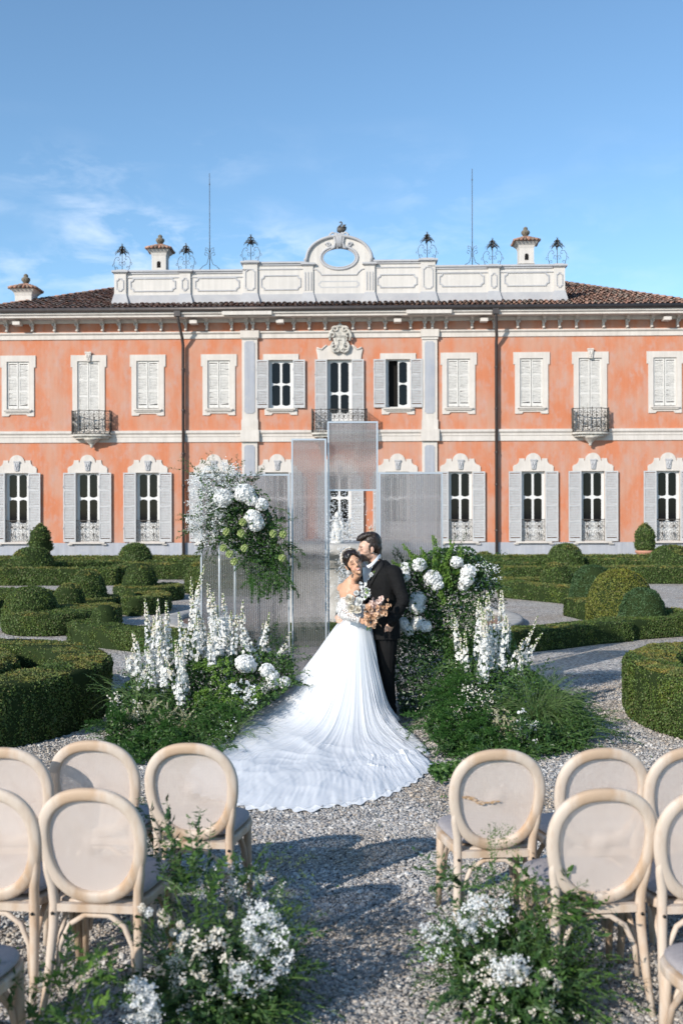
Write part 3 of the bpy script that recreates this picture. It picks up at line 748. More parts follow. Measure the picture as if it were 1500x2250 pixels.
# swan on the shell
mb = MB(); s0 = PZ(516); k_ = .0215   # metres per photo pixel there
def SW(px, py, y=0): return (PU(px) , YPAR + .1 + y, PZ(py))
body = [SW(742, 499), SW(744, 502), SW(748, 503), SW(753, 503), SW(758, 500), SW(761, 497)]
mb.tube(body, [(.05, .05), (.13, .10), (.15, .12), (.13, .11), (.08, .07), (.02, .02)], 10, up=(0, 0, 1))
mb.tube([SW(744, 499), SW(745.5, 496), SW(749, 493), SW(751, 490), SW(751, 487.5), SW(749, 485.5), SW(747, 486.5), SW(745, 487.5)], [.07, .05, .035, .03, .03, .035, .028, .008], 8)
mb.tube([SW(750, 500, -.1), SW(756, 496, -.12), SW(760, 493, -.1)], [(.03, .02), (.07, .02), (.01, .01)], 8, up=(0, 0, 1))
for dx in (745, 748): mb.tube([SW(dx + 1, 504), SW(dx, 509), SW(dx, 513.5)], .018, 6)
mb.build('swan_weathervane', ironm, para)
# wrought iron finials
def finial_mesh(h):
    mb = MB(); mb.tube([(0, 0, 0), (0, 0, h * .9)], .016, 6)
    for s in (-1, 1):
        mb.tube([(s * x * h, 0, z * h) for x, z in ((.02, .02), (.10, .04), (.20, .0), (.29, .06), (.28, .14), (.21, .16), (.18, .11), (.22, .09))], .012, 5)
        mb.tube([(s * x * h, 0, z * h) for x, z in ((.27, .08), (.33, .22), (.33, .38), (.26, .50), (.16, .52), (.11, .44), (.15, .39), (.19, .42))], .012, 5)
        mb.tube([(s * x * h, 0, z * h) for x, z in ((.36, .30), (.40, .24), (.38, .19))], .010, 5)
        mb.tube([(s * x * h, 0, z * h) for x, z in ((.02, .30), (.10, .36), (.13, .24), (.07, .20), (.05, .26))], .012, 5)
    for lvl, (z0, rr, n) in enumerate(((.62, .24, 8), (.70, .18, 7), (.80, .11, 6))):
        for k in range(n):
            a = 2 * PI * k / n + lvl * .4; c_, s_ = math.cos(a), math.sin(a)
            mb.tube([(0, 0, z0 * h), (c_ * rr * .5 * h, s_ * rr * .5 * h, (z0 + .09) * h), (c_ * rr * h, s_ * rr * h, (z0 + .05) * h), (c_ * rr * 1.15 * h, s_ * rr * 1.15 * h, (z0 - .03) * h)],
                    [(.012, .012), (.012, .045), (.010, .035), (.004, .004)], 5, up=(0, 0, 1))
    for k in range(5): mb.tube([(0, 0, .84 * h), (.03 * math.cos(k * 1.25) * h, .03 * math.sin(k * 1.25) * h, 1.0 * h)], [(.02, .01), (.004, .004)], 5)
    return mb.mesh('finial', ironm)
fm = finial_mesh(PZ(525) - PZ(586))
for i, (px, pt) in enumerate(((266, 588), (407, 588), (550, 570), (939, 568), (1083, 583), (1226, 583))):
    f = share('finial', fm, para, (PU(px), YPAR + .22, PZ(pt)), (0, 0, random.uniform(-.3, .3)))
for px, ytop, yb in ((460.5, 380, 588), (1037, 370, 584)):
    z0, z1 = FU(px, yb, 1.2)[1] - .5, FU(px, ytop, 1.2)[1]; u = FU(px, 480, 1.2)[0]; mb = MB()
    mb.tube([(u, 1.2, z0), (u, 1.2, z1)], [.022, .012], 6)
    for s in (-1, 1):
        mb.tube([(u + s * x, 1.2, z0 + z) for x, z in ((.46, .42), (.30, .58), (.14, .66), (.05, .95), (.06, 1.15), (.20, 1.22), (.24, 1.10), (.15, 1.06))], .014, 5)
        mb.tube([(u + s * x, 1.2, z0 + z) for x, z in ((.02, 1.2), (.07, 1.36), (.18, 1.42), (.20, 1.3), (.12, 1.28))], .012, 5)
    mb.ell((u, 1.2, z1 - .5), (.03, .03, .05), 8, 5); mb.build('lightning_rod', ironm, villa)
# chimneys
def chimney(px, ytop, yb, wpx, y=3.2, arch_=True):
    u = FU(px, (ytop + yb) / 2, y)[0]; z1 = FU(px, ytop, y)[1]; z0 = rz(y - YE) - .6; hw = FU(px + wpx / 2, 600, y)[0] - FU(px, 600, y)[0]; mb = MB()
    zt = FU(px, ytop + 32, y)[1]
    mb.box(u - hw, u + hw, y - hw, y + hw, z0, zt - .30, 0)
    vs = []; 
    for z, e in ((zt - .30, 0.0), (zt - .16, .04), (zt, .19)): vs += [(u - hw - e, y - hw - e, z), (u + hw + e, y - hw - e, z), (u + hw + e, y + hw + e, z), (u - hw - e, y + hw + e, z)]
    mb.add(vs, [(i*4+k, i*4+(k+1) % 4, (i+1)*4+(k+1) % 4, (i+1)*4+k) for i in range(2) for k in range(4)] + [(8, 9, 10, 11)], 0)
    mb.box(u - hw - .03, u + hw + .03, y - hw - .03, y + hw + .03, zt - 1.02, zt - .97, 0)
    if arch_:
        P = [(-.09, 0), (.09, 0)] + [(.09 * math.cos(PI * k / 8), .22 + .09 * math.sin(PI * k / 8)) for k in range(9)]
        mb.prism([P], -.006, 0.0, 1, M=Matrix.Translation((u, y - hw, zt - .85)))
    ch = mb.build('chimney', [plast, darkm], villa)
    mb = MB(); e = hw + .24; n = 6
    for side in range(4):
        M = Matrix.Translation((u, y, zt + .02)) @ Matrix.Rotation(side * PI / 2, 4, 'Z')
        for k in range(n):
            x = -e + 2 * e * (k + .5) / n
            for q in range(3):
                s0_, s1_ = 1 - q * .3, 1 - (q + 1) * .3 - .06
                mb.tube([M @ Vector((x * s0_, -e * s0_ - .02, .02 + q * .085)), M @ Vector((x * s1_, -e * s1_, .02 + (q + 1) * .085 + .02))], [.07, .05], 7)
        mb.add([M @ Vector(p) for p in ((-e, -e, -.0), (e, -e, -.0), (0, 0, .27))], [(0, 1, 2)], 0)
    mb.build('chimney_cap', tilem, ch)
    mb = MB(); zu_ = zt + .24
    mb.lathe([(.10, 0), (.07, .05), (.05, .09), (.14, .15), (.19, .24), (.20, .32), (.14, .38), (.08, .41), (.11, .44), (.10, .5), (.04, .55)], 12, (u, y, zu_))
    for k in range(7): a = 2 * PI * k / 7; mb.ell((u + .15 * math.cos(a), y + .15 * math.sin(a), zu_ + .28), (.06, .06, .09), 6, 4)
    mb.build('stone_urn', mat('old_urn_stone', (.20, .17, .13), .95, col2=(.10, .09, .07), nscale=9, bump=.5, bscale=25), ch)
chimney(352, 520, 590, 31); chimney(1154, 503, 582, 32); chimney(57, 607, 664, 36, 2.0, False)
# ---------------------------------------------------------------- ground
gravm = bpy.data.materials.new('gravel'); gravm.use_nodes = True
def gravel_nodes(m):
    nt = m.node_tree; nt.nodes.clear(); L = nt.links.new
    o = N(nt, 'ShaderNodeOutputMaterial'); b = N(nt, 'ShaderNodeBsdfPrincipled'); b.inputs['Roughness'].default_value = .9; b.inputs['Specular IOR Level'].default_value = .2
    tc = N(nt, 'ShaderNodeTexCoord')
    v = N(nt, 'ShaderNodeTexVoronoi'); v.inputs['Scale'].default_value = 42; v.inputs['Randomness'].default_value = 1
    L(tc.outputs['Object'], v.inputs['Vector'])
    cr = N(nt, 'ShaderNodeValToRGB'); e = cr.color_ramp; e.elements[0].color = (.13, .125, .12, 1); e.elements[1].color = (.72, .68, .62, 1)
    for p, c in ((.25, (.30, .29, .28, 1)), (.5, (.42, .385, .345, 1)), (.72, (.50, .43, .36, 1)), (.85, (.58, .55, .52, 1))):
        k = e.elements.new(p); k.color = c
    sp = N(nt, 'ShaderNodeSeparateColor'); L(v.outputs['Color'], sp.inputs[0]); L(sp.outputs[0], cr.inputs[0])
    n1 = N(nt, 'ShaderNodeTexNoise'); n1.inputs['Scale'].default_value = .9; n1.inputs['Detail'].default_value = 5; L(tc.outputs['Object'], n1.inputs['Vector'])
    mr = N(nt, 'ShaderNodeMapRange'); mr.inputs['From Min'].default_value = .45; mr.inputs['From Max'].default_value = .68; mr.inputs['To Max'].default_value = .5; L(n1.outputs[0], mr.inputs[0])
    mx = N(nt, 'ShaderNodeMix', data_type='RGBA'); mx.inputs['B'].default_value = (.30, .23, .165, 1); L(mr.outputs[0], mx.inputs['Factor']); L(cr.outputs[0], mx.inputs['A'])
    L(mx.outputs['Result'], b.inputs['Base Color'])
    bp = N(nt, 'ShaderNodeBump'); bp.inputs['Strength'].default_value = 1.0; bp.inputs['Distance'].default_value = .02; bp.invert = True
    L(v.outputs['Distance'], bp.inputs['Height']); L(bp.outputs[0], b.inputs['Normal']); L(b.outputs[0], o.inputs[0])
gravel_nodes(gravm)
mb = MB(); mb.add([(-900, -900, 0), (900, -900, 0), (900, 900, 0), (-900, 900, 0)], [(0, 1, 2, 3)])
mb.build('ground', gravm, kind='structure')
# ---------------------------------------------------------------- box hedges and topiary
boxbase = mat('hedge_core', (.022, .034, .012), .95, spec=.05)
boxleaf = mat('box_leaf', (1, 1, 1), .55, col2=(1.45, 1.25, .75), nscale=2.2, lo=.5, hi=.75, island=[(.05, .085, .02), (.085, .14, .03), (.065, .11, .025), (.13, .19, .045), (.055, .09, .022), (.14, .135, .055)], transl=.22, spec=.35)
boxlit = mat('box_leaf_brown_sunlit', (1, 1, 1), .6, col2=(1.9, 1.25, .9), nscale=5, lo=.45, hi=.7, island=[(.09, .125, .03), (.14, .18, .048), (.11, .15, .038), (.17, .20, .06), (.15, .125, .055)], transl=.22, spec=.3)  # patchy brown leaf; sunlight on the hedge tops is painted in as lighter tone
yelleaf = mat('golden_box_leaf', (1, 1, 1), .55, col2=(1.5, 1.25, .7), nscale=1.2, lo=.45, hi=.7, island=[(.10, .125, .025), (.16, .19, .03), (.21, .21, .04), (.09, .11, .025), (.18, .15, .05)], transl=.22, spec=.3)
def leafy(mb, name, D, cover=1.5, lm=None, smin=.017, parent=None, rough=.024, k=.00135, **tags):
    """a clipped plant: dark core plus a coat of leaves"""
    V, T = mb_tris(mb)
    sz = max(smin, k * D)
    P, Nn = tri_sample(V, T, lambda A: min(260000, A * cover / (sz * sz * .5)))
    up = Nn[:, 2] > .6
    keep = (P[:, 2] > .02) & (Nn[:, 2] > -.5); P, Nn, up = P[keep], Nn[keep], up[keep]
    off = fnoise(P, 5.5)[:, None] * rough + fnoise(P + 9, 17)[:, None] * rough * .5 + rng.normal(size=(len(P), 1)) * sz * .35 + sz * .15
    P = P + Nn * off
    LV, LF = leaf_cards(P, Nn, sz * 1.1, tilt=.75, aspect=1.5)
    mi = np.where(up & (fnoise(P, 1.3) > -.2), 2, 1)  # most upward faces take the leaf with sunlight in its colour
    # core shrunk a little inside
    me = bpy.data.meshes.new(name)
    CV = np.array(V, dtype=float); c = CV.mean(0); 
    q = T
    F4 = np.concatenate([np.concatenate([q, q[:, 2:3]], 1)]) if False else None
    n0 = len(CV)
    nl = len(LF)
    me.vertices.add(n0 + len(LV)); me.vertices.foreach_set('co', np.concatenate([CV, LV]).astype(np.float32).ravel())
    loops = np.concatenate([T.ravel(), (LF + n0).ravel()]).astype(np.int32)
    me.loops.add(len(loops)); me.loops.foreach_set('vertex_index', loops)
    nt_ = len(T); me.polygons.add(nt_ + nl)
    ls = np.concatenate([np.arange(nt_) * 3, nt_ * 3 + np.arange(nl) * 4]).astype(np.int32)
    me.polygons.foreach_set('loop_start', ls); me.polygons.foreach_set('loop_total', np.concatenate([np.full(nt_, 3), np.full(nl, 4)]).astype(np.int32))
    me.polygons.foreach_set('material_index', np.concatenate([np.zeros(nt_), mi]).astype(np.int32))
    for m_ in (boxbase, lm or boxleaf, lm or boxlit): me.materials.append(m_)
    me.update(calc_edges=True)
    return share(name, me, parent, **tags)
def wall_path(mb, pts, w_, h, wob=.012):
    """a clipped hedge of rounded square section along ground points"""
    P = [Vector((p[0], p[1], 0)) for p in pts]
    # resample
    Q = [P[0]]
    for a, b in zip(P, P[1:]):
        n = max(1, int((b - a).length / .22))
        for k in range(1, n + 1): Q.append(a.lerp(b, k / n))
    sec = [(-.5, 0), (-.51, .5), (-.5, .93), (-.46, 1.0), (-.2, 1.01), (.2, 1.01), (.46, 1.0), (.5, .93), (.51, .5), (.5, 0)]
    vs = []; fs = []; n = len(sec)
    for i, p in enumerate(Q):
        t = (Q[min(i + 1, len(Q) - 1)] - Q[max(i - 1, 0)]).normalized(); s = Vector((t.y, -t.x, 0))
        for a, b in sec:
            j = 1 + wob * noise.noise(p * 1.7 + Vector((a, b, 0)) * 3) * 2
            vs.append(p + s * (a * w_ * j) + Vector((0, 0, b * h * j)))
    for i in range(len(Q) - 1):
        for k in range(n - 1): fs.append((i*n + k, i*n + k + 1, (i+1)*n + k + 1, (i+1)*n + k))
    fs.append(tuple(reversed(range(n)))); fs.append(tuple([(len(Q)-1)*n + k for k in range(n)]))
    # orientation: make outward
    mb.add(vs, fs); return mb
def arc(cx, cy, r, a0, a1, n=24): return [(cx + r * math.cos(R(a0 + (a1 - a0) * k / n)), cy + r * math.sin(R(a0 + (a1 - a0) * k / n))) for k in range(n + 1)]
def disc(mb, cx, cy, rx, ry, h, z0=0):
    mb.lathe([(1, z0), (1.01, z0 + h * .5), (1.0, z0 + h * .93), (.96, z0 + h), (.5, z0 + h * 1.01), (.02, z0 + h * 1.01)], 40, (0, 0, 0))
    k = len(mb.v) - 40 * 6
    for i in range(k, len(mb.v)): x, y, z = mb.v[i]; mb.v[i] = (cx + x * rx, cy + y * ry, z)
    return mb
def dome(name, px0, px1, ptop, D, label, sq=.75, z0=0.0, lm=None, egg=False, **k):
    a, b = at(px0, ptop, D), at(px1, ptop, D); r_ = (b.x - a.x) / 2; h = at(px0, ptop, D).z - z0; cx = (a.x + b.x) / 2
    mb = MB(); prof = []
    for i in range(13):
        t = i / 12
        if not egg: an = PI / 2 * t; prof.append((r_ * max(.02, math.cos(an) ** .72) * (.94 + .06 * math.sin(min(1, t * 4) * PI / 2)), h * math.sin(an) ** .95 if t else 0)); continue
        if egg: rr = math.sin(PI * (.22 + .78 * t)) ** .8 if t < 1 else 0.02; rr = max(rr, .02); prof.append((rr * r_, h * t))
        else: prof.append((r_ * max(.02, (1 - t ** 2.3) ** .5) * (.93 + .07 * math.sin(min(1, t * 3) * PI / 2)), h * t))
    mb.lathe(prof, 28, (0, 0, 0))
    mb.v = [(x * (1 + .035 * noise.noise(Vector((x, y, z)) * 2.2 + Vector((px0, 0, 0)))), y * (1 + .035 * noise.noise(Vector((x, y, z)) * 2.2 + Vector((0, px0, 0)))), z * (1 + .02 * noise.noise(Vector((x, y, 7)) * 2))) for x, y, z in mb.v]
    mb.v = [(x + cx, y + D, z + z0) for x, y, z in mb.v]
    return leafy(mb, name, D, lm=lm, label=label, category='topiary', group='clipped box domes in the parterre', **k)
def hedge(paths, w_, h, D, label, discs=(), lm=None, cover=1.5):
    mb = MB()
    for p in paths: wall_path(mb, p, w_ if not isinstance(w_, dict) else w_, h)
    for d in discs: disc(mb, *d)
    return leafy(mb, 'box_hedge', D, lm=lm, cover=cover, label=label, category='hedge', group='clipped box hedges of the parterre')
deepleaf = mat('deep_box_leaf', (1, 1, 1), .55, island=[(.035, .075, .028), (.06, .11, .04), (.045, .09, .032), (.09, .15, .06)], transl=.2, spec=.3)
# nearest pair: rings with a slit and a core -----------------------------------------
mb = MB(); wall_path(mb, arc(-4.35, 9.95, 1.70, -150, 150, 60), .56, .55); disc(mb, -4.75, 10.0, 1.42, 1.42, .55)
leafy(mb, 'box_hedge', 9, cover=1.6, label='big round box hedge with a curved slit in its top, at the left edge', category='hedge', group='clipped box hedges of the parterre')
mb = MB(); wall_path(mb, arc(4.72, 9.75, 1.62, 30, 330, 60), .52, .55); disc(mb, 5.3, 9.8, .82, .95, .55)
leafy(mb, 'box_hedge', 9, cover=1.6, label='big round box hedge hollow inside, at the right edge behind the chairs', category='hedge', group='clipped box hedges of the parterre')
# middle distance, left ----------------------------------------------------------------
g = lambda px, py: tuple(gnd(px, py))[:2]
hedge([[(-4.15, 16.0), (-3.6, 15.35), (-3.0, 14.9), (-2.3, 14.55), (-1.4, 14.35)]], .55, .31, 15, 'low curved box hedge on the left carrying a small round tuft, behind the white delphiniums')
dome('box_ball', 195, 266, 1329, 15.9, 'small bright green round tuft rising from the low curved hedge on the left', egg=False)
hedge([], .5, .36, 17, 'round low box platform under the widest dome at the left, ending beside the gravel', discs=[(-5.0, 17.3, .82, .85, .36), (-4.75, 18.0, .75, .6, .36)])
dome('box_dome', 4, 130, 1291, 17.4, 'broad dark box dome on the round platform, closest large dome at the left')
dome('box_dome', 112, 192, 1282, 18.5, 'brownish small box dome squeezed between two larger domes on the left')
dome('box_dome', 149, 237, 1252, 20.2, 'tall dense box dome behind the brownish small one, left of the gravel path')
hedge([arc(-4.75, 20.6, .95, -60, 60, 12)], .5, .34, 20, 'short curved low box hedge to the right of the tall dense dome', discs=[(-5.35, 20.3, .8, .8, .33)])
hedge([], .5, .33, 23, 'round drum of box hedge carrying a dome, beside the pale gravel at left', discs=[(-4.55, 23.5, .80, .80, .33)])
dome('box_dome', 266, 348, 1237, 23.4, 'round box dome standing on the drum hedge left of the screens')
hedge([[(-3.55, 24.9), (-2.6, 24.6), (-1.4, 24.4)]], .7, .33, 24, 'low box hedge seen partly through the left ribbed screen')
dome('box_dome', 404, 500, 1229, 25.4, 'box dome half hidden behind the left ribbed screen')
hedge([[(-12.5, 28.2), (-6.35, 28.2)], [(-6.5, 28.4), (-6.5, 31.5)]], .55, .47, 28, 'long straight box hedge across the left half, with a squared corner')
hedge([[(-8.3, 22.2), (-6.9, 21.8), (-6.3, 21.2)], [(-8.2, 19.5), (-6.6, 19.0)]], .6, .36, 21, 'low wavy box hedge at the left edge behind the closest large dome')
hedge([[(-6.2, 30.6), (-1.5, 30.6)]], .55, .47, 30, 'straight box hedge behind the drum hedge, left of the screens')
dome('box_dome', 19, 121, 1203, 31.5, 'box dome behind the long hedge, in front of the potted shrub at left')
dome('box_dome', 258, 337, 1194, 34.0, 'farthest rounded box dome at left, against the grey plinth')
hedge([[(-14, 33.8), (-5.0, 33.8), (-1.2, 33.9)]], .5, .44, 34, 'far thin box hedge line on the left just before the villa')
hedge([[(-14.5, 37.5), (-1.5, 37.5)]], .5, .40, 37, 'farthest box hedge line on the left under the plinth')
hedge([[(-10.5, 31.0), (-7.3, 33.2)], [(-12.5, 35.6), (-4.5, 35.6)]], .4, .42, 34, 'slanting far box hedge between the two far left hedge lines', cover=1.2)
# middle distance, right ---------------------------------------------------------------
hedge([[(1.3, 14.2), (2.3, 14.55), (3.1, 15.0), (3.8, 15.55), (4.45, 15.9)], [(4.35, 15.95), (5.75, 16.65)]], .55, .31, 15, 'low box hedge curving from the right white delphiniums along the gravel path')
dome('box_dome', 1358, 1465, 1294, 16.7, 'dark green box dome at right, closest to the path', lm=deepleaf)
dome('box_dome', 1287, 1437, 1254, 17.9, 'largest yellowish green box dome at the right', lm=yelleaf)
hedge([[(4.6, 19.6), (4.75, 18.9), (5.0, 17.9), (5.4, 17.2), (6.4, 16.9)]], .5, .34, 19, 'short box hedge wrapping the left foot of the yellowish dome')
dome('box_dome', 1250, 1352, 1243, 20.3, 'bulging box dome behind the yellowish one at right', lm=deepleaf)
hedge([[(3.95, 23.9), (5.3, 22.0)], [(5.2, 22.2), (5.6, 21.2), (6.3, 21.0)]], .55, .37, 23, 'angled box hedge beside the pale gravel right of the flower column')
dome('box_dome', 1183, 1261, 1236, 24.2, 'small box dome resting behind the angled hedge at right')
hedge([[(4.0, 24.9), (5.5, 25.2)]], .9, .36, 25, 'low flat box block behind the angled hedge at right', cover=1.2)
hedge([[(2.9, 26.3), (3.5, 26.0)], [(3.2, 26.1), (3.3, 28.2)]], .6, .40, 26, 'dark squared box hedge end touching the right flower column')
hedge([[(4.6, 28.3), (13, 28.3)]], .6, .47, 28, 'long straight box hedge across the right half')
hedge([[(2.0, 30.8), (6.0, 30.8)]], .5, .46, 30, 'straight box hedge behind the right flower column')
hedge([[(6.8, 18.6), (8.6, 18.3)], [(7.2, 20.3), (10.0, 20.3)]], .7, .42, 19, 'stepped box hedges at the right edge behind the dark green dome')
dome('box_dome', 1200, 1283, 1195, 33.5, 'far rounded box dome at right, against the grey plinth')
dome('box_dome', 1419, 1530, 1199, 31.5, 'far box dome at the right edge before the terracotta pot')
dome('box_dome', 1041, 1086, 1213, 36.0, 'smallest far box dome beside the right downpipe')
hedge([[(1.2, 33.8), (14.5, 33.8)]], .5, .43, 34, 'far thin box hedge line on the right just before the villa')
hedge([[(1.5, 37.3), (15, 37.3)]], .5, .40, 37, 'farthest box hedge line on the right under the plinth')
hedge([[(9.0, 32.5), (14.5, 32.5)], [(9.8, 35.5), (13.5, 35.5)]], .35, .42, 34, 'thin parallel far box hedges beside the far right dome', cover=1.2)
hedge([[(-1.2, 15.4), (1.0, 15.4)]], .55, .31, 15, 'low box hedge seen in the gap behind the bride', cover=1.3)
# potted shrubs against the villa ------------------------------------------------------
terra = mat('terracotta', (.46, .22, .14), .85, col2=(.38, .2, .14), nscale=5, bump=.2, bscale=15)
def potted(px0, px1, ptop, pbot, D, label, loose):
    a = at(px0, ptop, D); b = at(px1, pbot, D); cx = (a.x + b.x) / 2; r_ = (b.x - a.x) / 2
    root = empty('potted_shrub', (cx, D, 0), label=label, category='potted shrub')
    mb = MB(); mb.lathe([(.27, 0), (.36, .30), (.38, .32), (.40, .33), (.40, .42), (.35, .42), (.33, .36), (.01, .35)], 24)
    mb.build('pot', terra, root)
    mb = MB(); z0 = .38; h = a.z - z0; prof = []
    for i in range(13):
        t = i / 12; prof.append((r_ * (.62 + .38 * math.sin(PI * min(1, t * 1.5 + .12)) if t < .45 else math.cos((t - .45) / .55 * PI / 2) ** .75 + .015) , h * t))
    mb.lathe(prof, 24, (0, 0, z0))
    if loose:
        mb.v = [(x * (1 + .5 * noise.noise(Vector((x, y, z)) * 3)), y, z) for x, y, z in mb.v]
    f = leafy(mb, 'foliage', D, parent=root, rough=.10 if loose else .03, k=.0016 if loose else .00135, cover=1.1 if loose else 1.6)
    mb = MB(); mb.tube([(0, 0, .3), (0, 0, .8)], .05, 7); mb.build('trunk', mat('bark', (.10, .07, .045), .95), root)
potted(66, 111, 1150, 1215, 41.5, 'loose olive green shrub in a pot against the left plinth, casting a shadow', True)
potted(1395, 1438, 1149, 1208, 41.5, 'dense egg shaped shrub in a terracotta pot against the right plinth', False)

# ---------------------------------------------------------------- fountain
stonef = mat('fountain_stone', (.40, .38, .35), .9, col2=(.24, .225, .20), nscale=3.5, lo=.4, hi=.7, col3=(.50, .48, .45), n3=9, lo3=.5, hi3=.7, bump=.8, bscale=9)
watm = mat('pool_water', (.03, .045, .05), .06, bump=.3, bscale=14, spec=.5)
FX, FY = .03, 18.7
fo = empty('fountain', (FX, FY, 0), label='round stone fountain with a rocky pedestal and white statue, spraying behind the couple', category='fountain')
mb = MB(); mb.lathe([(3.30, 0), (3.30, .06), (3.33, .07), (3.33, .10), (3.28, .11), (3.06, .11), (3.02, .09), (3.02, -.02)], 72, cap=False); mb.build('pool_rim', stonef, fo)
mb = MB(); mb.lathe([(3.02, .05), (.02, .05)], 48, cap=False); mb.build('water', watm, fo)
mb = MB(); rr = random.Random(5)
prof = [(1.25, .0), (1.2, .15), (1.02, .3), (1.0, .6), (.95, .9), (.98, 1.05), (1.12, 1.10), (1.15, 1.2), (1.22, 1.26), (1.34, 1.30), (1.36, 1.38), (1.30, 1.45), (1.28, 1.48), (.4, 1.47), (.02, 1.47)]
mb.lathe(prof, 64)
mb.v = [((x * (1 + (.14 * noise.noise(Vector((x*3, y*3, z*4))) + .08 * noise.noise(Vector((x, y, z)) * 9)) * (z < 1.05)), y * (1 + (.14 * noise.noise(Vector((x*3, y*3, z*4)))+ .08 * noise.noise(Vector((x, y, z)) * 9)) * (z < 1.05)), z)) for x, y, z in mb.v]
mb.build('pedestal', stonef, fo)
marb = mat('white_marble', (.68, .66, .62), .6, col2=(.5, .48, .44), nscale=8, bump=.1)
def putto(loc, h, m, name, flip=1):
    mb = MB(); f = flip
    mb.tube([(0, 0, 0), (.0, 0, .10)], [.22, .17], 10)
    mb.tube([(.02*f, 0, .08), (.05*f, 0, .25), (.03*f, 0, .42), (-.02*f, 0, .60), (0, 0, .74)], [.085, .10, .115, .10, .055], 10)
    mb.ell((.02*f, -.02, .86), (.085, .09, .105)); mb.tube([(-.07*f, 0, .42), (-.12*f, -.06, .22), (-.1*f, -.02, .05)], [.07, .06, .04], 8)
    mb.tube([(-.1*f, 0, .68), (-.22*f, -.05, .72), (-.26*f, -.05, .92)], [.05, .04, .03], 8); mb.tube([(.1*f, 0, .68), (.2*f, -.03, .52), (.12*f, -.1, .42)], [.05, .04, .03], 8)
    mb.v = [(x * h, y * h, z * h) for x, y, z in mb.v]
    return mb.build(name, m, fo, loc)
putto((-.12, -.2, 1.46), .62, marb, 'statue'); putto((.50, -.35, 1.46), .34, mat('tan_statue_stone', (.42, .33, .25), .85), 'statue', -1)
# spray: droplets and thin falls
n = 2600; cen = np.array([(-.14, -.55, 1.45)])
Pd = []; r0 = np.random.default_rng(11)
for k in range(n):
    j = k % 6
    if j < 3:     # jets up behind and round the statue
        t = r0.random(); sx = r0.normal(0, .22); Pd.append((-.10 + sx * (1.1 - .3 * t), -.3 + r0.normal(0, .22), 1.5 + abs(r0.normal(0, .42)) * (1 + .2 * t)))
    else:
        x = r0.choice([-.38, -.30, .06, -.05]) + r0.normal(0, .035); z = r0.random() * 1.3 + .15; Pd.append((x, -1.32 - r0.random() * .12 - .05 * (1.5 - z), z))
Pd = np.array(Pd); rad = r0.uniform(.004, .009, n)
oc = np.array([(1,0,0),(-1,0,0),(0,1,0),(0,-1,0),(0,0,1.8),(0,0,-1.8)]); of = np.array([(0,2,4),(2,1,4),(1,3,4),(3,0,4),(2,0,5),(1,2,5),(3,1,5),(0,3,5)])
V = (Pd[:, None, :] + oc[None] * rad[:, None, None]).reshape(-1, 3); F = (of[None] + 6 * np.arange(n)[:, None, None]).reshape(-1, 3)
dropm = mat('water_drops', (.92, .93, .94), .3, spec=.6, transl=.4)
share('water_spray', np_mesh('water_spray', V, F, dropm, True), fo, kind='stuff')
# ---------------------------------------------------------------- ribbed screens
ribm = bpy.data.materials.new('ribbed_polycarbonate'); ribm.use_nodes = True
nt = ribm.node_tree; nt.nodes.clear(); L = nt.links.new
o_ = N(nt, 'ShaderNodeOutputMaterial'); rf = N(nt, 'ShaderNodeBsdfRefraction'); rf.inputs['IOR'].default_value = 1.16; rf.inputs['Roughness'].default_value = .04; rf.inputs['Color'].default_value = (.88, .87, .88, 1)
tr = N(nt, 'ShaderNodeBsdfTransparent'); tr.inputs[0].default_value = (.74, .73, .74, 1)
gl = N(nt, 'ShaderNodeBsdfGlossy'); gl.inputs['Roughness'].default_value = .18; gl.inputs[0].default_value = (.8, .82, .85, 1)
df = N(nt, 'ShaderNodeBsdfDiffuse'); df.inputs[0].default_value = (.62, .62, .64, 1); tl = N(nt, 'ShaderNodeBsdfTranslucent'); tl.inputs[0].default_value = (.6, .6, .62, 1)
m1_ = N(nt, 'ShaderNodeMixShader'); m1_.inputs[0].default_value = .50; m2_ = N(nt, 'ShaderNodeMixShader'); m2_.inputs[0].default_value = .05
m3_ = N(nt, 'ShaderNodeMixShader'); m3_.inputs[0].default_value = .09; m4_ = N(nt, 'ShaderNodeMixShader'); m4_.inputs[0].default_value = .35
L(rf.outputs[0], m1_.inputs[1]); L(tr.outputs[0], m1_.inputs[2]); L(m1_.outputs[0], m2_.inputs[1]); L(gl.outputs[0], m2_.inputs[2])
L(df.outputs[0], m4_.inputs[1]); L(tl.outputs[0], m4_.inputs[2]); L(m2_.outputs[0], m3_.inputs[1]); L(m4_.outputs[0], m3_.inputs[2]); L(m3_.outputs[0], o_.inputs[0])
webm = mat('screen_web', (.22, .21, .22), .4, transl=.3)
framem = mat('screen_frame', (.50, .52, .56), .35, metal=.55, spec=.5)
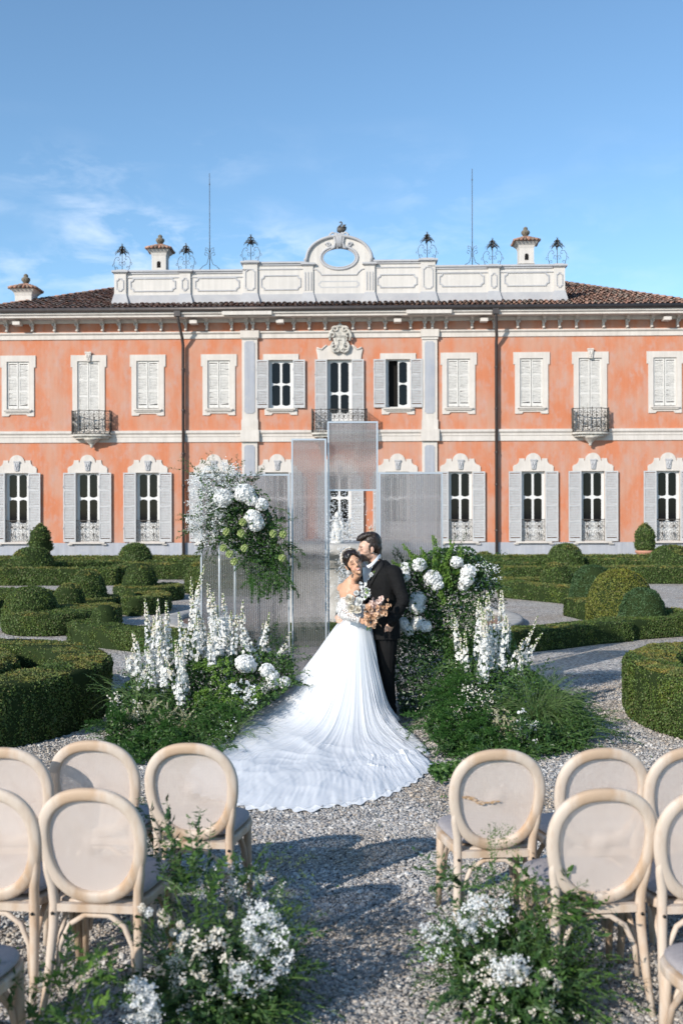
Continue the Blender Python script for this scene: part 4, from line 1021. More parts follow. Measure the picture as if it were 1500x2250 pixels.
def screen(px0, px1, ptop, pbot, D, label, zbot=None, legs=True):
    a = at(px0, ptop, D); b = at(px1, ptop, D); x0, x1, z1 = a.x, b.x, a.z
    z0 = at(px0, pbot, D).z if zbot is None else zbot
    root = empty('ribbed_screen', ((x0 + x1) / 2, D, 0), label=label, category='screen', group='ribbed clear screens behind the couple')
    hw = (x1 - x0) / 2; f = .018
    mb = MB()
    n = int((2 * hw - 2 * f) / .024); dx = (2 * hw - 2 * f) / n; xs = []; 
    vs = []; fs = []
    for k in range(n * 4 + 1):
        x = -hw + f + dx * k / 4; y = -.008 - .0035 * math.cos(2 * PI * k / 4)
        vs += [(x, y, z0 + f), (x, y, z1 - f)]
    for k in range(n * 4): fs.append((2*k, 2*k + 2, 2*k + 3, 2*k + 1))
    mb.add(vs, fs, 0, True)
    mb.add([(-hw + f, .006, z0 + f), (hw - f, .006, z0 + f), (hw - f, .006, z1 - f), (-hw + f, .006, z1 - f)], [(0, 3, 2, 1)], 0)
    mb.build('sheet', ribm, root)
    mb = MB()
    for k in range(1, n): x = -hw + f + dx * k; mb.add([(x - .0016, -.0135, z0 + f), (x + .0016, -.0135, z0 + f), (x + .0016, -.0135, z1 - f), (x - .0016, -.0135, z1 - f)], [(0, 1, 2, 3)])
    mb.build('ribs', webm, root)
    mb = MB(); mb.box(-hw, -hw + f, -.018, .018, z0 if not legs else 0.01, z1); mb.box(hw - f, hw, -.018, .018, z0 if not legs else .01, z1)
    mb.box(-hw + f, hw - f, -.018, .018, z1 - f, z1); mb.box(-hw + f, hw - f, -.018, .018, z0, z0 + f)
    mb.build('frame', framem, root)
    if legs:
        mb = MB()
        for s in (-1, 1): mb.box(s * (hw - .05) - .04, s * (hw - .05) + .04, -.25, .25, .001, .009)
        mb.build('foot_plates', framem, root)
screen(440, 636, 1042, 1500, 11.0, 'wide low ribbed screen on the left behind the hanging flowers', .06)
screen(640, 717, 964, 1500, 10.85, 'tall narrow ribbed screen left of the bride', .06)
screen(719, 830, 926, 1079, 10.95, 'highest ribbed screen, raised over the open gap above the couple', None)
screen(832, 972, 1038, 1500, 10.8, 'ribbed screen on the right behind the groom', .06)
# ---------------------------------------------------------------- plants and flowers
whitep = mat('white_petal', (1, 1, 1), .6, island=[(.80, .80, .79), (.72, .73, .74), (.84, .83, .80), (.76, .78, .74)], transl=.28, spec=.2)
creamp = mat('cream_petal', (1, 1, 1), .6, island=[(.80, .76, .68), (.74, .66, .54), (.84, .82, .78), (.70, .64, .50)], transl=.28, spec=.2)
greenbud = mat('green_bud', (1, 1, 1), .5, island=[(.30, .38, .10), (.42, .48, .20), (.22, .32, .08), (.55, .58, .34)], transl=.2)
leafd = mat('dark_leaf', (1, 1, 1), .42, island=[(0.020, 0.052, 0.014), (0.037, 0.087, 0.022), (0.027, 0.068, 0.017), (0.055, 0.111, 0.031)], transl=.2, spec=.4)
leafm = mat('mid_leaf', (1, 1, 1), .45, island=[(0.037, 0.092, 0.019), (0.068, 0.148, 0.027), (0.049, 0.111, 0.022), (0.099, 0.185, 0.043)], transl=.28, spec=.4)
leafb = mat('bright_leaf', (1, 1, 1), .5, island=[(0.115, 0.218, 0.034), (0.172, 0.299, 0.052), (0.092, 0.184, 0.029), (0.230, 0.345, 0.081)], transl=.3, spec=.3)
fernm = mat('fern_green', (1, 1, 1), .6, island=[(0.025, 0.080, 0.016), (0.040, 0.113, 0.023), (0.056, 0.147, 0.030), (0.034, 0.096, 0.018)], transl=.3, spec=.2)
grassm = mat('fountain_grass', (1, 1, 1), .6, island=[(.10, .17, .05), (.15, .22, .08), (.08, .14, .04), (.2, .26, .12)], transl=.3, spec=.2)
astil = mat('astilbe_cream', (1, 1, 1), .7, island=[(.62, .56, .38), (.70, .66, .50), (.50, .46, .28)], transl=.25)
stemm = mat('stem_green', (.07, .13, .03), .6)
brownst = mat('brown_twig', (.09, .06, .035), .8)
PALETTE = [whitep, creamp, greenbud, leafd, leafm, leafb, fernm, grassm, astil, stemm, brownst]
W_, C_, GB, LD, LMm, LB, FN, GR, AS, ST, BR = range(11)
class Cloud:
    def __init__(s): s.parts = []
    def cards(s, P, Nn, size, mi, **k):
        V, F = leaf_cards(np.asarray(P, float), np.asarray(Nn, float), size, **k); s.parts.append((V, F, mi)); return s
    def florets(s, P, Nn, size, mi, k=5, cup=.35, aspect=1.15):
        P = np.asarray(P, float); Nn = unit(np.asarray(Nn, float)); n = len(P)
        if n == 0: return s
        a = unit(np.cross(Nn, rng.normal(size=(n, 3)))); b = np.cross(Nn, a); size = np.broadcast_to(size, n)[:, None]
        ph = rng.uniform(0, 6.28, n)
        for j in range(k):
            an = (ph + 2 * PI * j / k)[:, None]; d = a * np.cos(an) + b * np.sin(an); w_ = -a * np.sin(an) + b * np.cos(an)
            cu = cup * rng.uniform(.6, 1.5, (n, 1)); rad = size * .5
            base = P + Nn * 0; tip = P + d * rad + Nn * rad * cu; mid = P + d * rad * .62 + Nn * rad * cu * .75
            h = w_ * rad * .5 * (2 * PI / k) / 2.6 * aspect * 1.6
            m0 = P + d * rad * .40 + Nn * rad * cu * .35; m2_ = P + d * rad * .86 + Nn * rad * cu * (1.0 + rng.uniform(-.25, .25, (n, 1)))
            V = np.stack([base, m0 - h * .8, m2_ - h * .72, tip + Nn * rad * .06, m2_ + h * .72, m0 + h * .8], 1).reshape(-1, 3); i6 = 6 * np.arange(n)[:, None]
            s.parts.append((V, np.concatenate([i6 + np.array([0, 1, 2, 3]), i6 + np.array([0, 3, 4, 5])]), mi))
        return s
    def strip(s, pts, wd, mi, nrm=None):
        """ribbon along pts; wd list of widths"""
        P = np.asarray(pts, float); n = len(P); t = np.gradient(P, axis=0); t = unit(t)
        u = unit(np.cross(t, np.array([.3, -1, .15]) if nrm is None else nrm)); wd = np.broadcast_to(wd, n)[:, None]
        V = np.stack([P - u * wd / 2, P + u * wd / 2], 1).reshape(-1, 3)
        F = np.array([(2*i, 2*i+1, 2*i+3, 2*i+2) for i in range(n - 1)]); s.parts.append((V, F, mi)); return s
    def balls(s, P, r, mi):
        P = np.asarray(P, float); n = len(P); r = np.broadcast_to(r, n)
        q = [(-1,-1,-1),(1,-1,-1),(1,1,-1),(-1,1,-1),(-1,-1,1),(1,-1,1),(1,1,1),(-1,1,1)]
        q = np.array(q) / 1.5; f = np.array([(0,3,2,1),(4,5,6,7),(0,1,5,4),(1,2,6,5),(2,3,7,6),(3,0,4,7)])
        V = (P[:, None] + q[None] * r[:, None, None]).reshape(-1, 3); F = (f[None] + 8 * np.arange(n)[:, None, None]).reshape(-1, 4)
        s.parts.append((V, F, mi)); return s
    def obj(s, name, parent=None, smooth=False, **tags):
        V, F, M = join_np(s.parts); used = sorted(set(M.tolist())); rm = {u: i for i, u in enumerate(used)}
        me = np_mesh(name, V, F, [PALETTE[u] for u in used], smooth, np.array([rm[x] for x in M.tolist()]))
        return share(name, me, parent, **tags)
def fib(n):
    i = np.arange(n) + .5; ph = np.arccos(1 - 2 * i / n); th = PI * (1 + 5 ** .5) * i
    return np.stack([np.cos(th) * np.sin(ph), np.sin(th) * np.sin(ph), np.cos(ph)], 1)
def curve3(p0, d, ln, droop=0.0, n=8, bend=None):
    p = np.array(p0, float); d = np.array(d, float); d /= np.linalg.norm(d); out_ = [p.copy()]
    for i in range(n):
        d = d + np.array([0, 0, -droop / n]); 
        if bend is not None: d = d + np.array(bend) / n
        d /= np.linalg.norm(d); p = p + d * ln / n; out_.append(p.copy())
    return np.array(out_)
def hydrangea(parent, c, r, mi=W_, fl=.034, squash=(1, 1, .92)):
    n = int(4 * PI * r * r / (fl * fl) * 1.9); D = fib(n) + rng.normal(size=(n, 3)) * .05; D = unit(D)
    sh = 1 + .10 * fnoise(D * 2.2 + np.array(c) * 3, 1.5)[:, None] + rng.normal(size=(n, 1)) * .03
    q = np.array(squash); P = np.array(c) + D * q * r * sh; cl = Cloud().florets(P, D + rng.normal(size=(n, 3)) * .28, fl, mi, 4, .18, 1.25)
    P2 = np.array(c) + D * q * r * .8; cl.florets(P2, D, fl * 1.2, mi, 4, .1, 1.3)
    k = max(6, n // 12); cl.balls(P[:k] + D[:k] * .002, .002, GB)
    return cl.obj('hydrangea_head', parent)
def delphinium(parent, p0, p1, rad=.030, dens=1.0, budfrac=.35, fl=.038):
    p0, p1 = np.array(p0, float), np.array(p1, float); ax = p1 - p0; L_ = np.linalg.norm(ax); t_ = ax / L_
    u = unit(np.cross(t_, [0.1, 1, 0])); v = np.cross(t_, u); bend = rng.normal(size=3) * .03 * L_
    def axis(s): s = np.asarray(s)[:, None]; return p0 + ax * s + bend * np.sin(s * PI)
    n = int(L_ * 175 * dens); s = np.sort(rng.random(n)) * (1 - budfrac * .7); a = rng.uniform(0, 6.28, n)
    R_ = rad * (1.05 - .45 * s); D = np.cos(a)[:, None] * u + np.sin(a)[:, None] * v
    P = axis(s) + D * R_[:, None]; cl = Cloud().florets(P, D + rng.normal(size=(n, 3)) * .3 + np.array([0, 0, .1]), fl * (1.05 - .45 * s), W_, 5, .3, 1.25)
    cl.florets(P + D * .003, D, .010, C_, 3, .5)
    n2 = int(L_ * 95); s2 = 1 - budfrac * rng.random(n2) ** .9; a = rng.uniform(0, 6.28, n2); D = np.cos(a)[:, None] * u + np.sin(a)[:, None] * v
    k = (1 - s2) / budfrac
    P = axis(s2) + D * (rad * (.22 + .6 * k))[:, None]; h = rng.random(n2) < .35 + .5 * k
    cl.balls(P[h], .0065 + .004 * k[h], C_); cl.balls(P[~h], .0045 + .003 * k[~h], GB)
    ss = np.linspace(-.25, 1, 12); cl.strip(axis(ss), .006, ST); cl.strip(axis(ss), .006, ST, nrm=np.array([1, .2, 0]))
    return cl.obj('delphinium_spike', parent)
def leafbranch(cl, p0, d, ln, n=16, ls=.05, mi=LMm, droop=.5, aspect=2.6, stem=ST, tw=.004, spread=1.0):
    c = curve3(p0, d, ln, droop, 8, rng.normal(size=3) * .3)
    cl.strip(c, np.linspace(tw, tw * .4, len(c)), stem); s = (np.arange(n) + .5) / n * .88 + .12; x = s * (len(c) - 1); i = np.minimum(x.astype(int), len(c) - 2); f = (x - i)[:, None]
    P = c[i] * (1 - f) + c[i + 1] * f; t = unit(c[i + 1] - c[i]); sd = unit(np.cross(t, rng.normal(size=(n, 3)))) * spread
    fd = unit(t * .75 + sd); up = unit(np.cross(fd, np.cross(t, sd)) + rng.normal(size=(n, 3)) * .3 + np.array([0, 0, .5]))
    sz = ls * (1 - .35 * s); V, F = leaf_cards(P + fd * sz[:, None] * .5, up, sz, tilt=.05, aspect=aspect, flatdir=fd * 3); cl.parts.append((V, F, mi))
def plume(cl, p0, d, ln, n=160, fl=.028, mi=FN, droop=1.0, width=.05, taper=1.0, aspect=9, thick=None):
    c = curve3(p0, d, ln, droop, 10, rng.normal(size=3) * .3); cl.strip(c, .003, ST)
    s = rng.random(n) ** .8; x = s * (len(c) - 1.001); i = x.astype(int); f = (x - i)[:, None]; P = c[i] * (1 - f) + c[i + 1] * f; t = unit(c[i + 1] - c[i])
    side = unit(rng.normal(size=(n, 3)) * np.array([1, .6, .8])); o = (width * (1 - s * taper * .8) * rng.random(n))[:, None]
    fd = unit(t * .9 + side); P = P + fd * o
    V, F = leaf_cards(P, unit(np.cross(fd, rng.normal(size=(n, 3)))), fl, tilt=.1, aspect=aspect, flatdir=fd * 3, fold=0); cl.parts.append((V, F, mi))
def grass(cl, p0, n=60, ln=.5, sp=.5, mi=GR, wd=.0045, droop=2.2, lean=(0, 0, 0), seed=True):
    for k in range(n):
        d = np.array([rng.normal() * sp, rng.normal() * sp, 1.0]) + np.array(lean); c = curve3(np.array(p0) + rng.normal(size=3) * .02, d, ln * rng.uniform(.6, 1.15), droop * rng.uniform(.5, 1.2), 9)
        cl.strip(c, np.linspace(wd, wd * .35, len(c)), mi, nrm=rng.normal(size=3))
        if seed and rng.random() < .5: plume(cl, c[6], c[8] - c[6], ln * .25, 22, .016, mi, .6, .016, 1, 9)
def bells(cl, p0, p1, r=.022, dens=1.0):
    p0, p1 = np.array(p0, float), np.array(p1, float); ax = p1 - p0; L_ = np.linalg.norm(ax); n = int(L_ * 220 * dens); s = rng.random(n) * 1.0
    D = unit(np.cross(ax, rng.normal(size=(n, 3)))); b = rng.normal(size=3) * .05 * L_; A = lambda s: p0 + ax * s[:, None] + b * np.sin(s * PI)[:, None]
    P = A(s) + D * (r * (1 - .5 * s))[:, None]; cl.florets(P, D + np.array([0, 0, .4]), .026 * (1 - .4 * s), LB, 4, .7, 1.3); cl.strip(A(np.linspace(0, 1, 8)), .008, LB)
def umbels(cl, C, nper=16, rad=.03, fl=.010, mi=W_, up=(0, -.3, 1)):
    C = np.asarray(C, float); n = len(C); N0 = unit(np.array(up) + rng.normal(size=(n, 3)) * .5)
    for j in range(nper):
        o = rng.normal(size=(n, 3)); o = o - (o * N0).sum(1, keepdims=True) * N0 * .6
        P = C + o * rad * .5; cl.florets(P, N0 + rng.normal(size=(n, 3)) * .5, fl * rng.uniform(.7, 1.3, n), mi, 4, .4, 1.3)
def inpoly(poly, n):
    xs = [p[0] for p in poly]; ys = [p[1] for p in poly]; out_ = []
    while len(out_) < n:
        x = rng.uniform(min(xs), max(xs)); y = rng.uniform(min(ys), max(ys)); c = False; j = len(poly) - 1
        for i in range(len(poly)):
            if (poly[i][1] > y) != (poly[j][1] > y) and x < (poly[j][0] - poly[i][0]) * (y - poly[i][1]) / (poly[j][1] - poly[i][1]) + poly[i][0]: c = not c
            j = i
        if c: out_.append((x, y))
    return out_
def fill(poly, n, D, dd):               # points in a region of the bush, spread in depth
    P = np.array([tuple(at(x, y, D + rng.normal() * dd)) for x, y in inpoly(poly, n)]); P[:, 2] = np.maximum(P[:, 2], .02); return P
acry = mat('clear_acrylic', (.75, .78, .80), .12, transl=.5, spec=.6)
whitebox = mat('white_plinth', (.75, .75, .74), .5)
# 1. hanging flower column at left ------------------------------------------------------
D1 = 10.4
st = empty('flower_stand', tuple(at(497, 1500, 10.55).xy) + (0,), label='slim clear stand with two rods on a white block holding the hanging flowers at left', category='flower stand')
sx = st.location.x
mb = MB(); mb.box(-.16, .06, -.09, .09, 0, .93); mb.build('block', whitebox, st)
mb = MB(); mb.box(-.18, .16, -.11, .11, .933, .95); mb.build('plate', acry, st)
for px in (482, 516): x = at(px, 1300, 10.55).x - sx; mb = MB(); mb.tube([(x, 0, .952), (x, 0, 1.85)], .011, 10); mb.build('rod', acry, st)
def arrangement(name, px, D, label, z=0):
    p = at(px, 1300, D); return empty(name, (p.x, D, z), label=label, category='flower arrangement')
class Rel:                               # builds in world space, hangs parts under the thing's base
    pass
def adopt(root):                         # children were made in world coordinates
    for c in root.children: c.matrix_parent_inverse = Matrix.Translation(root.location).inverted()
fa = arrangement('flower_arrangement', 500, D1, 'hanging column of hydrangeas, white sprays and dark fern on the stand at left', .96)
for px, py, r_ in ((491, 1094, 20), (537, 1084, 21), (553, 1098, 14), (574, 1108, 14), (556, 1138, 18), (563, 1151, 17)):
    hydrangea(fa, at(px, py, D1 - .22), r_ * .00475)
cl = Cloud()
green = [(440, 1050), (540, 1040), (590, 1090), (620, 1160), (632, 1240), (620, 1290), (590, 1318), (552, 1300), (530, 1235), (490, 1205), (450, 1190), (425, 1130)]
core = [(460, 1080), (560, 1075), (600, 1140), (615, 1210), (600, 1250), (545, 1230), (490, 1190), (450, 1160)]
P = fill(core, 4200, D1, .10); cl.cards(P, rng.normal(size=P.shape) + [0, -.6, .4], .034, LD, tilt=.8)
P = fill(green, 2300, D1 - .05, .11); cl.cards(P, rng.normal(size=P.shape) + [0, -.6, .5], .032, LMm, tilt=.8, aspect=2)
cl.obj('foliage', fa)
cl = Cloud()
for x, y in inpoly([(545, 1200), (632, 1170), (640, 1290), (600, 1300), (545, 1290)], 46):
    plume(cl, at(x, y - 15, D1 + rng.normal() * .08), (rng.normal() * .6, rng.normal() * .4, -.4), .26, 190, .030, FN, .8, .075)
for x, y in inpoly([(470, 1120), (600, 1090), (610, 1180), (500, 1190)], 16):
    plume(cl, at(x, y, D1 - .15), (rng.normal() * .8, -.3, .2), .20, 130, .030, FN, .8, .06)
cl.obj('fern_plumes', fa)
cl = Cloud()                             # loose leafy sprays at the crown and the flank
for (x, y, dx, dz, ln, m_) in ((470, 1065, -.9, .75, .42, LMm), (480, 1060, -.6, .8, .35, LMm), (520, 1060, .3, 1, .26, LMm), (500, 1070, .0, 1, .24, LMm), (545, 1070, .5, .8, .22, LD), (440, 1160, -1, .1, .25, LMm), (440, 1140, -1, .3, .2, LMm), (455, 1180, -.4, -1, .22, LD), (470, 1190, -.2, -1, .22, LD), (600, 1150, .9, .1, .2, LMm), (610, 1200, .8, -.3, .18, LMm)):
    for q in range(4): leafbranch(cl, at(x + rng.normal() * 8, y + rng.normal() * 6, D1 - .1), (dx + rng.normal() * .18, rng.normal() * .3, dz + rng.normal() * .18), ln, 26, .042, m_, .3, 2.8, BR)
cl.obj('leafy_sprays', fa)
cl = Cloud()
P = fill([(415, 1095), (435, 1040), (480, 1015), (545, 1025), (520, 1075), (500, 1120), (475, 1190), (430, 1200), (410, 1150)], 210, D1 - .16, .10)
umbels(cl, P, 16, .046, .0125); P = fill([(412, 1070), (450, 1020), (490, 1060), (490, 1180), (440, 1195), (412, 1140)], 70, D1 - .2, .08); umbels(cl, P, 18, .05, .0125); cl.obj('small_white_sprays', fa, kind='stuff')
for px, py in ((533, 1147), (497, 1168), (530, 1172), (491, 1204), (537, 1204), (504, 1217), (515, 1234), (622, 1174), (600, 1172), (620, 1226)):
    c = np.array(at(px, py, D1 - .28)); cl = Cloud(); D_ = fib(34); cl.florets(c + D_ * .026, D_ + [0, 0, .5], .034, GB, 4, .5, 1.4); cl.strip([c, c + [.0, .05, .05], c + [-.02, .15, .09]], .005, ST); cl.obj('green_bud', fa)
adopt(fa)
# 2. arrangement behind the groom, right -------------------------------------------------
D2 = 10.15
fb = arrangement('flower_arrangement', 985, D2, 'tall mound of hydrangeas and green bell stalks beside the groom, right of centre')
for px, py, r_ in ((888, 1250, 14), (887, 1266, 13), (921, 1241, 15), (950, 1270, 18), (960, 1284, 13), (1029, 1256, 16), (1025, 1274, 15), (1018, 1286, 12), (917, 1318, 18), (916, 1334, 16), (884, 1372, 15), (897, 1384, 13), (918, 1370, 15), (934, 1376, 13), (1003, 1235, 13)):
    hydrangea(fb, at(px, py, D2 - .25 + rng.normal() * .03), r_ * .00465)
cl = Cloud()
green = [(872, 1240), (960, 1205), (1030, 1200), (1075, 1240), (1095, 1290), (1060, 1340), (1040, 1400), (1010, 1440), (960, 1420), (880, 1400), (865, 1330)]
P = fill(green, 6500, D2, .12); cl.cards(P, rng.normal(size=P.shape) + [0, -.5, .4], .035, LD, tilt=.8)
P = fill(green, 2600, D2 - .12, .10); cl.cards(P, rng.normal(size=P.shape) + [0, -.5, .6], .03, LMm, tilt=.8)
low = [(872, 1395), (1010, 1400), (1040, 1480), (1000, 1580), (880, 1580), (866, 1480)]
P = fill(low, 6000, D2 - .1, .16); cl.cards(P, rng.normal(size=P.shape) + [0, -.5, .4], .035, LD, tilt=.9, aspect=2.2)
cl.obj('foliage', fb)
cl = Cloud()
for a, b in (((950, 1285), (951, 1176)), ((956, 1280), (990, 1186)), ((935, 1245), (884, 1196)), ((985, 1290), (978, 1235)), ((890, 1250), (862, 1232)), ((965, 1310), (975, 1260)), ((1000, 1260), (1012, 1200)), ((928, 1260), (900, 1215)), ((975, 1330), (962, 1290)), ((940, 1250), (925, 1200))):
    for q in range(2): bells(cl, at(a[0] + q * 4, a[1], D2 - .2), at(b[0] + q * 5, b[1] + q * 8, D2 - .28))
cl.obj('green_bell_stalks', fb)
cl = Cloud(); P = fill([(1010, 1240), (1060, 1225), (1100, 1250), (1105, 1300), (1060, 1320), (1040, 1290)], 46, D2 - .1, .12); umbels(cl, P, 7, .045, .016)
P = fill([(960, 1320), (1060, 1300), (1065, 1400), (990, 1400)], 90, D2 - .22, .08); umbels(cl, P, 8, .045, .010, C_); P = fill(low, 90, D2 - .28, .1); umbels(cl, P, 6, .06, .009, C_); cl.obj('small_white_blossoms', fb, kind='stuff')
cl = Cloud()
for (x, y, dx, dz, ln) in ((1000, 1230, .9, .5, .35), (1050, 1230, .9, .3, .25), (1000, 1230, .3, 1, .2), (1060, 1280, 1, .2, .25), (1070, 1320, 1, 0, .2), (885, 1230, -.5, 1, .15)):
    for q in range(4): leafbranch(cl, at(x + rng.normal() * 8, y + rng.normal() * 6, D2), (dx + rng.normal() * .2, rng.normal() * .3, dz + rng.normal() * .2), ln, 24, .04, LD, .3, 3, ST)
for q in range(14): x, y = inpoly(green, 1)[0]; plume(cl, at(x, y, D2 - .22), (rng.normal(), -.4, .3), .2, 120, .028, FN, .9, .06)
cl.obj('leafy_sprays', fb)
adopt(fb)
# 3. ground bed left ---------------------------------------------------------------------
fc = arrangement('flower_arrangement', 430, 9.3, 'wide ground bed of white delphinium spikes, fern and grass left of the train')
DL = [((397, 1548), (386, 1405), 9.0), ((402, 1520), (398, 1420), 9.1), ((352, 1500), (346, 1316), 9.3), ((362, 1510), (352, 1370), 9.2), ((322, 1475), (318, 1315), 9.5), ((452, 1450), (449, 1240), 9.8), ((442, 1440), (420, 1268), 9.9), ((462, 1450), (468, 1300), 9.7), ((480, 1440), (478, 1330), 9.6), ((503, 1430), (490, 1304), 9.8), ((512, 1440), (520, 1350), 9.7), ((545, 1445), (534, 1318), 9.7), ((566, 1440), (592, 1345), 9.8), ((603, 1462), (638, 1386), 9.8), ((303, 1485), (291, 1385), 9.4), ((290, 1470), (276, 1440), 9.4), ((372, 1445), (365, 1318), 9.7), ((335, 1510), (326, 1420), 9.2), ((340, 1460), (338, 1360), 9.4), ((398, 1440), (392, 1345), 9.6), ((425, 1450), (432, 1350), 9.5), ((586, 1440), (578, 1370), 9.9), ((466, 1470), (459, 1390), 9.3), ((400, 1480), (408, 1380), 9.3)]
for i, (a, b, D) in enumerate(DL + [((a[0] + rng.normal() * 16, a[1] + 10), (b[0] + rng.normal() * 16, b[1] + 38), D + .1) for a, b, D in DL[:18]]): delphinium(fc, at(*a, D), at(*b, D + .05 + rng.normal() * .08), rng.uniform(.026, .036), rng.uniform(.7, 1.05), .35 if i not in (13, 15) else .6)
for px, py, r_ in ((538, 1458, 20), (548, 1464, 15), (586, 1474, 16), (597, 1487, 15), (600, 1502, 14), (577, 1516, 15), (624, 1500, 13)): hydrangea(fc, at(px, py, 9.35), r_ * .0043)
bed = [(232, 1600), (245, 1530), (300, 1480), (420, 1450), (560, 1430), (640, 1440), (650, 1500), (600, 1540), (530, 1590), (500, 1650), (440, 1690), (300, 1700), (240, 1660)]
cl = Cloud()
def bedfill(poly, n, size, mi, D0, k, aspect=1.9, zmin=.02, zmax=None):
    """leaves fill a mound: the farther up in the picture, the farther back"""
    pts = inpoly(poly, n); P = []
    for x, y in pts:
        D = D0 - (y - 1560) * k + rng.normal() * .12; p = at(x, y, D); P.append((p.x, p.y, max(zmin, p.z)))
    P = np.array(P); cl.cards(P, rng.normal(size=P.shape) + [0, -.4, .8], size, mi, tilt=.8, aspect=aspect)
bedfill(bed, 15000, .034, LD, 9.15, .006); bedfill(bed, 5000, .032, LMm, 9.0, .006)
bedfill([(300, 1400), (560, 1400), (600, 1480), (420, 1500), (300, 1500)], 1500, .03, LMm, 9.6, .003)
for k in range(190):
    x, y = bed[k % len(bed)] if k < 110 else inpoly(bed, 1)[0]; cxx, cyy = 430, 1560
    if x > 470 and y > 1500: continue
    D = 9.0 - (y - 1560) * .006; p0 = at(x * .9 + cxx * .1 + rng.normal() * 14, y * .9 + cyy * .1 + rng.normal() * 8, D); p0.z = max(p0.z, .03)
    leafbranch(cl, p0, ((x - cxx) / 200 + rng.normal() * .4, -(y - cyy) / 200 + rng.normal() * .4, .55), rng.uniform(.16, .34), 18, .036, LMm if k % 3 == 0 else LD, .8, 2.6)
cl.obj('foliage', fc)
cl = Cloud()
for x, y in inpoly([(240, 1560), (420, 1590), (500, 1640), (440, 1700), (290, 1700), (235, 1650)], 58):
    plume(cl, at(x, y, 8.95 - (y - 1560) * .006), (rng.normal() * .7, -.5, .5), .28, 190, .032, FN, 1.0, .08)
for x, y in inpoly([(440, 1540), (560, 1540), (520, 1600), (460, 1620)], 14): plume(cl, at(x, y, 8.9), (rng.normal() * .7, -.5, .6), .24, 150, .03, FN, 1.2, .07)
for x, y in inpoly([(560, 1380), (640, 1420), (640, 1500), (570, 1470)], 14): leafbranch(cl, at(x, y, 9.9), (rng.normal() * .5, -.3, .8), .25, 22, .04, LD, .5, 2.8)
cl.obj('fern_plumes', fc)
cl = Cloud()
for k in range(30):
    x, y = inpoly([(425, 1455), (510, 1440), (515, 1500), (470, 1560), (430, 1560)], 1)[0]; a = at(x, y, 9.1); bells(cl, a, a + Vector((rng.normal() * .07, -.05, rng.normal() * .08 + .02)), .016, .9)
for k in range(8):
    x, y = inpoly([(470, 1520), (560, 1515), (560, 1540), (480, 1560)], 1)[0]; a = at(x, y, 9.0); bells(cl, a, a + Vector((.10, -.03, .03)), .018, .9)
cl.obj('green_bell_stalks', fc)
cl = Cloud()
grass(cl, at(505, 1640, 8.75), 110, .48, .45, droop=2.0); grass(cl, at(300, 1560, 9.1), 100, .50, .45, lean=(.3, 0, .0), droop=2.2); grass(cl, at(455, 1640, 8.6), 40, .3, .4); cl.obj('fountain_grass', fc)
cl = Cloud()
for px, py in ((300, 1575), (318, 1560), (285, 1570), (365, 1575), (380, 1560), (350, 1590), (400, 1590), (415, 1580), (390, 1600), (425, 1590), (338, 1545), (408, 1570)):
    for q in range(4): plume(cl, at(px + rng.normal() * 5, py + 12, 8.75), (rng.normal() * .5, -.2, 1), .11, 90, .012, AS, .3, .022, 1, 3.5)
cl.obj('astilbe_plumes', fc)
cl = Cloud(); P = fill([(228, 1610), (240, 1520), (300, 1540), (330, 1600), (300, 1640)], 60, 8.95, .1); umbels(cl, P, 5, .05, .015, C_)
P = fill([(500, 1490), (560, 1500), (565, 1560), (500, 1550)], 34, 9.0, .06); umbels(cl, P, 6, .03, .024); P = fill([(440, 1600), (530, 1570), (500, 1660), (450, 1660)], 20, 8.6, .05); umbels(cl, P, 3, .04, .012); cl.obj('small_white_blossoms', fc, kind='stuff')
adopt(fc)
# 4. ground bed right --------------------------------------------------------------------
fd_ = arrangement('flower_arrangement', 1090, 9.3, 'wide ground bed of white delphiniums, bright fern and grass right of the groom')
DR = [((1050, 1510), (1058, 1330), 9.4), ((1062, 1500), (1064, 1345), 9.3), ((1050, 1440), (1052, 1315), 9.6), ((1083, 1480), (1080, 1340), 9.5), ((1090, 1450), (1101, 1296), 9.6), ((1100, 1470), (1112, 1350), 9.5), ((1072, 1470), (1070, 1300), 9.5), ((1110, 1440), (1118, 1370), 9.7), ((1120, 1470), (1150, 1402), 9.5), ((1150, 1465), (1192, 1388), 9.6), ((1140, 1450), (1182, 1352), 9.7), ((1008, 1450), (997, 1345), 9.7), ((1020, 1470), (1010, 1390), 9.6), ((1030, 1500), (1022, 1380), 9.5), ((1000, 1380), (990, 1330), 9.9), ((1140, 1480), (1140, 1420), 9.5)]
for i, (a, b, D) in enumerate(DR): delphinium(fd_, at(*a, D), at(*b, D + .05), .036 if i < 8 else .024, 1.0 if i < 8 else .55, .33 if i < 8 else .6)
cl = Cloud(); bed = [(930, 1600), (960, 1520), (1010, 1460), (1120, 1440), (1180, 1480), (1270, 1540), (1310, 1600), (1270, 1650), (1160, 1680), (1050, 1690), (980, 1660)]
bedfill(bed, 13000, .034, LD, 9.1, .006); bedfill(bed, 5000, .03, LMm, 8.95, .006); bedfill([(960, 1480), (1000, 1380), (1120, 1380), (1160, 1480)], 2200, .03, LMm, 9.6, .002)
bedfill([(940, 1690), (1000, 1670), (1040, 1700), (960, 1725)], 500, .045, LMm, 8.6, .006)
for k in range(190):
    x, y = bed[k % len(bed)] if k < 110 else inpoly(bed, 1)[0]; cxx, cyy = 1110, 1570; D = 8.95 - (y - 1560) * .006; p0 = at(x * .9 + cxx * .1 + rng.normal() * 14, y * .9 + cyy * .1 + rng.normal() * 8, D); p0.z = max(p0.z, .03)
    leafbranch(cl, p0, ((x - cxx) / 200 + rng.normal() * .4, -(y - cyy) / 200 + rng.normal() * .4, .55), rng.uniform(.16, .34), 18, .036, LMm if k % 3 == 0 else LD, .8, 2.6)
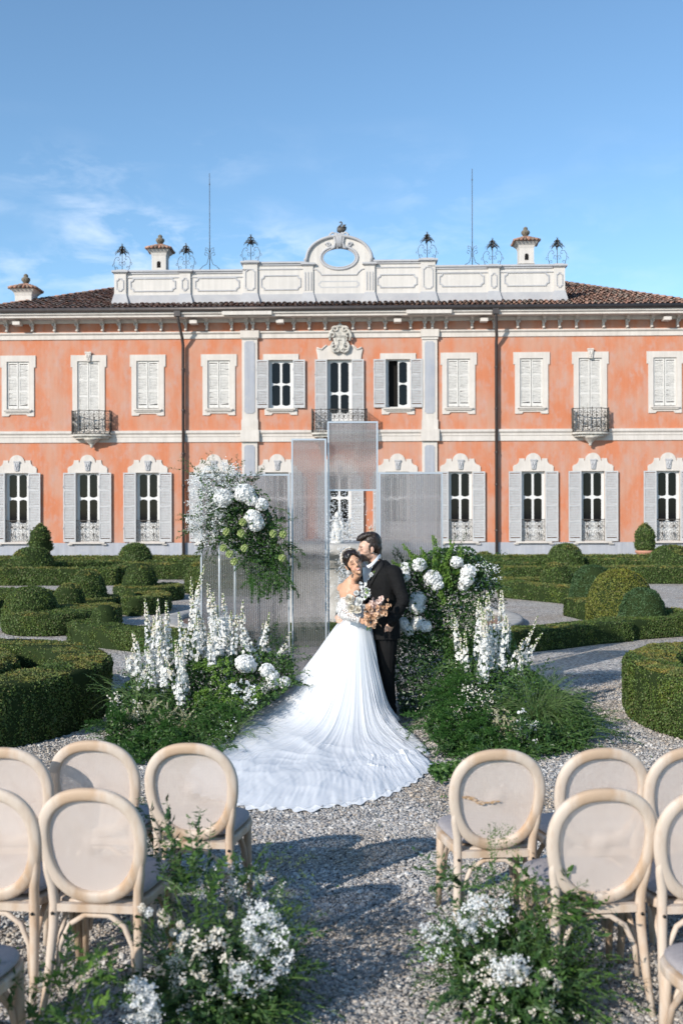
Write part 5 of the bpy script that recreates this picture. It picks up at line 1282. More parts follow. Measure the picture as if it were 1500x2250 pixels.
cl.obj('foliage', fd_)
cl = Cloud()
for x, y in inpoly([(935, 1600), (975, 1500), (1020, 1470), (1060, 1560), (1120, 1650), (1080, 1690), (990, 1660)], 88):
    plume(cl, at(x, y, 8.95 - (y - 1560) * .006), (-.35 + rng.normal() * .6, -.5, .5), .28, 190, .032, FN, .9, .08)
for x, y in inpoly([(1200, 1520), (1310, 1560), (1330, 1610), (1250, 1640)], 26): leafbranch(cl, at(x, y, 8.9 - (y - 1560) * .006), (.8, -.2, .3 + rng.normal() * .2), .34, 30, .04, LD, .7, 3)
for x, y in inpoly([(1120, 1600), (1240, 1600), (1220, 1680), (1120, 1680)], 30): leafbranch(cl, at(x, y, 8.5), (rng.normal() * .6, -.4, .7), .22, 18, .06, LD, .8, 3.2)
cl.obj('fern_and_leaf_sprays', fd_)
cl = Cloud(); grass(cl, at(1175, 1590, 8.9), 190, .56, .42, droop=1.9); grass(cl, at(1215, 1580, 8.9), 90, .48, .4, lean=(.2, 0, 0), droop=2.2); cl.obj('fountain_grass', fd_)
cl = Cloud()
for px, py in ((1100, 1570), (1112, 1590), (1092, 1555), (1120, 1600), (1105, 1610), (1085, 1580), (1125, 1575)):
    for q in range(4): plume(cl, at(px + rng.normal() * 5, py, 8.7), (rng.normal() * .5, -.5, -.4), .11, 90, .012, AS, .8, .022, 1, 3.5)
cl.obj('astilbe_plumes', fd_)
cl = Cloud(); P = fill([(1000, 1500), (1080, 1520), (1110, 1640), (1020, 1640), (990, 1560)], 95, 8.85, .1); umbels(cl, P, 6, .05, .013, C_)
P = fill([(1140, 1560), (1180, 1570), (1175, 1640), (1120, 1640)], 26, 8.6, .05); umbels(cl, P, 6, .03, .022); cl.obj('small_white_blossoms', fd_, kind='stuff')
adopt(fd_)
# 5, 6. aisle arrangements in front -------------------------------------------------------
def aisle(px, D, label, whites, leaves, sprigs, ballsx=()):
    root = arrangement('flower_arrangement', px, D, label); cl = Cloud()
    x0 = root.location.x; n = 5200
    a = rng.uniform(0, 6.28, 1500); rr = np.sqrt(rng.random(1500)); h = rng.random(1500)
    P = np.stack([x0 + np.cos(a) * rr * .26, D + np.sin(a) * rr * .34, .02 + h * .26 * (1 - rr * .5)], 1)
    cl.cards(P, rng.normal(size=P.shape) + [0, -.3, 1], .038, LD, tilt=.9, aspect=2.2)
    for k in range(330):
        a = rng.uniform(0, 6.28); el_ = rng.uniform(.12, 1.45); d_ = (math.cos(a) * math.cos(el_), math.sin(a) * math.cos(el_), math.sin(el_)); q = rng.random() ** .5
        leafbranch(cl, (x0 + math.cos(a) * .16 * q, D + math.sin(a) * .22 * q, .04 + .12 * rng.random()), d_, rng.uniform(.20, .40), int(rng.integers(14, 24)), rng.uniform(.026, .046), [LD, LD, LMm, LD, LD][k % 5], rng.uniform(.2, 1.1), 2.4)  # mostly dark leaves, so the clump's shade is put into its colour
    cl.obj('foliage', root)
    cl = Cloud()
    for (x, y, Dd, dx, dz, ln, nl, ls, m_) in sprigs:
        for q in range(3): leafbranch(cl, at(x + rng.normal() * 12, y + rng.normal() * 8, Dd), (dx + rng.normal() * .2, rng.normal() * .25, dz + rng.normal() * .15), ln * rng.uniform(.8, 1.1), nl, ls, m_, .35, 2.5)
    for x, y in inpoly(leaves, 70): leafbranch(cl, at(x, y, D + rng.normal() * .15), (rng.normal(), rng.normal() * .4 - .2, .9), .16, 14, .032, LMm if rng.random() < .6 else LD, .5, 2.6)
    cl.obj('leafy_sprays', root); cl = Cloud()
    for poly, n, nper, rad, fl, m_, Dd in whites: P = fill(poly, n, Dd, .06); umbels(cl, P, nper, rad, fl, m_)
    cl.obj('small_white_blossoms', root, kind='stuff')
    for x, y, r_ in ballsx:
        c = np.array(at(x, y, D - .1)); D_ = unit(fib(46) + rng.normal(size=(46, 3)) * .25); cb = Cloud().florets(c + D_ * r_ * rng.uniform(.7, 1.15, (46, 1)), D_ + rng.normal(size=(46, 3)) * .4, r_ * .75, W_ if x % 2 else C_, 5, .5, 1.1); cb.strip([c, c + [.02, .03, -.08], c + [.06, .05, -.16]], .004, ST); cb.obj('round_blossom', root)
    adopt(root)
aisle(490, 4.05, 'foreground flower clump with white clusters in front of the left chairs',
    [([(535, 2010), (590, 1985), (640, 2060), (630, 2150), (580, 2190), (540, 2120)], 85, 20, .026, .009, W_, 3.9), ([(500, 2110), (600, 2150), (570, 2190), (500, 2170)], 40, 16, .022, .009, W_, 3.8), ([(400, 2030), (520, 2050), (500, 2250), (400, 2250), (370, 2120)], 90, 14, .020, .009, C_, 3.8),
     ([(440, 1900), (560, 1900), (640, 1960), (540, 2000), (430, 1970)], 60, 12, .022, .007, W_, 4.2), ([(280, 2150), (340, 2160), (350, 2250), (280, 2250)], 60, 16, .022, .009, W_, 3.6), ([(590, 1880), (690, 1880), (690, 1960), (650, 2040), (610, 1990)], 34, 12, .022, .006, GR, 4.2)],
    [(330, 2050), (420, 1920), (560, 1900), (640, 1980), (640, 2180), (560, 2260), (330, 2260)],
    [(410, 1990, 4.1, -.35, 1, .46, 30, .05, LD), (425, 1970, 4.1, -.15, 1, .38, 26, .05, LMm), (395, 1970, 4.15, -.3, 1, .44, 28, .05, LD), (430, 1960, 4.1, .1, 1, .34, 24, .048, LD), (450, 1980, 4.1, .4, 1, .30, 24, .045, LMm), (520, 1950, 4.2, .6, .6, .26, 18, .035, LMm), (560, 2060, 4.1, .8, .4, .26, 18, .035, LB), (560, 2230, 3.8, .8, .2, .2, 16, .04, LMm), (350, 2080, 3.9, -.5, .7, .2, 18, .035, LMm)],
    ((312, 1996, .014), (327, 2006, .015), (354, 2008, .014), (358, 2030, .018), (366, 2020, .014), (396, 2033, .014), (399, 2060, .016), (414, 2052, .014), (380, 2050, .013), (506, 2011, .012), (350, 2132, .015), (364, 2134, .014), (373, 2120, .014), (345, 2225, .017)))
aisle(1130, 4.1, 'foreground flower clump with glossy leaves in front of the right chairs',
    [([(1000, 2010), (1040, 1970), (1110, 1970), (1110, 2020), (1060, 2060), (1020, 2080)], 44, 16, .022, .009, W_, 4.0), ([(1030, 2080), (1130, 2100), (1240, 2160), (1280, 2250), (1020, 2250)], 90, 14, .020, .009, C_, 3.85), ([(1080, 2110), (1150, 2110), (1160, 2150), (1090, 2160)], 40, 18, .022, .009, W_, 3.8),
     ([(1060, 1830), (1130, 1810), (1140, 1880), (1070, 1880)], 26, 12, .026, .006, GR, 4.3), ([(925, 2020), (1000, 2040), (1000, 2110), (930, 2110)], 26, 12, .022, .008, W_, 4.0)],
    [(980, 2120), (1030, 1960), (1130, 1930), (1230, 1980), (1250, 2100), (1290, 2260), (1000, 2260)],
    [(1050, 1960, 4.2, -.8, .7, .28, 18, .045, LD), (1010, 1930, 4.2, -.8, .4, .2, 14, .04, LD), (1160, 1990, 4.1, .2, 1, .18, 12, .055, LMm), (1200, 2010, 4.05, .9, .35, .26, 16, .060, LMm), (1230, 2010, 4.05, 1, .1, .26, 16, .060, LD), (1190, 2000, 4.05, .6, .8, .2, 14, .055, LMm), (1090, 1960, 4.2, .0, 1, .30, 20, .03, LMm), (1020, 2120, 4.0, -.7, .4, .18, 16, .035, LB), (1230, 2120, 4.0, .8, .5, .18, 14, .04, LMm)])
# loose greenery at the bottom left corner
rt = arrangement('flower_arrangement', 60, 3.45, 'loose green sprigs at the bottom left corner beside the chairs'); cl = Cloud()
for k in range(34):
    x, y = inpoly([(0, 2200), (60, 2150), (230, 2130), (250, 2290), (0, 2290)], 1)[0]; leafbranch(cl, at(x, y, 3.5 + rng.normal() * .1), (rng.normal() * .7 + .2, rng.normal() * .3, .8), .16, 13, .045, LMm if k % 3 else LB, .5, 2.6)
cl.obj('leafy_sprays', rt); adopt(rt)

# leaves and petals fallen on the gravel
n = 420; D_ = rng.uniform(3.2, 9.5, n); P = np.stack([(rng.random(n) - .5) * .7 * D_, D_, np.full(n, .022)], 1); cl = Cloud(); k = n // 2
cl.cards(P[:k], np.tile([0, 0, 1.0], (k, 1)), .022, LMm, tilt=.35, aspect=2); cl.cards(P[k:], np.tile([0, 0, 1.0], (n - k, 1)), .014, C_, tilt=.35, aspect=1.3); cl.obj('fallen_leaves', kind='stuff')
# ---------------------------------------------------------------- people
def rsurf(mb, voxel, smooth=6, fac=.5, extra=None):
    """grow one continuous skin round the joined shapes"""
    me = mb.mesh('tmp', [mat('tmpm', (.5, .5, .5))]); o = bpy.data.objects.new('tmp', me); COL.objects.link(o)
    m = o.modifiers.new('r', 'REMESH'); m.mode = 'VOXEL'; m.voxel_size = voxel; m.use_smooth_shade = True
    s = o.modifiers.new('s', 'SMOOTH'); s.factor = fac; s.iterations = smooth
    dg = bpy.context.evaluated_depsgraph_get(); dg.update()
    res = bpy.data.meshes.new_from_object(o.evaluated_get(dg)); bpy.data.objects.remove(o); res.materials.clear(); return res
def verts(me):
    a = np.empty(len(me.vertices) * 3, dtype=np.float32); me.vertices.foreach_get('co', a); return a.reshape(-1, 3).astype(float)
def setverts(me, V): me.vertices.foreach_set('co', np.asarray(V, np.float32).ravel()); me.update()
def norms(me):
    a = np.empty(len(me.vertices) * 3, dtype=np.float32); me.vertex_normals.foreach_get('vector', a); return a.reshape(-1, 3).astype(float)
def paint(me, col):
    a = me.color_attributes.new('tone', 'FLOAT_COLOR', 'POINT'); a.data.foreach_set('color', np.concatenate([col, np.ones((len(col), 1))], 1).astype(np.float32).ravel())
def attr_mat(name, rough=.5, sss=0.0, bump=0.0, bscale=300, spec=.4, sheen=0.0, transl=0.0):
    m = mat(name, (.5, .5, .5), rough, sss=sss, bump=bump, bscale=bscale, spec=spec, sheen=sheen, transl=transl); nt = m.node_tree
    b = [n for n in nt.nodes if n.type == 'BSDF_PRINCIPLED'][0]; a = N(nt, 'ShaderNodeAttribute', attribute_name='tone'); nt.links.new(a.outputs['Color'], b.inputs['Base Color'])
    return m
skinm = attr_mat('skin', .48, sss=.12, spec=.35)
DC = 9.75
def C(px, py, dy=0.0): return at(px, py, DC + dy)
def sm(x, a, b): t = np.clip((x - a) / (b - a), 0, 1); return t * t * (3 - 2 * t)
def head_shape(mb, M, s=1.0, male=False, part=None):
    e = lambda c, r, n=14, m=10: mb.ell(M @ (Vector(c) * s), [q * s for q in r], n, m, M=M.to_3x3())
    t = lambda pts, r, **k: mb.tube([M @ (Vector(p) * s) for p in pts], [q * s for q in r], 10, **k)
    e((0, .012, .052), (.074, .094, .086), 20, 14); e((0, -.030, .020), (.066, .062, .075), 18, 12)
    e((0, -.036, -.035), (.056, .056, .060), 18, 12); e((0, -.046, -.072), (.046 if male else .040, .042, .034), 16, 10)
    e((0, -.080, -.094), (.022 if male else .017, .017, .017)); 
    if male: e((.044, -.012, -.066), (.018, .030, .022)); e((-.044, -.012, -.066), (.018, .030, .022))
    t([(0, -.086, .030), (0, -.100, .004), (0, -.116, -.018), (0, -.112, -.026)], [.008, .009, .0115, .008])
    for q in (-1, 1):
        e((q * .011, -.101, -.024), (.009, .011, .008)); e((q * .031, -.082, .034), (.024, .010, .009)); e((q * .039, -.048, -.008), (.024, .024, .024))
        e((q * .031, -.0725, .012), (.015, .012, .011)); e((q * .026, -.060, -.044), (.026, .02, .026))
        e((q * .079, .010, .0), (.008, .018, .028)); e((q * .076, .002, -.022), (.008, .010, .012))
    e((0, -.0925, -.052), (.023, .0095, .0055)); e((0, -.091, -.063), (.020, .0095, .0065))
def head_tone(V, M, s, base, lips, male, closed=True):
    """colour by place on the face, in the head's own frame"""
    Mi = M.inverted(); L_ = (np.array(Mi.to_3x3()) @ V.T).T + np.array(Mi.translation); L_ = L_ / s
    x, y, z = L_[:, 0], L_[:, 1], L_[:, 2]; r2 = (x ** 2 + y ** 2 + z ** 2) ** .5
    col = np.tile(np.array(base, float), (len(V), 1)); inh = (r2 < .17)
    def mixc(c, f):
        nonlocal col; f = (np.clip(f, 0, 1) * inh)[:, None]; col = col * (1 - f) + np.array(c) * f
    ax = np.abs(x); front = y < -.05
    if male:
        n_ = .5 + .5 * fnoise(L_, 160)
        bd = sm(-z, .022, .046) * (z > -.14) * (y < .012) * sm(-y, -.01, .02) * (1 - ((ax < .022) & (z > -.049) & (y < -.09)) * .0); bd = np.maximum(bd * sm(ax, .01, .03), sm(-z, .036, .044) * (ax < .03) * (y < -.06))
        mixc((.055, .033, .022), bd * (.62 + .25 * n_))
        mixc(base, ((ax < .009) & (z > -.045) & (z < -.03)).astype(float) * .5)
    else:
        mixc((.62, .22, .16), np.exp(-(((ax - .045) / .018) ** 2 + ((z + .020) / .018) ** 2)) * .35 * front)
    zl = z + .0575 - (0 if male else (x / .026) ** 2 * .006)
    mixc(lips, (np.exp(-((x / (.024 if male else .027)) ** 4)) * np.exp(-((zl / .0095) ** 4)) * (y < -.076)) * (.9 if not male else .6))
    if not male:        # the smile shows her teeth
        zc = -.0585 + (x / .021) ** 2 * .004
        mixc((.78, .75, .71), np.exp(-((x / .017) ** 6)) * np.exp(-(((z - zc) / .0033) ** 4)) * (y < -.078) * .9)
    hl = z + .35 * y + np.where(ax < .05, .012 * (ax / .05) ** 2, .012) if not male else z + .25 * y
    mixc((.014, .009, .007), sm(hl, (.058 if not male else .066), (.066 if not male else .074)) * 1.0)
    mixc((.014, .009, .007), sm(y, .012, .022) * sm(z, -.045, -.03) * (ax < .072))
    # brows
    bz = .034 + .006 * np.sin(np.clip((ax - .012) / .034, 0, 1) * PI) - (.0 if male else -.002)
    mixc((.030, .018, .012), np.exp(-(((ax - .030) / .0175) ** 6)) * np.exp(-(((z - bz) / (.0052 if male else .0036)) ** 4)) * front * .92)
    # lids, lashes
    mixc((.32, .16, .11) if not male else (.38, .2, .15), np.exp(-(((ax - .031) / .016) ** 4)) * np.exp(-(((z - .016) / .007) ** 4)) * front * .55)
    lz = .0085 - .003 * np.cos(np.clip((ax - .031) / .015, -1, 1) * PI / 2)
    mixc((.012, .008, .007), np.exp(-(((ax - .0315) / .0165) ** 6)) * np.exp(-(((z - lz) / (.0034 if not male else .0026)) ** 4)) * front * .97)
    mixc((.15, .05, .035), np.exp(-(((ax - .006) / .0035) ** 2 + ((z + .029) / .003) ** 2)) * (y < -.095) * .8)
    return col
def finger(mb, pts, r0, r1, n=8): mb.tube(pts, [r0 + (r1 - r0) * k / (len(pts) - 1) for k in range(len(pts))], n)
# ---- groom
gh_s = 1.09; GH = Matrix.Translation(C(811.5, 1207, .06)) @ Matrix.Rotation(R(-80), 4, 'Z') @ Matrix.Rotation(R(7), 4, 'X')
fdir = Vector((-.77, -.64, 0)); sdir = Vector((.64, -.77, 0)); gx = .393; gc = lambda x, y, z: Vector((gx + x, DC + .04 + y, z))
ls_, rs_ = gc(0, 0, 1.465) + sdir * .185, gc(0, 0, 1.465) - sdir * .185
le, lw, lh = C(886, 1322, -.20), C(863, 1364, -.24), C(852, 1384, -.13)
re, rw, rh = Vector((.10, DC + .20, 1.22)), Vector((-.02, DC + .06, 1.03)), C(742, 1360, -.02)
gtorso = [gc(.012, 0, .84), gc(.010, 0, .95), gc(.0, 0, 1.10), gc(-.005, 0, 1.24), gc(-.01, 0, 1.36), gc(-.012, .0, 1.45), gc(-.02, .0, 1.515), gc(-.03, .0, 1.56)]
def groom_core(mb, d=0.0, legs=True, arms=True, rad=None):
    R_ = [(.172, .125), (.170, .122), (.160, .118), (.172, .128), (.185, .132), (.180, .118), (.115, .085), (.06, .06)]
    mb.tube(gtorso, [(a + d, b + d) for a, b in R_], 20, up=tuple(sdir))
    for s_, e_, w_ in ((ls_, le, lw), (rs_, re, rw)):
        s0 = s_ * .82 + gtorso[5] * .18
        mb.tube([s0 + Vector((0, 0, .01)), s_ - Vector((0, 0, .03)), s_.lerp(e_, .5) , e_, e_.lerp(w_, .5), w_], [.052 + d, .066 + d, .054 + d, .047 + d, .042 + d, .033 + d], 12)
        mb.ell(s_ - Vector((0, 0, .005)) - (s_ - gtorso[5]) * .12, (.072 + d, .072 + d, .060 + d))
mb = MB(); head_shape(mb, GH, gh_s, True); groom_core(mb)
hp = GH @ Vector((0, .018, -.05)); mb.tube([hp, GH @ Vector((0, .03, -.12)), gc(-.035, .0, 1.50)], [.060, .060, .070], 14)
# legs under the trousers
hipL_, hipR_ = gc(.0, 0, .88) + sdir * .085, gc(.0, 0, .88) - sdir * .085
kL, kR = gc(.045, -.03, .47), gc(-.02, .05, .47); aL, aR = gc(.075, -.03, .08), gc(-.04, .08, .08)
for h_, k_2, a_ in ((hipL_, kL, aL), (hipR_, kR, aR)): mb.tube([h_, h_.lerp(k_2, .5), k_2, k_2.lerp(a_, .4), a_], [.085, .072, .052, .048, .034], 12); mb.tube([a_, a_ + fdir * .06 - Vector((0, 0, .04)), a_ + fdir * .15 - Vector((0, 0, .05))], [.035, .034, .024], 8)
# hands
mb.tube([lw, lw.lerp(lh, .6), lh], [(.030, .022), (.040, .020), (.040, .020)], 10, up=(1, 0, 0))
for k in range(4): p = lh + Vector((-.024 + .016 * k, 0, 0)); finger(mb, [p, p + Vector((-.004, .01, -.035)), p + Vector((-.002, .025, -.06))], .0095, .008)
tb = lw.lerp(lh, .55); finger(mb, [tb + Vector((-.028, -.012, .01)), tb + Vector((-.045, -.02, -.02)), tb + Vector((-.044, -.018, -.045))], .011, .009)
mb.tube([rw, rw.lerp(rh, .6), rh], [(.030, .022), (.026, .038), (.022, .036)], 10, up=(0, -1, 0))
for k, (dz, ln) in enumerate(((.030, .052), (.012, .060), (-.006, .058), (-.023, .046))):
    p = rh + Vector((-.004, -.012, dz)); finger(mb, [rh + Vector((-.01, .02, dz * .8)), p + Vector((-.006, -.03, -.002)), p + Vector((ln * .35, -.052, -.006)), p + Vector((ln * .85, -.058, -.012))], .0095, .0078)
finger(mb, [rh + Vector((-.005, .0, .035)), rh + Vector((.01, -.028, .052)), rh + Vector((.035, -.042, .05))], .011, .009)
gm = rsurf(mb, .0040, 13); V = verts(gm)
paint(gm, head_tone(V, GH, gh_s, (.56, .355, .265), (.48, .24, .20), True)); gm.materials.append(skinm)
gbase = Vector((.43, DC, 0))
groom = bpy.data.objects.new('person', gm); place(groom, label='bearded groom in black suit and open white shirt kissing the bride on her forehead', category='person')
def under(o_root, name, me, m=None, **k):
    if m is not None: me.materials.append(m)
    return share(name, me, o_root, **k)
# hair: short sides, swept up quiff
hairm = mat('dark_hair', (.022, .013, .009), .38, spec=.5, bump=.6, bscale=60, stretch=(1, 1, .35))
mb = MB(); e = lambda c, r, n=14, m=10: mb.ell(GH @ (Vector(c) * gh_s), [q * gh_s for q in r], n, m, M=GH.to_3x3())
e((0, .028, .070), (.080, .092, .086), 20, 14); e((0, .070, .012), (.066, .046, .062)); e((0, .078, -.030), (.050, .028, .04))
for q in (-1, 1): e((q * .066, .030, .040), (.014, .040, .048)); e((q * .070, -.010, .018), (.008, .012, .030))
for k, x in enumerate((-.045, -.022, 0, .022, .045)):
    mb.tube([GH @ (Vector(p) * gh_s) for p in ((x, .06, .118), (x, .01, .132), (x * .95, -.04, .128 + .004 * (k % 2)), (x * .9, -.074, .112 + .005 * (k % 2)), (x * .85, -.090, .099), (x * .8, -.094, .088))], [.024 * gh_s, .025 * gh_s, .023 * gh_s, .020 * gh_s, .014 * gh_s, .007 * gh_s], 10)
hm = rsurf(mb, .004, 3); V = verts(hm); Nn = norms(hm)
Lc = (np.array(GH.inverted().to_3x3()) @ V.T).T
setverts(hm, V + Nn * (fnoise(np.stack([Lc[:, 0] * 9, Lc[:, 1] * 1.5, Lc[:, 2] * 3], 1), 22) * .0035)[:, None]); under(groom, 'hair', hm, hairm)
# jacket
suitm = mat('black_suit_cloth', (.006, .006, .0065), .8, col2=(.009, .009, .0095), nscale=60, bump=.15, bscale=250, spec=.15)
mb = MB(); groom_core(mb, .016)
mb.tube([gtorso[0] + Vector((0, 0, -.03)), gtorso[1], gtorso[2]], [(.205, .150), (.19, .142), (.172, .132)], 20, up=tuple(sdir))
mb.tube([lw.lerp(lh, .35), lw, le.lerp(lw, .5)], [.047, .048, .055], 12); mb.tube([rw.lerp(rh, .3), rw], [.044, .046], 12)
for s_ in (ls_, rs_): mb.ell(s_ + Vector((0, 0, .0)), (.078, .078, .055))
jm = rsurf(mb, .006, 5); V = verts(jm); Nn = norms(jm)
pl = V @ np.array([.35, -.2, 1.0]); arm_ = np.exp(-((np.linalg.norm(V - np.array(le), axis=1)) / .13) ** 2); wst = np.exp(-((V[:, 2] - 1.10) / .14) ** 2)
d = fnoise(V * np.array([1, 1, 2.6]), 5.5) * .006 + arm_ * fnoise(V * np.array([1, 1, 3.2]), 16) * .011 + wst * fnoise(V * np.array([.7, .7, 2.4]), 11) * .006
setverts(jm, V + Nn * d[:, None]); jacket = under(groom, 'jacket', jm, suitm)
# shirt front and collar, lying on the chest just proud of the jacket opening
shirtm = mat('white_shirt', (.74, .75, .78), .7, bump=.2, bscale=60, spec=.2)
from mathutils.bvhtree import BVHTree
def bvh(me): return BVHTree.FromPolygons([v.co[:] for v in me.vertices], [p.vertices[:] for p in me.polygons])
jb = bvh(jm)
def drape(tree, px, py, off):
    o_ = Vector((0, 0, CH)); d = ray(px, py).normalized(); h, n_, i, t = tree.ray_cast(o_, d)
    return (h + n_ * off) if h is not None else None
def patch(tree, Lp, Rp, off, m, nu=9, nv=26, edge=0.0):
    """cloth panel between a left and a right outline, laid over the body below"""
    vs = []; last = None
    for j in range(nv + 1):
        t = j / nv
        def ev(P): x = t * (len(P) - 1); i = min(int(x), len(P) - 2); f = x - i; return P[i][0] * (1 - f) + P[i+1][0] * f, P[i][1] * (1 - f) + P[i+1][1] * f
        a, b = ev(Lp), ev(Rp)
        for i in range(nu + 1):
            s_ = i / nu; px, py = a[0] * (1 - s_) + b[0] * s_, a[1] * (1 - s_) + b[1] * s_; h = drape(tree, px, py, off * (1 - edge * (2 * s_ - 1) ** 2))
            if h is None: h = last if last is not None else C(px, py)
            vs.append(h); last = h
    mb = MB(); w1 = nu + 1
    mb.add(vs, [(j*w1+i, j*w1+i+1, (j+1)*w1+i+1, (j+1)*w1+i) for j in range(nv) for i in range(nu)], 0, True)
    # thickness
    return mb
p_ = patch(jb, [(797, 1240), (797, 1262), (800, 1284), (806, 1290)], [(826, 1224), (822, 1245), (814, 1268), (807, 1290)], .004, shirtm); p_.build('shirt', shirtm, groom)
# stand collar wraps the neck
mb = MB(); cc = [C(x, y, dy) for x, y, dy in ((835, 1219, -.02), (828, 1228, -.075), (818, 1239, -.10), (809, 1245, -.095), (803, 1243, -.06), (799, 1236, .0))]
mb.tube(cc, [(.014, .004)] * 6, 8, up=(0, 0, 1)); mb.tube([c + Vector((.0, -.006, -.016)) for c in cc[:4]], [(.010, .004)] * 4, 8, up=(.2, -.6, 1)); mb.build('collar', shirtm, groom)
p_ = patch(jb, [(828, 1222), (821, 1240), (812, 1264), (804, 1292)], [(838, 1222), (843, 1243), (829, 1262), (809, 1300)], .010, suitm, edge=.35)
lap = mat('lapel_cloth', (.008, .008, .009), .65, spec=.25, bump=.1, bscale=200); p_.build('lapel', lap, groom)
mb = MB(); mb.tube([drape(jb, x, y, .012) or C(x, y) for x, y in ((838, 1224), (842, 1242), (836, 1250), (828, 1263), (816, 1286))], .0022, 5); mb.build('lapel_edge', suitm, groom)
mb = MB(); mb.tube([(drape(jb, x, y, .003) or C(x, y)) for x, y in ((805, 1250), (803, 1262), (804, 1276), (805, 1286))], .0016, 4)
# trousers
troum = mat('black_trouser_cloth', (.008, .008, .0085), .8, bump=.15, bscale=220, spec=.15)
mb = MB(); mb.tube([gc(.0, 0, .98), gc(.0, 0, .86), gc(.0, 0, .80)], [(.172, .132), (.180, .140), (.165, .13)], 20, up=tuple(sdir))
for h_, k_2, a_ in ((hipL_, kL, aL), (hipR_, kR, aR)): mb.tube([h_, h_.lerp(k_2, .45), k_2, k_2.lerp(a_, .5), a_ + Vector((0, 0, -.015))], [.108, .098, .076, .070, .066], 14)
tm = rsurf(mb, .006, 5); V = verts(tm); Nn = norms(tm)
d = fnoise(V * np.array([1, 1, .9]), 7) * .006 + np.exp(-((V[:, 2] - .13) / .12) ** 2) * fnoise(V * np.array([1, 1, 3]), 12) * .010; setverts(tm, V + Nn * d[:, None]); under(groom, 'trousers', tm, troum)
shoem = mat('black_leather', (.012, .011, .010), .25, spec=.6)
for a_ in (aL, aR):
    mb = MB(); mb.tube([a_ - fdir * .05 - Vector((0, 0, .04)), a_ + fdir * .04 - Vector((0, 0, .035)), a_ + fdir * .15 - Vector((0, 0, .052)), a_ + fdir * .20 - Vector((0, 0, .058))], [(.038, .036), (.042, .042), (.046, .026), (.025, .018)], 12, up=tuple(sdir)); mb.build('shoe', shoem, groom)
# boutonniere
bt = drape(jb, 819, 1263, .02) or C(819, 1263, -.2); bo = empty('boutonniere', bt); bo.parent = groom
cl = Cloud(); bn = np.array([-.5, -.8, .2]); b0 = np.array(bt)
D_ = unit(fib(26) + bn * 1.2); cl.florets(b0 + D_ * .012, D_, .026, W_, 5, .5, 1.4)
for q in ((.022, 0, .022), (.032, 0, .030), (.040, .005, .034), (.018, 0, .030)): cl.cards([b0 + q], [bn], [.022], LB, tilt=.3, aspect=2)
cl.strip([b0, b0 + [-.02, -.005, -.03], b0 + [-.033, -.003, -.052]], .010, W_); ob = cl.obj('boutonniere_flower', groom)
bpy.data.objects.remove(bo)
# ---- bride
bh_s = .985; BH = Matrix.Translation(C(776.5, 1239.5, -.11)) @ Matrix.Rotation(R(-25), 4, 'Y') @ Matrix.Rotation(R(15), 4, 'Z') @ Matrix.Rotation(R(1), 4, 'X')
bs = Vector((.50, -.86, 0)); bf = Vector((.86, .50, 0)); bc = lambda px, py, dy=0.0: C(px, py, dy)
bt_ = [bc(783, 1400, .0), bc(783, 1366, .0), bc(775, 1345, -.01), bc(767, 1322, -.02), bc(766, 1302, -.02), bc(767, 1289, -.02), bc(771, 1280, -.03), bc(775, 1272, -.04)]
brs = bt_[5] + bs * .140 + Vector((0, 0, -.012)); bls = bt_[5] - bs * .150 + Vector((0, 0, -.02))
bre, brw, brh = C(756, 1343, -.27), C(790, 1361, -.33), C(799, 1367, -.34)
mb = MB(); head_shape(mb, BH, bh_s); R_ = [(.15, .13), (.112, .088), (.108, .086), (.106, .082), (.114, .078), (.112, .066), (.080, .054), (.045, .045)]
mb.tube(bt_, R_, 20, up=tuple(bs)); mb.tube([BH @ Vector((0, .016, -.05)), BH @ Vector((0, .026, -.11)), bt_[7], bt_[6]], [.048, .044, .047, .06], 14)
mb.tube([bt_[5] + bs * .07 + Vector((0, 0, .0)), brs, brs.lerp(bre, .5), bre, bre.lerp(brw, .5), brw], [.045, .050, .044, .038, .034, .024], 12); mb.ell(brs, (.050, .050, .048))
ble = Vector((.18, DC + .24, 1.17)); mb.tube([bt_[5] - bs * .07, bls, bls.lerp(ble, .5), ble, Vector((.36, DC + .26, 1.12))], [.045, .050, .042, .036, .028], 12)
for k in (-1, 1): mb.ell(bt_[4] - bf * .030 + bs * .050 * k, (.045, .045, .06))     # shoulder blades
mb.tube([brw, brw.lerp(brh, .6), brh + Vector((.01, 0, 0))], [(.022, .017), (.018, .030), (.016, .030)], 10, up=(0, -1, 0))
for k, (dz, ln) in enumerate(((.024, .05), (.009, .056), (-.006, .053), (-.020, .043))):
    p = brh + Vector((.012, -.008, dz - .004)); finger(mb, [p, p + Vector((.022, -.018, -.004)), p + Vector((.038, -.004, -.010)), p + Vector((.030, .018, -.014))], .0082, .0068)
finger(mb, [brh + Vector((-.01, -.012, .02)), brh + Vector((.008, -.032, .03)), brh + Vector((.032, -.035, .026))], .0095, .0078)
# slim legs under the gown
for q in (-1, 1): mb.tube([bt_[0] + bs * .06 * q, bt_[0] + bs * .07 * q + Vector((0, 0, -.38)), bt_[0] + bs * .07 * q + Vector((0, 0, -.74))], [.085, .05, .04], 10)
bm_ = rsurf(mb, .0038, 8); V = verts(bm_)
paint(bm_, head_tone(V, BH, bh_s, (.54, .315, .205), (.50, .15, .13), False)); bm_.materials.append(skinm)
bride = share('person', bm_, None, label='bride in long white tulle gown with flower headband, leaning on the groom and smiling', category='person')
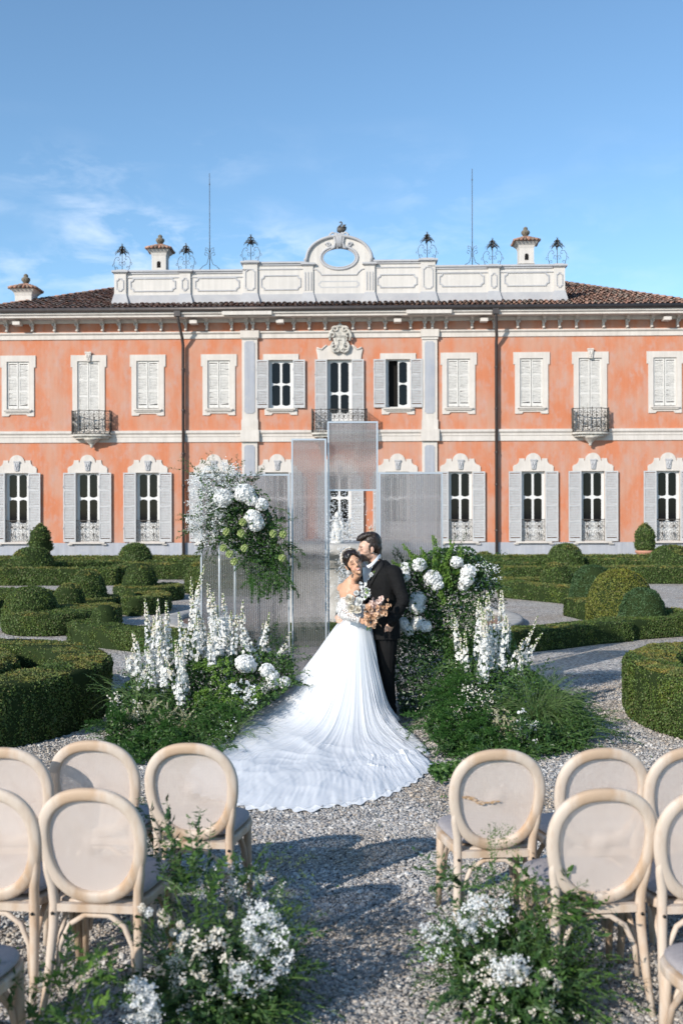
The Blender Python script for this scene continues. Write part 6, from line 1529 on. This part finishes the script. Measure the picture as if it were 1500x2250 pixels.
# hair drawn back in a low bun with a middle part
mb = MB(); e = lambda c, r, n=16, m=12, M_=BH: mb.ell(BH @ (Vector(c) * bh_s), [q * bh_s for q in r], n, m, M=BH.to_3x3())
e((0, .026, .060), (.081, .096, .091), 22, 16); e((0, -.010, .098), (.05, .060, .050)); e((0, .10, -.03), (.045, .040, .045)); 
for q in (-1, 1):
    e((q * .041, -.004, .078), (.042, .070, .060)); e((q * .068, .010, .026), (.014, .042, .045))
    mb.tube([BH @ (Vector(p) * bh_s) for p in ((q * .004, -.075, .118), (q * .028, -.082, .100), (q * .052, -.068, .072), (q * .070, -.040, .040), (q * .078, -.010, .012))], [.006, .009, .010, .010, .008], 8)
hm = rsurf(mb, .0038, 4); V = verts(hm); L_ = (np.array(BH.inverted().to_3x3()) @ V.T).T; Nn = norms(hm)
setverts(hm, V + Nn * (fnoise(np.stack([L_[:, 0] * 1.5, L_[:, 1] * 1.5, L_[:, 2] * 6], 1), 26) * .0016)[:, None])
under(bride, 'hair', hm, mat('glossy_dark_hair', (.014, .009, .007), .26, spec=.6, bump=.3, bscale=70, stretch=(1, 1, .3)))
PALETTE += [mat('peach_orchid_petal', (1, 1, 1), .5, island=[(.72, .48, .31), (.60, .36, .22), (.78, .58, .42), (.50, .27, .15)], transl=.25), mat('blush_petal', (1, 1, 1), .5, island=[(.72, .54, .48), (.78, .62, .55), (.66, .46, .40)], transl=.25)]; PE, PK = 11, 12
hb = Cloud()
for k in range(150):
    a = PI * (k / 149); ox, oz = math.cos(a), math.sin(a)
    c = BH @ (Vector((ox * .092, .006 + rng.normal() * .013, .054 + oz * .102) ) * bh_s); n_ = (BH.to_3x3() @ Vector((ox, -.1, oz)))
    c = c + n_ * abs(rng.normal()) * .005; hb.florets([c], [np.array(n_) + rng.normal(size=3) * .4], [.020], C_ if k % 3 else PK, 5, .5, 1.3)
    if k % 3 == 0: hb.balls([np.array(c + n_ * .006)], .0035, W_)
hb.obj('flower_headband', bride)
er = BH @ (Vector((-.084, -.004, -.045)) * bh_s); cl = Cloud(); D_ = fib(40); cl.florets(np.array(er) + D_ * [.016, .010, .020] + [0, -.008, -.006], D_, .013, W_, 5, .3, 1.3); cl.balls(np.array(er) + fib(14) * [.018, .012, .022] + [0, -.01, -.008], .003, C_); cl.obj('earring', bride)
# lace: bodice and off the shoulder sleeve
def lace_mat():
    m = mat('white_lace', (.80, .79, .78), .7, spec=.2, bump=.5, bscale=90); nt = m.node_tree; L = nt.links.new
    b = [n for n in nt.nodes if n.type == 'BSDF_PRINCIPLED'][0]; o = [n for n in nt.nodes if n.type == 'OUTPUT_MATERIAL'][0]
    tc = N(nt, 'ShaderNodeTexCoord'); v = N(nt, 'ShaderNodeTexVoronoi'); v.feature = 'DISTANCE_TO_EDGE'; v.inputs['Scale'].default_value = 42; L(tc.outputs['Object'], v.inputs[0])
    n2 = N(nt, 'ShaderNodeTexNoise'); n2.inputs['Scale'].default_value = 30; L(tc.outputs['Object'], n2.inputs[0]); ad = N(nt, 'ShaderNodeMath', operation='MULTIPLY_ADD'); ad.inputs[1].default_value = .35; L(n2.outputs[0], ad.inputs[0]); L(v.outputs['Distance'], ad.inputs[2])
    mr = N(nt, 'ShaderNodeMapRange'); mr.inputs['From Min'].default_value = .22; mr.inputs['From Max'].default_value = .34; mr.inputs['To Max'].default_value = .62; L(ad.outputs[0], mr.inputs[0])
    t = N(nt, 'ShaderNodeBsdfTransparent'); ms = N(nt, 'ShaderNodeMixShader'); L(mr.outputs[0], ms.inputs[0]); L(b.outputs[0], ms.inputs[1]); L(t.outputs[0], ms.inputs[2]); L(ms.outputs[0], o.inputs[0]); return m
lacem = lace_mat()
mb = MB(); mb.tube([bt_[0], bt_[1], bt_[2], bt_[3] + Vector((0, 0, -.045))], [(.15, .13), (.122, .098), (.127, .101), (.136, .103)], 24, up=tuple(bs), cap=False); mb.build('bodice', lacem, bride)
sp = [brs.lerp(bre, .70) + Vector((-.012, -.005, 0)), brs.lerp(bre, .84) + Vector((-.02, -.01, 0)), bre + Vector((-.016, -.01, -.012)), bre.lerp(brw, .3) + Vector((0, -.01, -.01)), bre.lerp(brw, .6), bre.lerp(brw, .86), brw + Vector((.006, 0, 0))]
mb = MB(); mb.tube(sp, [.070, .074, .070, .062, .052, .044, .036], 20, cap=False)
for q in range(2):
    pass
lm_ = mb.mesh('sleeve', lacem); so = share('sleeve', lm_, bride); sb = so.modifiers.new('s', 'SUBSURF'); sb.levels = sb.render_levels = 2
tx = bpy.data.textures.new('ruffle', 'CLOUDS'); tx.noise_scale = .035; dm = so.modifiers.new('d', 'DISPLACE'); dm.texture = tx; dm.strength = .022; dm.texture_coords = 'GLOBAL'
cl = Cloud(); P, Nn = tri_sample(*mb_tris(mb), 300); cl.florets(P + Nn * .006, Nn + rng.normal(size=P.shape) * .2, .013, W_, 5, .1, 1.2)
q = sp[0]; ax_ = (sp[1] - sp[0]).normalized(); u_ = Vector((1, 0, 0)); u_ = (u_ - ax_ * u_.dot(ax_)).normalized(); v_ = ax_.cross(u_)
P = [np.array(q + u_ * math.cos(a) * .072 + v_ * math.sin(a) * .072 - ax_ * rng.uniform(0, .012)) for a in np.linspace(0, 6.28, 60)]; cl.florets(P, [-np.array(ax_) + rng.normal(size=3) * .4 for _ in P], .024, W_, 5, .5, 1.2); cl.obj('lace_flowers', bride)
# ---- gown
tulle = mat('white_tulle', (.84, .84, .84), .85, transl=.10, spec=.05)
WC = np.array([.150, DC - .02]); WZ = C(783, 1364).z
hem = [(872, 1632), (905, 1650), (942, 1668), (952, 1686), (926, 1712), (900, 1728), (860, 1745), (830, 1756), (790, 1768), (730, 1777), (700, 1785), (640, 1786), (570, 1785), (510, 1772), (440, 1745), (425, 1690), (452, 1648), (500, 1620)]
HP = [np.array(tuple(gnd(*p))[:2]) - WC for p in hem] + [np.array((-1.05, -.15)), np.array((-.75, .25)), np.array((-.3, .42)), np.array((.1, .40)), np.array((.28, .30)), np.array((.33, .0)), np.array((.34, -.4))]
ha = np.array([math.atan2(p[1], p[0]) for p in HP]); hr = np.array([np.hypot(*p) for p in HP]); o_ = np.argsort(ha); ha, hr = ha[o_], hr[o_]
def RH(phi): return np.interp(phi, np.concatenate([ha - 2 * PI, ha, ha + 2 * PI]), np.concatenate([hr, hr, hr]))
def LH(phi): k = np.radians([-180, -150, -120, -95, -70, -45, -20, 0, 30, 60, 90, 135, 180]); return np.interp(phi, k, [.50, .47, .40, .32, .25, .17, .11, .09, .09, .12, .16, .30, .50])
def gown(name, m, lift, seed, amp=1.0, nphi=2300, nt=200, tmin=0.0, parent=None):
    ph = np.linspace(-PI, PI, nphi, endpoint=False); t = np.linspace(tmin, 1, nt) ** 1.25; PH, T = np.meshgrid(ph, t)
    # pleats wander sideways as they run down
    q3 = np.stack([np.cos(PH) * 1.6, np.sin(PH) * 1.6, T * 2.2 + seed], -1)
    qw = np.stack([np.cos(PH) * 1.6, np.sin(PH) * 1.6, T * 1.0 + seed], -1); warp = fnoise(qw, .8) * .28 * sm(T, .08, .9) + fnoise(np.stack([np.cos(PH) * 1.6, np.sin(PH) * 1.6, T * .35 + seed + 5], -1), 2.6) * .07 * sm(T, .3, 1)
    R1 = RH(PH) * (1 + .035 * fnoise(np.stack([np.cos(PH) * 3, np.sin(PH) * 3, PH * 0 + seed], -1), 4) + .010 * np.sin(PH * 170) * sm(T, .8, 1))
    r = .118 + (R1 - .118) * T; s_ = np.maximum(r - .118, 0) / LH(PH) * .5
    z = WZ * np.exp(-(s_ / .5) ** 1.3)
    bump = (.5 + .5 * fnoise(np.stack([r * np.cos(PH), r * np.sin(PH), PH * 0 + seed], -1), .95)) 
    q4 = np.stack([np.cos(PH) * 1.6, np.sin(PH) * 1.6, T * .42 + seed], -1); pw = PH + warp; jit = fnoise(q4, 4.5); f1 = np.abs(np.sin(pw * 19 + 1.6 * jit)); f2 = np.abs(np.sin(pw * 47 + seed + 1.8 * fnoise(q4 + 3, 6))); f3 = np.abs(np.sin(pw * 104 + 2 * seed + jit * 3))
    g_ = sm(T, .01, .25); flat = sm(s_, .3, 1.2)
    big = sm(bump, .35, .9)
    h = (.030 * (1 - f1) ** 1.6 * (.5 + bump) + .020 * (1 - f2) ** 1.4 * (.4 + .9 * bump) + .009 * (1 - f3) + .011 * (1 - np.abs(np.sin(pw * 175 + 5 * jit))) * sm(T, .35, .8)) * amp
    w2 = PH * 8 + fnoise(q4 * np.array([1, 1, 3]) + 11, 1.6) * 2.6; h = h + flat * .045 * amp * (1 - np.abs(np.sin(w2 * 2 + seed))) ** 2 * big
    edge = 1 - sm(T, .93, 1.0) * .75
    XY = np.stack([r * np.cos(PH), r * np.sin(PH), PH * 0 + seed * 2], -1); XY = XY + .25 * np.stack([fnoise(XY + 3, 1.6), fnoise(XY + 8, 1.6), PH * 0], -1)
    cr_ = np.clip(1 - np.abs(fnoise(XY, 2.0)) * 1.6, 0, 1) ** 3 + .5 * np.clip(1 - np.abs(fnoise(XY + 20, 3.6)) * 1.6, 0, 1) ** 3
    h = h * (.5 + .8 * sm(fnoise(XY + 40, .5), -.6, .8)) * (1 - .62 * flat) + flat * cr_ * .020 * sm(T, .15, .4) * (1 - sm(T, .75, 1.0))
    z = z + flat * edge * (h * 1.15 + .06 * amp * sm(bump, .25, 1.1) * sm(T, .2, .6) * (1 - sm(T, .62, .97))) + .012 + lift * (.3 + .7 * edge)
    rad = r + (1 - flat) * g_ * (h * .9 + .03 * fnoise(np.stack([np.cos(PH) * 2, np.sin(PH) * 2, z * 1.2 + seed], -1), 1.4)) + lift * .5
    X = WC[0] + rad * np.cos(PH + warp * .12); Y = WC[1] + rad * np.sin(PH + warp * .12)
    V = np.stack([X, Y, np.maximum(z, .008)], -1).reshape(-1, 3); i = np.arange(nt - 1)[:, None] * nphi; j = np.arange(nphi)[None]; j2 = (j + 1) % nphi
    F = np.stack([i + j, i + nphi + j, i + nphi + j2, i + j2], -1).reshape(-1, 4)
    return share(name, np_mesh(name, V, F, m, True), parent)
gown('gown_skirt', tulle, 0.0, 1.7, 1.0, parent=bride)
veil = bpy.data.materials.new('sheer_tulle'); veil.use_nodes = True; nt = veil.node_tree; nt.nodes.clear(); L = nt.links.new
o_ = N(nt, 'ShaderNodeOutputMaterial'); d_ = N(nt, 'ShaderNodeBsdfDiffuse'); d_.inputs[0].default_value = (.82, .84, .87, 1); t2 = N(nt, 'ShaderNodeBsdfTranslucent'); t2.inputs[0].default_value = (.8, .82, .86, 1); tp = N(nt, 'ShaderNodeBsdfTransparent')
a1 = N(nt, 'ShaderNodeMixShader'); a1.inputs[0].default_value = .4; a2 = N(nt, 'ShaderNodeMixShader'); a2.inputs[0].default_value = .48
L(d_.outputs[0], a1.inputs[1]); L(t2.outputs[0], a1.inputs[2]); L(a1.outputs[0], a2.inputs[1]); L(tp.outputs[0], a2.inputs[2]); L(a2.outputs[0], o_.inputs[0])
gown('gown_overlay', veil, .026, 4.1, 1.0, 1900, 140, .04, parent=bride)
mb = MB(); mb.tube([bt_[1] + Vector((0, 0, -.02)), bt_[1] + Vector((0, 0, .015))], [(.128, .106), (.122, .100)], 28, up=tuple(bs), cap=False); mb.build('waistband', mat('satin', (.78, .79, .81), .45, sheen=.2), bride)
# ---- bouquet
bq0 = C(800, 1340, -.40); bq = empty('bouquet', bq0, label='bouquet of cream peonies, white stock and peach orchids in the hand of the bride', category='bouquet')
def petals(cl, c, axis, r, mi, rings, curl=.6, jit_=.12):
    """rings: (number, elevation in degrees, length factor, width factor)"""
    ax_ = unit(np.array(axis, float)); u = unit(np.cross(ax_, [.3, .2, 1])); v = np.cross(ax_, u); S = np.linspace(0, 1, 6); W = np.linspace(-1, 1, 5)
    for m_, el_, lf, wf in rings:
        p0 = rng.uniform(0, 6.28)
        for k in range(m_):
            an = p0 + 2 * PI * k / m_ + rng.normal() * jit_; d = u * math.cos(an) + v * math.sin(an); t = np.cross(ax_, d); l_ = r * lf * rng.uniform(.85, 1.12); e0 = R(el_ + rng.normal() * 8)
            V = []
            x = 0.0; z = 0.0; px = 0.0
            for i, s_ in enumerate(S):
                e_ = e0 + curl * (s_ - .35); 
                if i: x += math.cos(e_) * l_ / 5; z += math.sin(e_) * l_ / 5
                wd = r * wf * (math.sin(PI * min(1, .12 + s_ * .78)) ** .7)
                for w_ in W: V.append(np.array(c) + d * x + ax_ * (z + .18 * wd * w_ * w_) + t * w_ * wd * .5 + ax_ * rng.normal() * r * .015)
            F = [(i*5+j, i*5+j+1, (i+1)*5+j+1, (i+1)*5+j) for i in range(5) for j in range(4)]; cl.parts.append((np.array(V), np.array(F), mi))
def peony(px, py, r, mi=C_, dy=-.42):
    cl = Cloud(); petals(cl, C(px, py, dy + r * .5), (-.25 + rng.normal() * .2, -1, .45 + rng.normal() * .2), r, mi, ((8, 8, 1.0, .95), (8, 28, .9, .85), (7, 48, .75, .75), (6, 64, .6, .6), (5, 78, .45, .45)))
    cl.obj('peony', bq, True)
for i, a in enumerate(((768, 1317, .050), (788, 1322, .046), (772, 1337, .050), (783, 1304, .030), (786, 1340, .042))): peony(*a, mi=(W_ if i % 2 else C_))
cl = Cloud(); P = np.array([tuple(C(x, y, -.40)) for x, y in inpoly([(792, 1280), (806, 1283), (815, 1310), (800, 1320), (792, 1300)], 26)]); cl.florets(P, rng.normal(size=P.shape) + [0, -1, .3], .036, W_, 5, .5, 1.3); cl.cards(P[:5] + [0, -.02, 0], np.tile([0, -1, .2], (5, 1)), .03, LB); cl.obj('white_stock', bq)
for poly, n_, mi in (([(812, 1315), (830, 1305), (842, 1318), (835, 1332), (815, 1335)], 12, PK), ([(792, 1340), (815, 1328), (830, 1345), (826, 1365), (812, 1370), (798, 1360)], 24, PE), ([(826, 1335), (850, 1325), (857, 1335), (845, 1358), (830, 1355)], 18, PE), ([(800, 1350), (825, 1350), (822, 1376), (806, 1374)], 12, PE), ([(815, 1320), (835, 1330), (830, 1345), (815, 1345)], 10, PK)):
    cl = Cloud(); P = np.array([tuple(C(x, y, -.44 + rng.normal() * .02)) for x, y in inpoly(poly, n_)]); [petals(cl, q, rng.normal(size=3) * .5 + [0, -1, .1], rng.uniform(.022, .032), mi, ((5, 18, 1.0, .95), (3, 60, .45, .5)), .3) for q in P]; cl.balls(P + [0, -.006, 0], .0035, BR); cl.obj('orchid_spray', bq, True)
cl = Cloud(); 
for q in ((852, 1318), (858, 1330), (850, 1345), (836, 1375)): cl.strip([np.array(C(825, 1345, -.40)), np.array(C((q[0] + 828) / 2, q[1] - 3, -.44)), np.array(C(*q, -.45))], .004, BR); cl.cards([np.array(C(*q, -.45))], [[0, -1, 0]], [.03], PE, flatdir=[[0, 0, 3]], aspect=2.2)
cl.obj('twigs', bq); cl = Cloud()
hnd = np.array(brh + Vector((.03, -.005, 0)))
for k in range(9): cl.strip([hnd + rng.normal(size=3) * .006 + [0, 0, .06], hnd + rng.normal(size=3) * .005, hnd + rng.normal(size=3) * .010 + [.012, 0, -.075]], .006, ST)
cl.obj('stems', bq)
for c in bq.children: c.matrix_parent_inverse = Matrix.Translation(bq.location).inverted()
# ---------------------------------------------------------------- chairs
woodm = mat('limed_oak', (.43, .31, .215), .6, col2=(.54, .455, .38), nscale=7, lo=.42, hi=.58, col3=(.44, .27, .155), n3=4.5, lo3=.56, hi3=.78, bump=.12, bscale=24, stretch=(1, 1, .35), spec=.3)
cush = mat('grey_linen', (.34, .31, .31), .9, col2=(.29, .265, .27), nscale=60, bump=.3, bscale=220, spec=.15)
screwm = mat('screw', (.03, .03, .03), .4, metal=.8)
def cane_mat():
    m = mat('woven_cane', (.70, .60, .535), .75, col2=(.62, .51, .44), nscale=5, lo=.5, hi=.75, spec=.2, transl=.25); nt = m.node_tree; L = nt.links.new
    o = [n for n in nt.nodes if n.type == 'OUTPUT_MATERIAL'][0]; src = o.inputs[0].links[0].from_socket
    tc = N(nt, 'ShaderNodeTexCoord'); w1 = N(nt, 'ShaderNodeTexWave'); w1.bands_direction = 'X'; w1.inputs['Scale'].default_value = 42; w2 = N(nt, 'ShaderNodeTexWave'); w2.bands_direction = 'Z'; w2.inputs['Scale'].default_value = 42
    mp = N(nt, 'ShaderNodeMapping'); L(tc.outputs['Object'], mp.inputs[0]); L(mp.outputs[0], w1.inputs[0]); L(mp.outputs[0], w2.inputs[0])
    mu = N(nt, 'ShaderNodeMath', operation='MULTIPLY'); L(w1.outputs['Fac'], mu.inputs[0]); L(w2.outputs['Fac'], mu.inputs[1])
    mr = N(nt, 'ShaderNodeMapRange'); mr.inputs['From Min'].default_value = .25; mr.inputs['From Max'].default_value = .5; mr.inputs['To Max'].default_value = .50; L(mu.outputs[0], mr.inputs[0])
    t = N(nt, 'ShaderNodeBsdfTransparent'); ms = N(nt, 'ShaderNodeMixShader'); L(mr.outputs[0], ms.inputs[0]); L(src, ms.inputs[1]); L(t.outputs[0], ms.inputs[2]); L(ms.outputs[0], o.inputs[0]); return m
canem = cane_mat()
# chair faces +y (towards the couple); its back is towards the camera at -y
BT = R(11)                                # backrest lean
def bk(x, z, off=0.0):                    # point on the leaning back plane
    h = z - .44; return Vector((x, -.215 - math.tan(BT) * max(h, -.02) + off, z))
def oval(a, b, cz, n=48, flat=2.3):
    P = []
    for k in range(n):
        t = 2 * PI * k / n; c, s_ = math.cos(t), math.sin(t); zz_ = cz + b * math.copysign(abs(s_) ** (2 / flat), s_); taper = 1 - .10 * (cz - zz_) / b
        P.append((a * taper * math.copysign(abs(c) ** (2 / flat), c), zz_))
    return P
def make_chair():
    root = empty('cane_back_chair', (0, 0, 0), category='chair')
    A_, B_, CZ = .206, .228, .688
    O = oval(A_, B_, CZ)
    mb = MB(); P = [bk(x, z) for x, z in O]; n = len(P); vs = []; fs = []
    # rounded oval frame, wide face to the viewer
    sec = [(-.030, -.004), (-.026, -.015), (-.010, -.019), (.014, -.016), (.024, -.006), (.024, .010), (.016, .017), (-.022, .017), (-.030, .010)]
    nb = Vector((0, -math.cos(BT), -math.sin(BT)))
    for i in range(n):
        t = (P[(i+1) % n] - P[i-1]).normalized(); u = t.cross(nb).normalized()
        for a, b in sec: vs.append(P[i] + u * a + nb * -b)
    m_ = len(sec)
    for i in range(n):
        j = (i + 1) % n
        for k in range(m_): fs.append((i*m_+k, j*m_+k, j*m_+(k+1) % m_, i*m_+(k+1) % m_))
    mb.add(vs, fs, 0, True); frame = mb.build('back_frame', woodm, root)
    sb = frame.modifiers.new('s', 'SUBSURF'); sb.levels = sb.render_levels = 1
    mb = MB(); c = bk(0, CZ, .004); I = oval(A_ - .018, B_ - .018, CZ); vs = [c]; rings = 6
    for r_ in range(1, rings + 1):
        for x, z in I: f = r_ / rings; vs.append(bk(x * f, CZ + (z - CZ) * f, .004 + .010 * (1 - f * f)))
    n = len(I); fs = [(0, 1 + k, 1 + (k+1) % n) for k in range(n)]
    for r_ in range(rings - 1):
        for k in range(n): a = 1 + r_*n; fs.append((a+k, a+n+k, a+n+(k+1) % n, a+(k+1) % n))
    mb.add(vs, fs, 0, True); mb.build('cane_panel', canem, root)
    for s_ in (-1, 1):
        mb = MB()
        pts = [bk(s_ * .205, .665), bk(s_ * .196, .58), bk(s_ * .182, .51), Vector((s_ * .178, -.218, .44)), Vector((s_ * .180, -.222, .34)), Vector((s_ * .190, -.250, .16)), Vector((s_ * .200, -.295, .0))]
        mb.tube(pts, [(.010, .015), (.019, .018), (.021, .019), (.022, .020), (.021, .020), (.018, .018), (.014, .014)], 10, up=(s_ * 1.0, 0, 0)); lg = mb.build('rear_leg', woodm, root)
        mb = MB(); mb.tube([(s_ * .178, -.244, .40), (s_ * .178, -.238, .40)], .007, 8); mb.build('screw', screwm, lg)
        mb = MB(); mb.tube([(s_ * .195, .185, .43), (s_ * .197, .192, .25), (s_ * .205, .215, .0)], [.023, .021, .015], 10); mb.build('front_leg', woodm, root)
        mb = MB(); mb.tube([(s_ * .172, -.20, .15), (s_ * .170, -.17, .28), (s_ * .168, -.10, .375), (s_ * .17, -.02, .405), (s_ * .175, .07, .375), (s_ * .185, .15, .28), (s_ * .192, .19, .15)], .012, 8); mb.build('side_brace', woodm, root)
    mb = MB(); mb.tube([(-.165, -.222, .14), (-.155, -.215, .26), (-.115, -.21, .345), (-.05, -.205, .385), (.05, -.205, .385), (.115, -.21, .345), (.155, -.215, .26), (.165, -.222, .14)], .012, 8); mb.build('rear_brace', woodm, root)
    mb = MB(); mb.tube([(-.18, .205, .15), (-.165, .20, .28), (-.11, .195, .36), (0, .19, .395), (.11, .195, .36), (.165, .20, .28), (.18, .205, .15)], .012, 8); mb.build('front_brace', woodm, root)
    mb = MB(); mb.box(-.162, .162, -.232, -.205, .405, .437); mb.build('back_rail', woodm, root)
    so = [(-.185, -.205), (-.20, -.10), (-.228, .05), (-.235, .13), (-.215, .21), (-.15, .248), (0, .262), (.15, .248), (.215, .21), (.235, .13), (.228, .05), (.20, -.10), (.185, -.205)]
    def sl(z0, z1, g, m, name, dome_=0):
        mb = MB(); n = len(so)
        rs = [(1 + g - .01, z0), (1 + g, z0 + .008), (1 + g, z1 - .008), (1 + g - .012, z1)] if not dome_ else [(g + 1, z0), (g + 1.01, z0 + .014), (g + .99, z0 + .026), (g + .90, z0 + .038), (g + .62, z0 + .046), (.02, z0 + .049)]
        vs = [(x * f, (y - .03) * f + .03, z) for f, z in rs for x, y in so]; k_ = len(rs)
        fs = [(i*n+k, i*n+(k+1) % n, (i+1)*n+(k+1) % n, (i+1)*n+k) for i in range(k_-1) for k in range(n)]; fs = [tuple(reversed(f)) for f in fs] + [tuple(range(n)), tuple(reversed([(k_-1)*n+k for k in range(n)]))]
        mb.add(vs, fs, 0, True); o = mb.build(name, m, root); s2 = o.modifiers.new('s', 'SUBSURF'); s2.levels = s2.render_levels = 2; return o
    sl(.395, .445, 0, woodm, 'seat_frame'); sl(.446, 0, -.055, cush, 'seat_cushion', 1)
    return root
rng_c = random.Random(4); chair0 = make_chair(); used = False
def put_chair(px, ptop, D, yaw, label, s=1.0):
    """px, ptop: where the top of the back shows"""
    global used
    o = copy_tree(chair0) if used else chair0; used = True
    p = at(px, ptop, D); back = Vector((-.30 * math.sin(-R(yaw)), -.30 * math.cos(R(yaw)), 0))
    o.location = (p.x - back.x, p.y - back.y, 0); o.rotation_euler = (0, 0, R(yaw)); o.rotation_euler[2] += R(rng_c.uniform(-2.5, 2.5)); o.scale = (s, s, s); o['label'] = label; o['group'] = 'cane backed chairs in rows'; return o
for x_, y_, l_ in ((-1.98, 3.05, 'third row chair beyond the left edge, second from the aisle'), (-1.72, 2.25, 'fourth row chair beside the camera at left, next to the aisle'), (-2.28, 2.2, 'fourth row chair beside the camera at left, second from the aisle')):
    o = copy_tree(chair0); o.location = (x_, y_, 0); o.rotation_euler = (0, 0, R(-5)); o['label'] = l_; o['group'] = 'cane backed chairs in rows'; o['category'] = 'chair'
put_chair(420, 1657, 4.80, -3, 'front row chair left of the aisle, sprigs crossing its leg, beside the train')
put_chair(208, 1655, 4.86, -3, 'front row chair on the left, partly behind the chair with a bare back')
put_chair(10, 1650, 4.72, -4, 'front row chair cut by the left edge of the picture')
put_chair(200, 1771, 4.02, -4, 'second row chair on the left shown whole, its see through back over a grey seat')
put_chair(-30, 1772, 4.05, -4, 'second row chair cut by the left edge, only its right side showing')
stained = put_chair(1096, 1670, 4.66, 4, 'front row chair right of the aisle with a brown stain on its cane back')
mb = MB()
for x_, z_, rx, rz_ in ((-.150, .705, .018, .007), (-.128, .700, .022, .010), (-.108, .690, .016, .006), (-.085, .678, .018, .008), (-.070, .672, .014, .009), (-.045, .676, .012, .004), (-.02, .678, .016, .007), (.004, .681, .012, .005)):
    mb.prism([[(rx * (1 + .25 * math.sin(3 * a)) * math.cos(a), rz_ * (1 + .3 * math.cos(2 * a + x_ * 90)) * math.sin(a)) for a in [2 * PI * k / 14 for k in range(14)]]], -.0008, .0, M=Matrix.Translation(bk(x_, z_, -.001)) @ Matrix.Rotation(BT, 4, 'X'))
mb.build('stain', mat('brown_stain', (.40, .25, .13), .9, col2=(.55, .42, .32), nscale=60, lo=.45, hi=.6), stained)
put_chair(1322, 1672, 4.68, 4, 'front row chair on the right, second from the aisle, partly hidden by the next row')
put_chair(1520, 1676, 4.70, 4, 'front row chair cut by the right edge of the picture')
put_chair(1325, 1781, 4.0, 4, 'second row chair on the right behind the glossy green leaves')
put_chair(1570, 1810, 4.0, 5, 'second row chair cut by the right edge, only its left rim showing')
put_chair(1735, 2010, 3.12, 5, 'third row chair at the bottom right corner, only its grey seat showing')
put_chair(-235, 2010, 3.12, -5, 'third row chair at the bottom left corner, only its grey seat showing')
# ---------------------------------------------------------------- loose stones of the gravel
def stones(n, Dmin, Dmax, smin, smax, seed):
    r0 = np.random.default_rng(seed); D = np.sqrt(r0.uniform(Dmin ** 2, Dmax ** 2, n)); X = (r0.random(n) - .5) * .76 * D
    t = (1 + 5 ** .5) / 2; ic = np.array([(-1,t,0),(1,t,0),(-1,-t,0),(1,-t,0),(0,-1,t),(0,1,t),(0,-1,-t),(0,1,-t),(t,0,-1),(t,0,1),(-t,0,-1),(-t,0,1)]) / 1.9
    fc = np.array([(0,11,5),(0,5,1),(0,1,7),(0,7,10),(0,10,11),(1,5,9),(5,11,4),(11,10,2),(10,7,6),(7,1,8),(3,9,4),(3,4,2),(3,2,6),(3,6,8),(3,8,9),(4,9,5),(2,4,11),(6,2,10),(8,6,7),(9,8,1)])
    tm = ic[None] * (1 + r0.normal(0, .16, (24, 12, 1))); k = r0.integers(0, 24, n); s_ = r0.uniform(smin, smax, n) * (1 + .7 * (r0.random(n) < .12))
    sc_ = np.stack([r0.uniform(.7, 1.25, n), r0.uniform(.6, 1.0, n), r0.uniform(.4, .75, n)], 1) * s_[:, None] * .5
    a = r0.uniform(0, 6.28, n); ca, sa = np.cos(a), np.sin(a); P = tm[k] * sc_[:, None, :]
    tl = r0.normal(0, .3, (n, 1)); P = np.stack([P[..., 0], P[..., 1], P[..., 2] + P[..., 0] * tl], -1)
    P = np.stack([P[..., 0] * ca[:, None] - P[..., 1] * sa[:, None], P[..., 0] * sa[:, None] + P[..., 1] * ca[:, None], P[..., 2]], -1)
    P = P + np.stack([X, D, s_ * r0.uniform(.0, .35, n)], 1)[:, None, :]
    return P.reshape(-1, 3), (fc[None] + 12 * np.arange(n)[:, None, None]).reshape(-1, 3)
stonem = mat('gravel_stone', (1, 1, 1), .85, col2=(.78, .68, .56), nscale=.8, lo=.45, hi=.65, island=[(.13, .13, .135), (.33, .325, .32), (.50, .48, .455), (.22, .22, .23), (.44, .38, .32), (.64, .625, .60), (.29, .28, .275), (.42, .405, .39)], spec=.25, bump=.2, bscale=120)
a = stones(95000, 2.9, 6.6, .010, .021, 1); b = stones(125000, 6.4, 12.5, .012, .022, 2)
V = np.concatenate([a[0], b[0]]); F = np.concatenate([a[1], b[1] + len(a[0])])
share('loose_gravel', np_mesh('loose_gravel', V, F, stonem, False), kind='stuff')
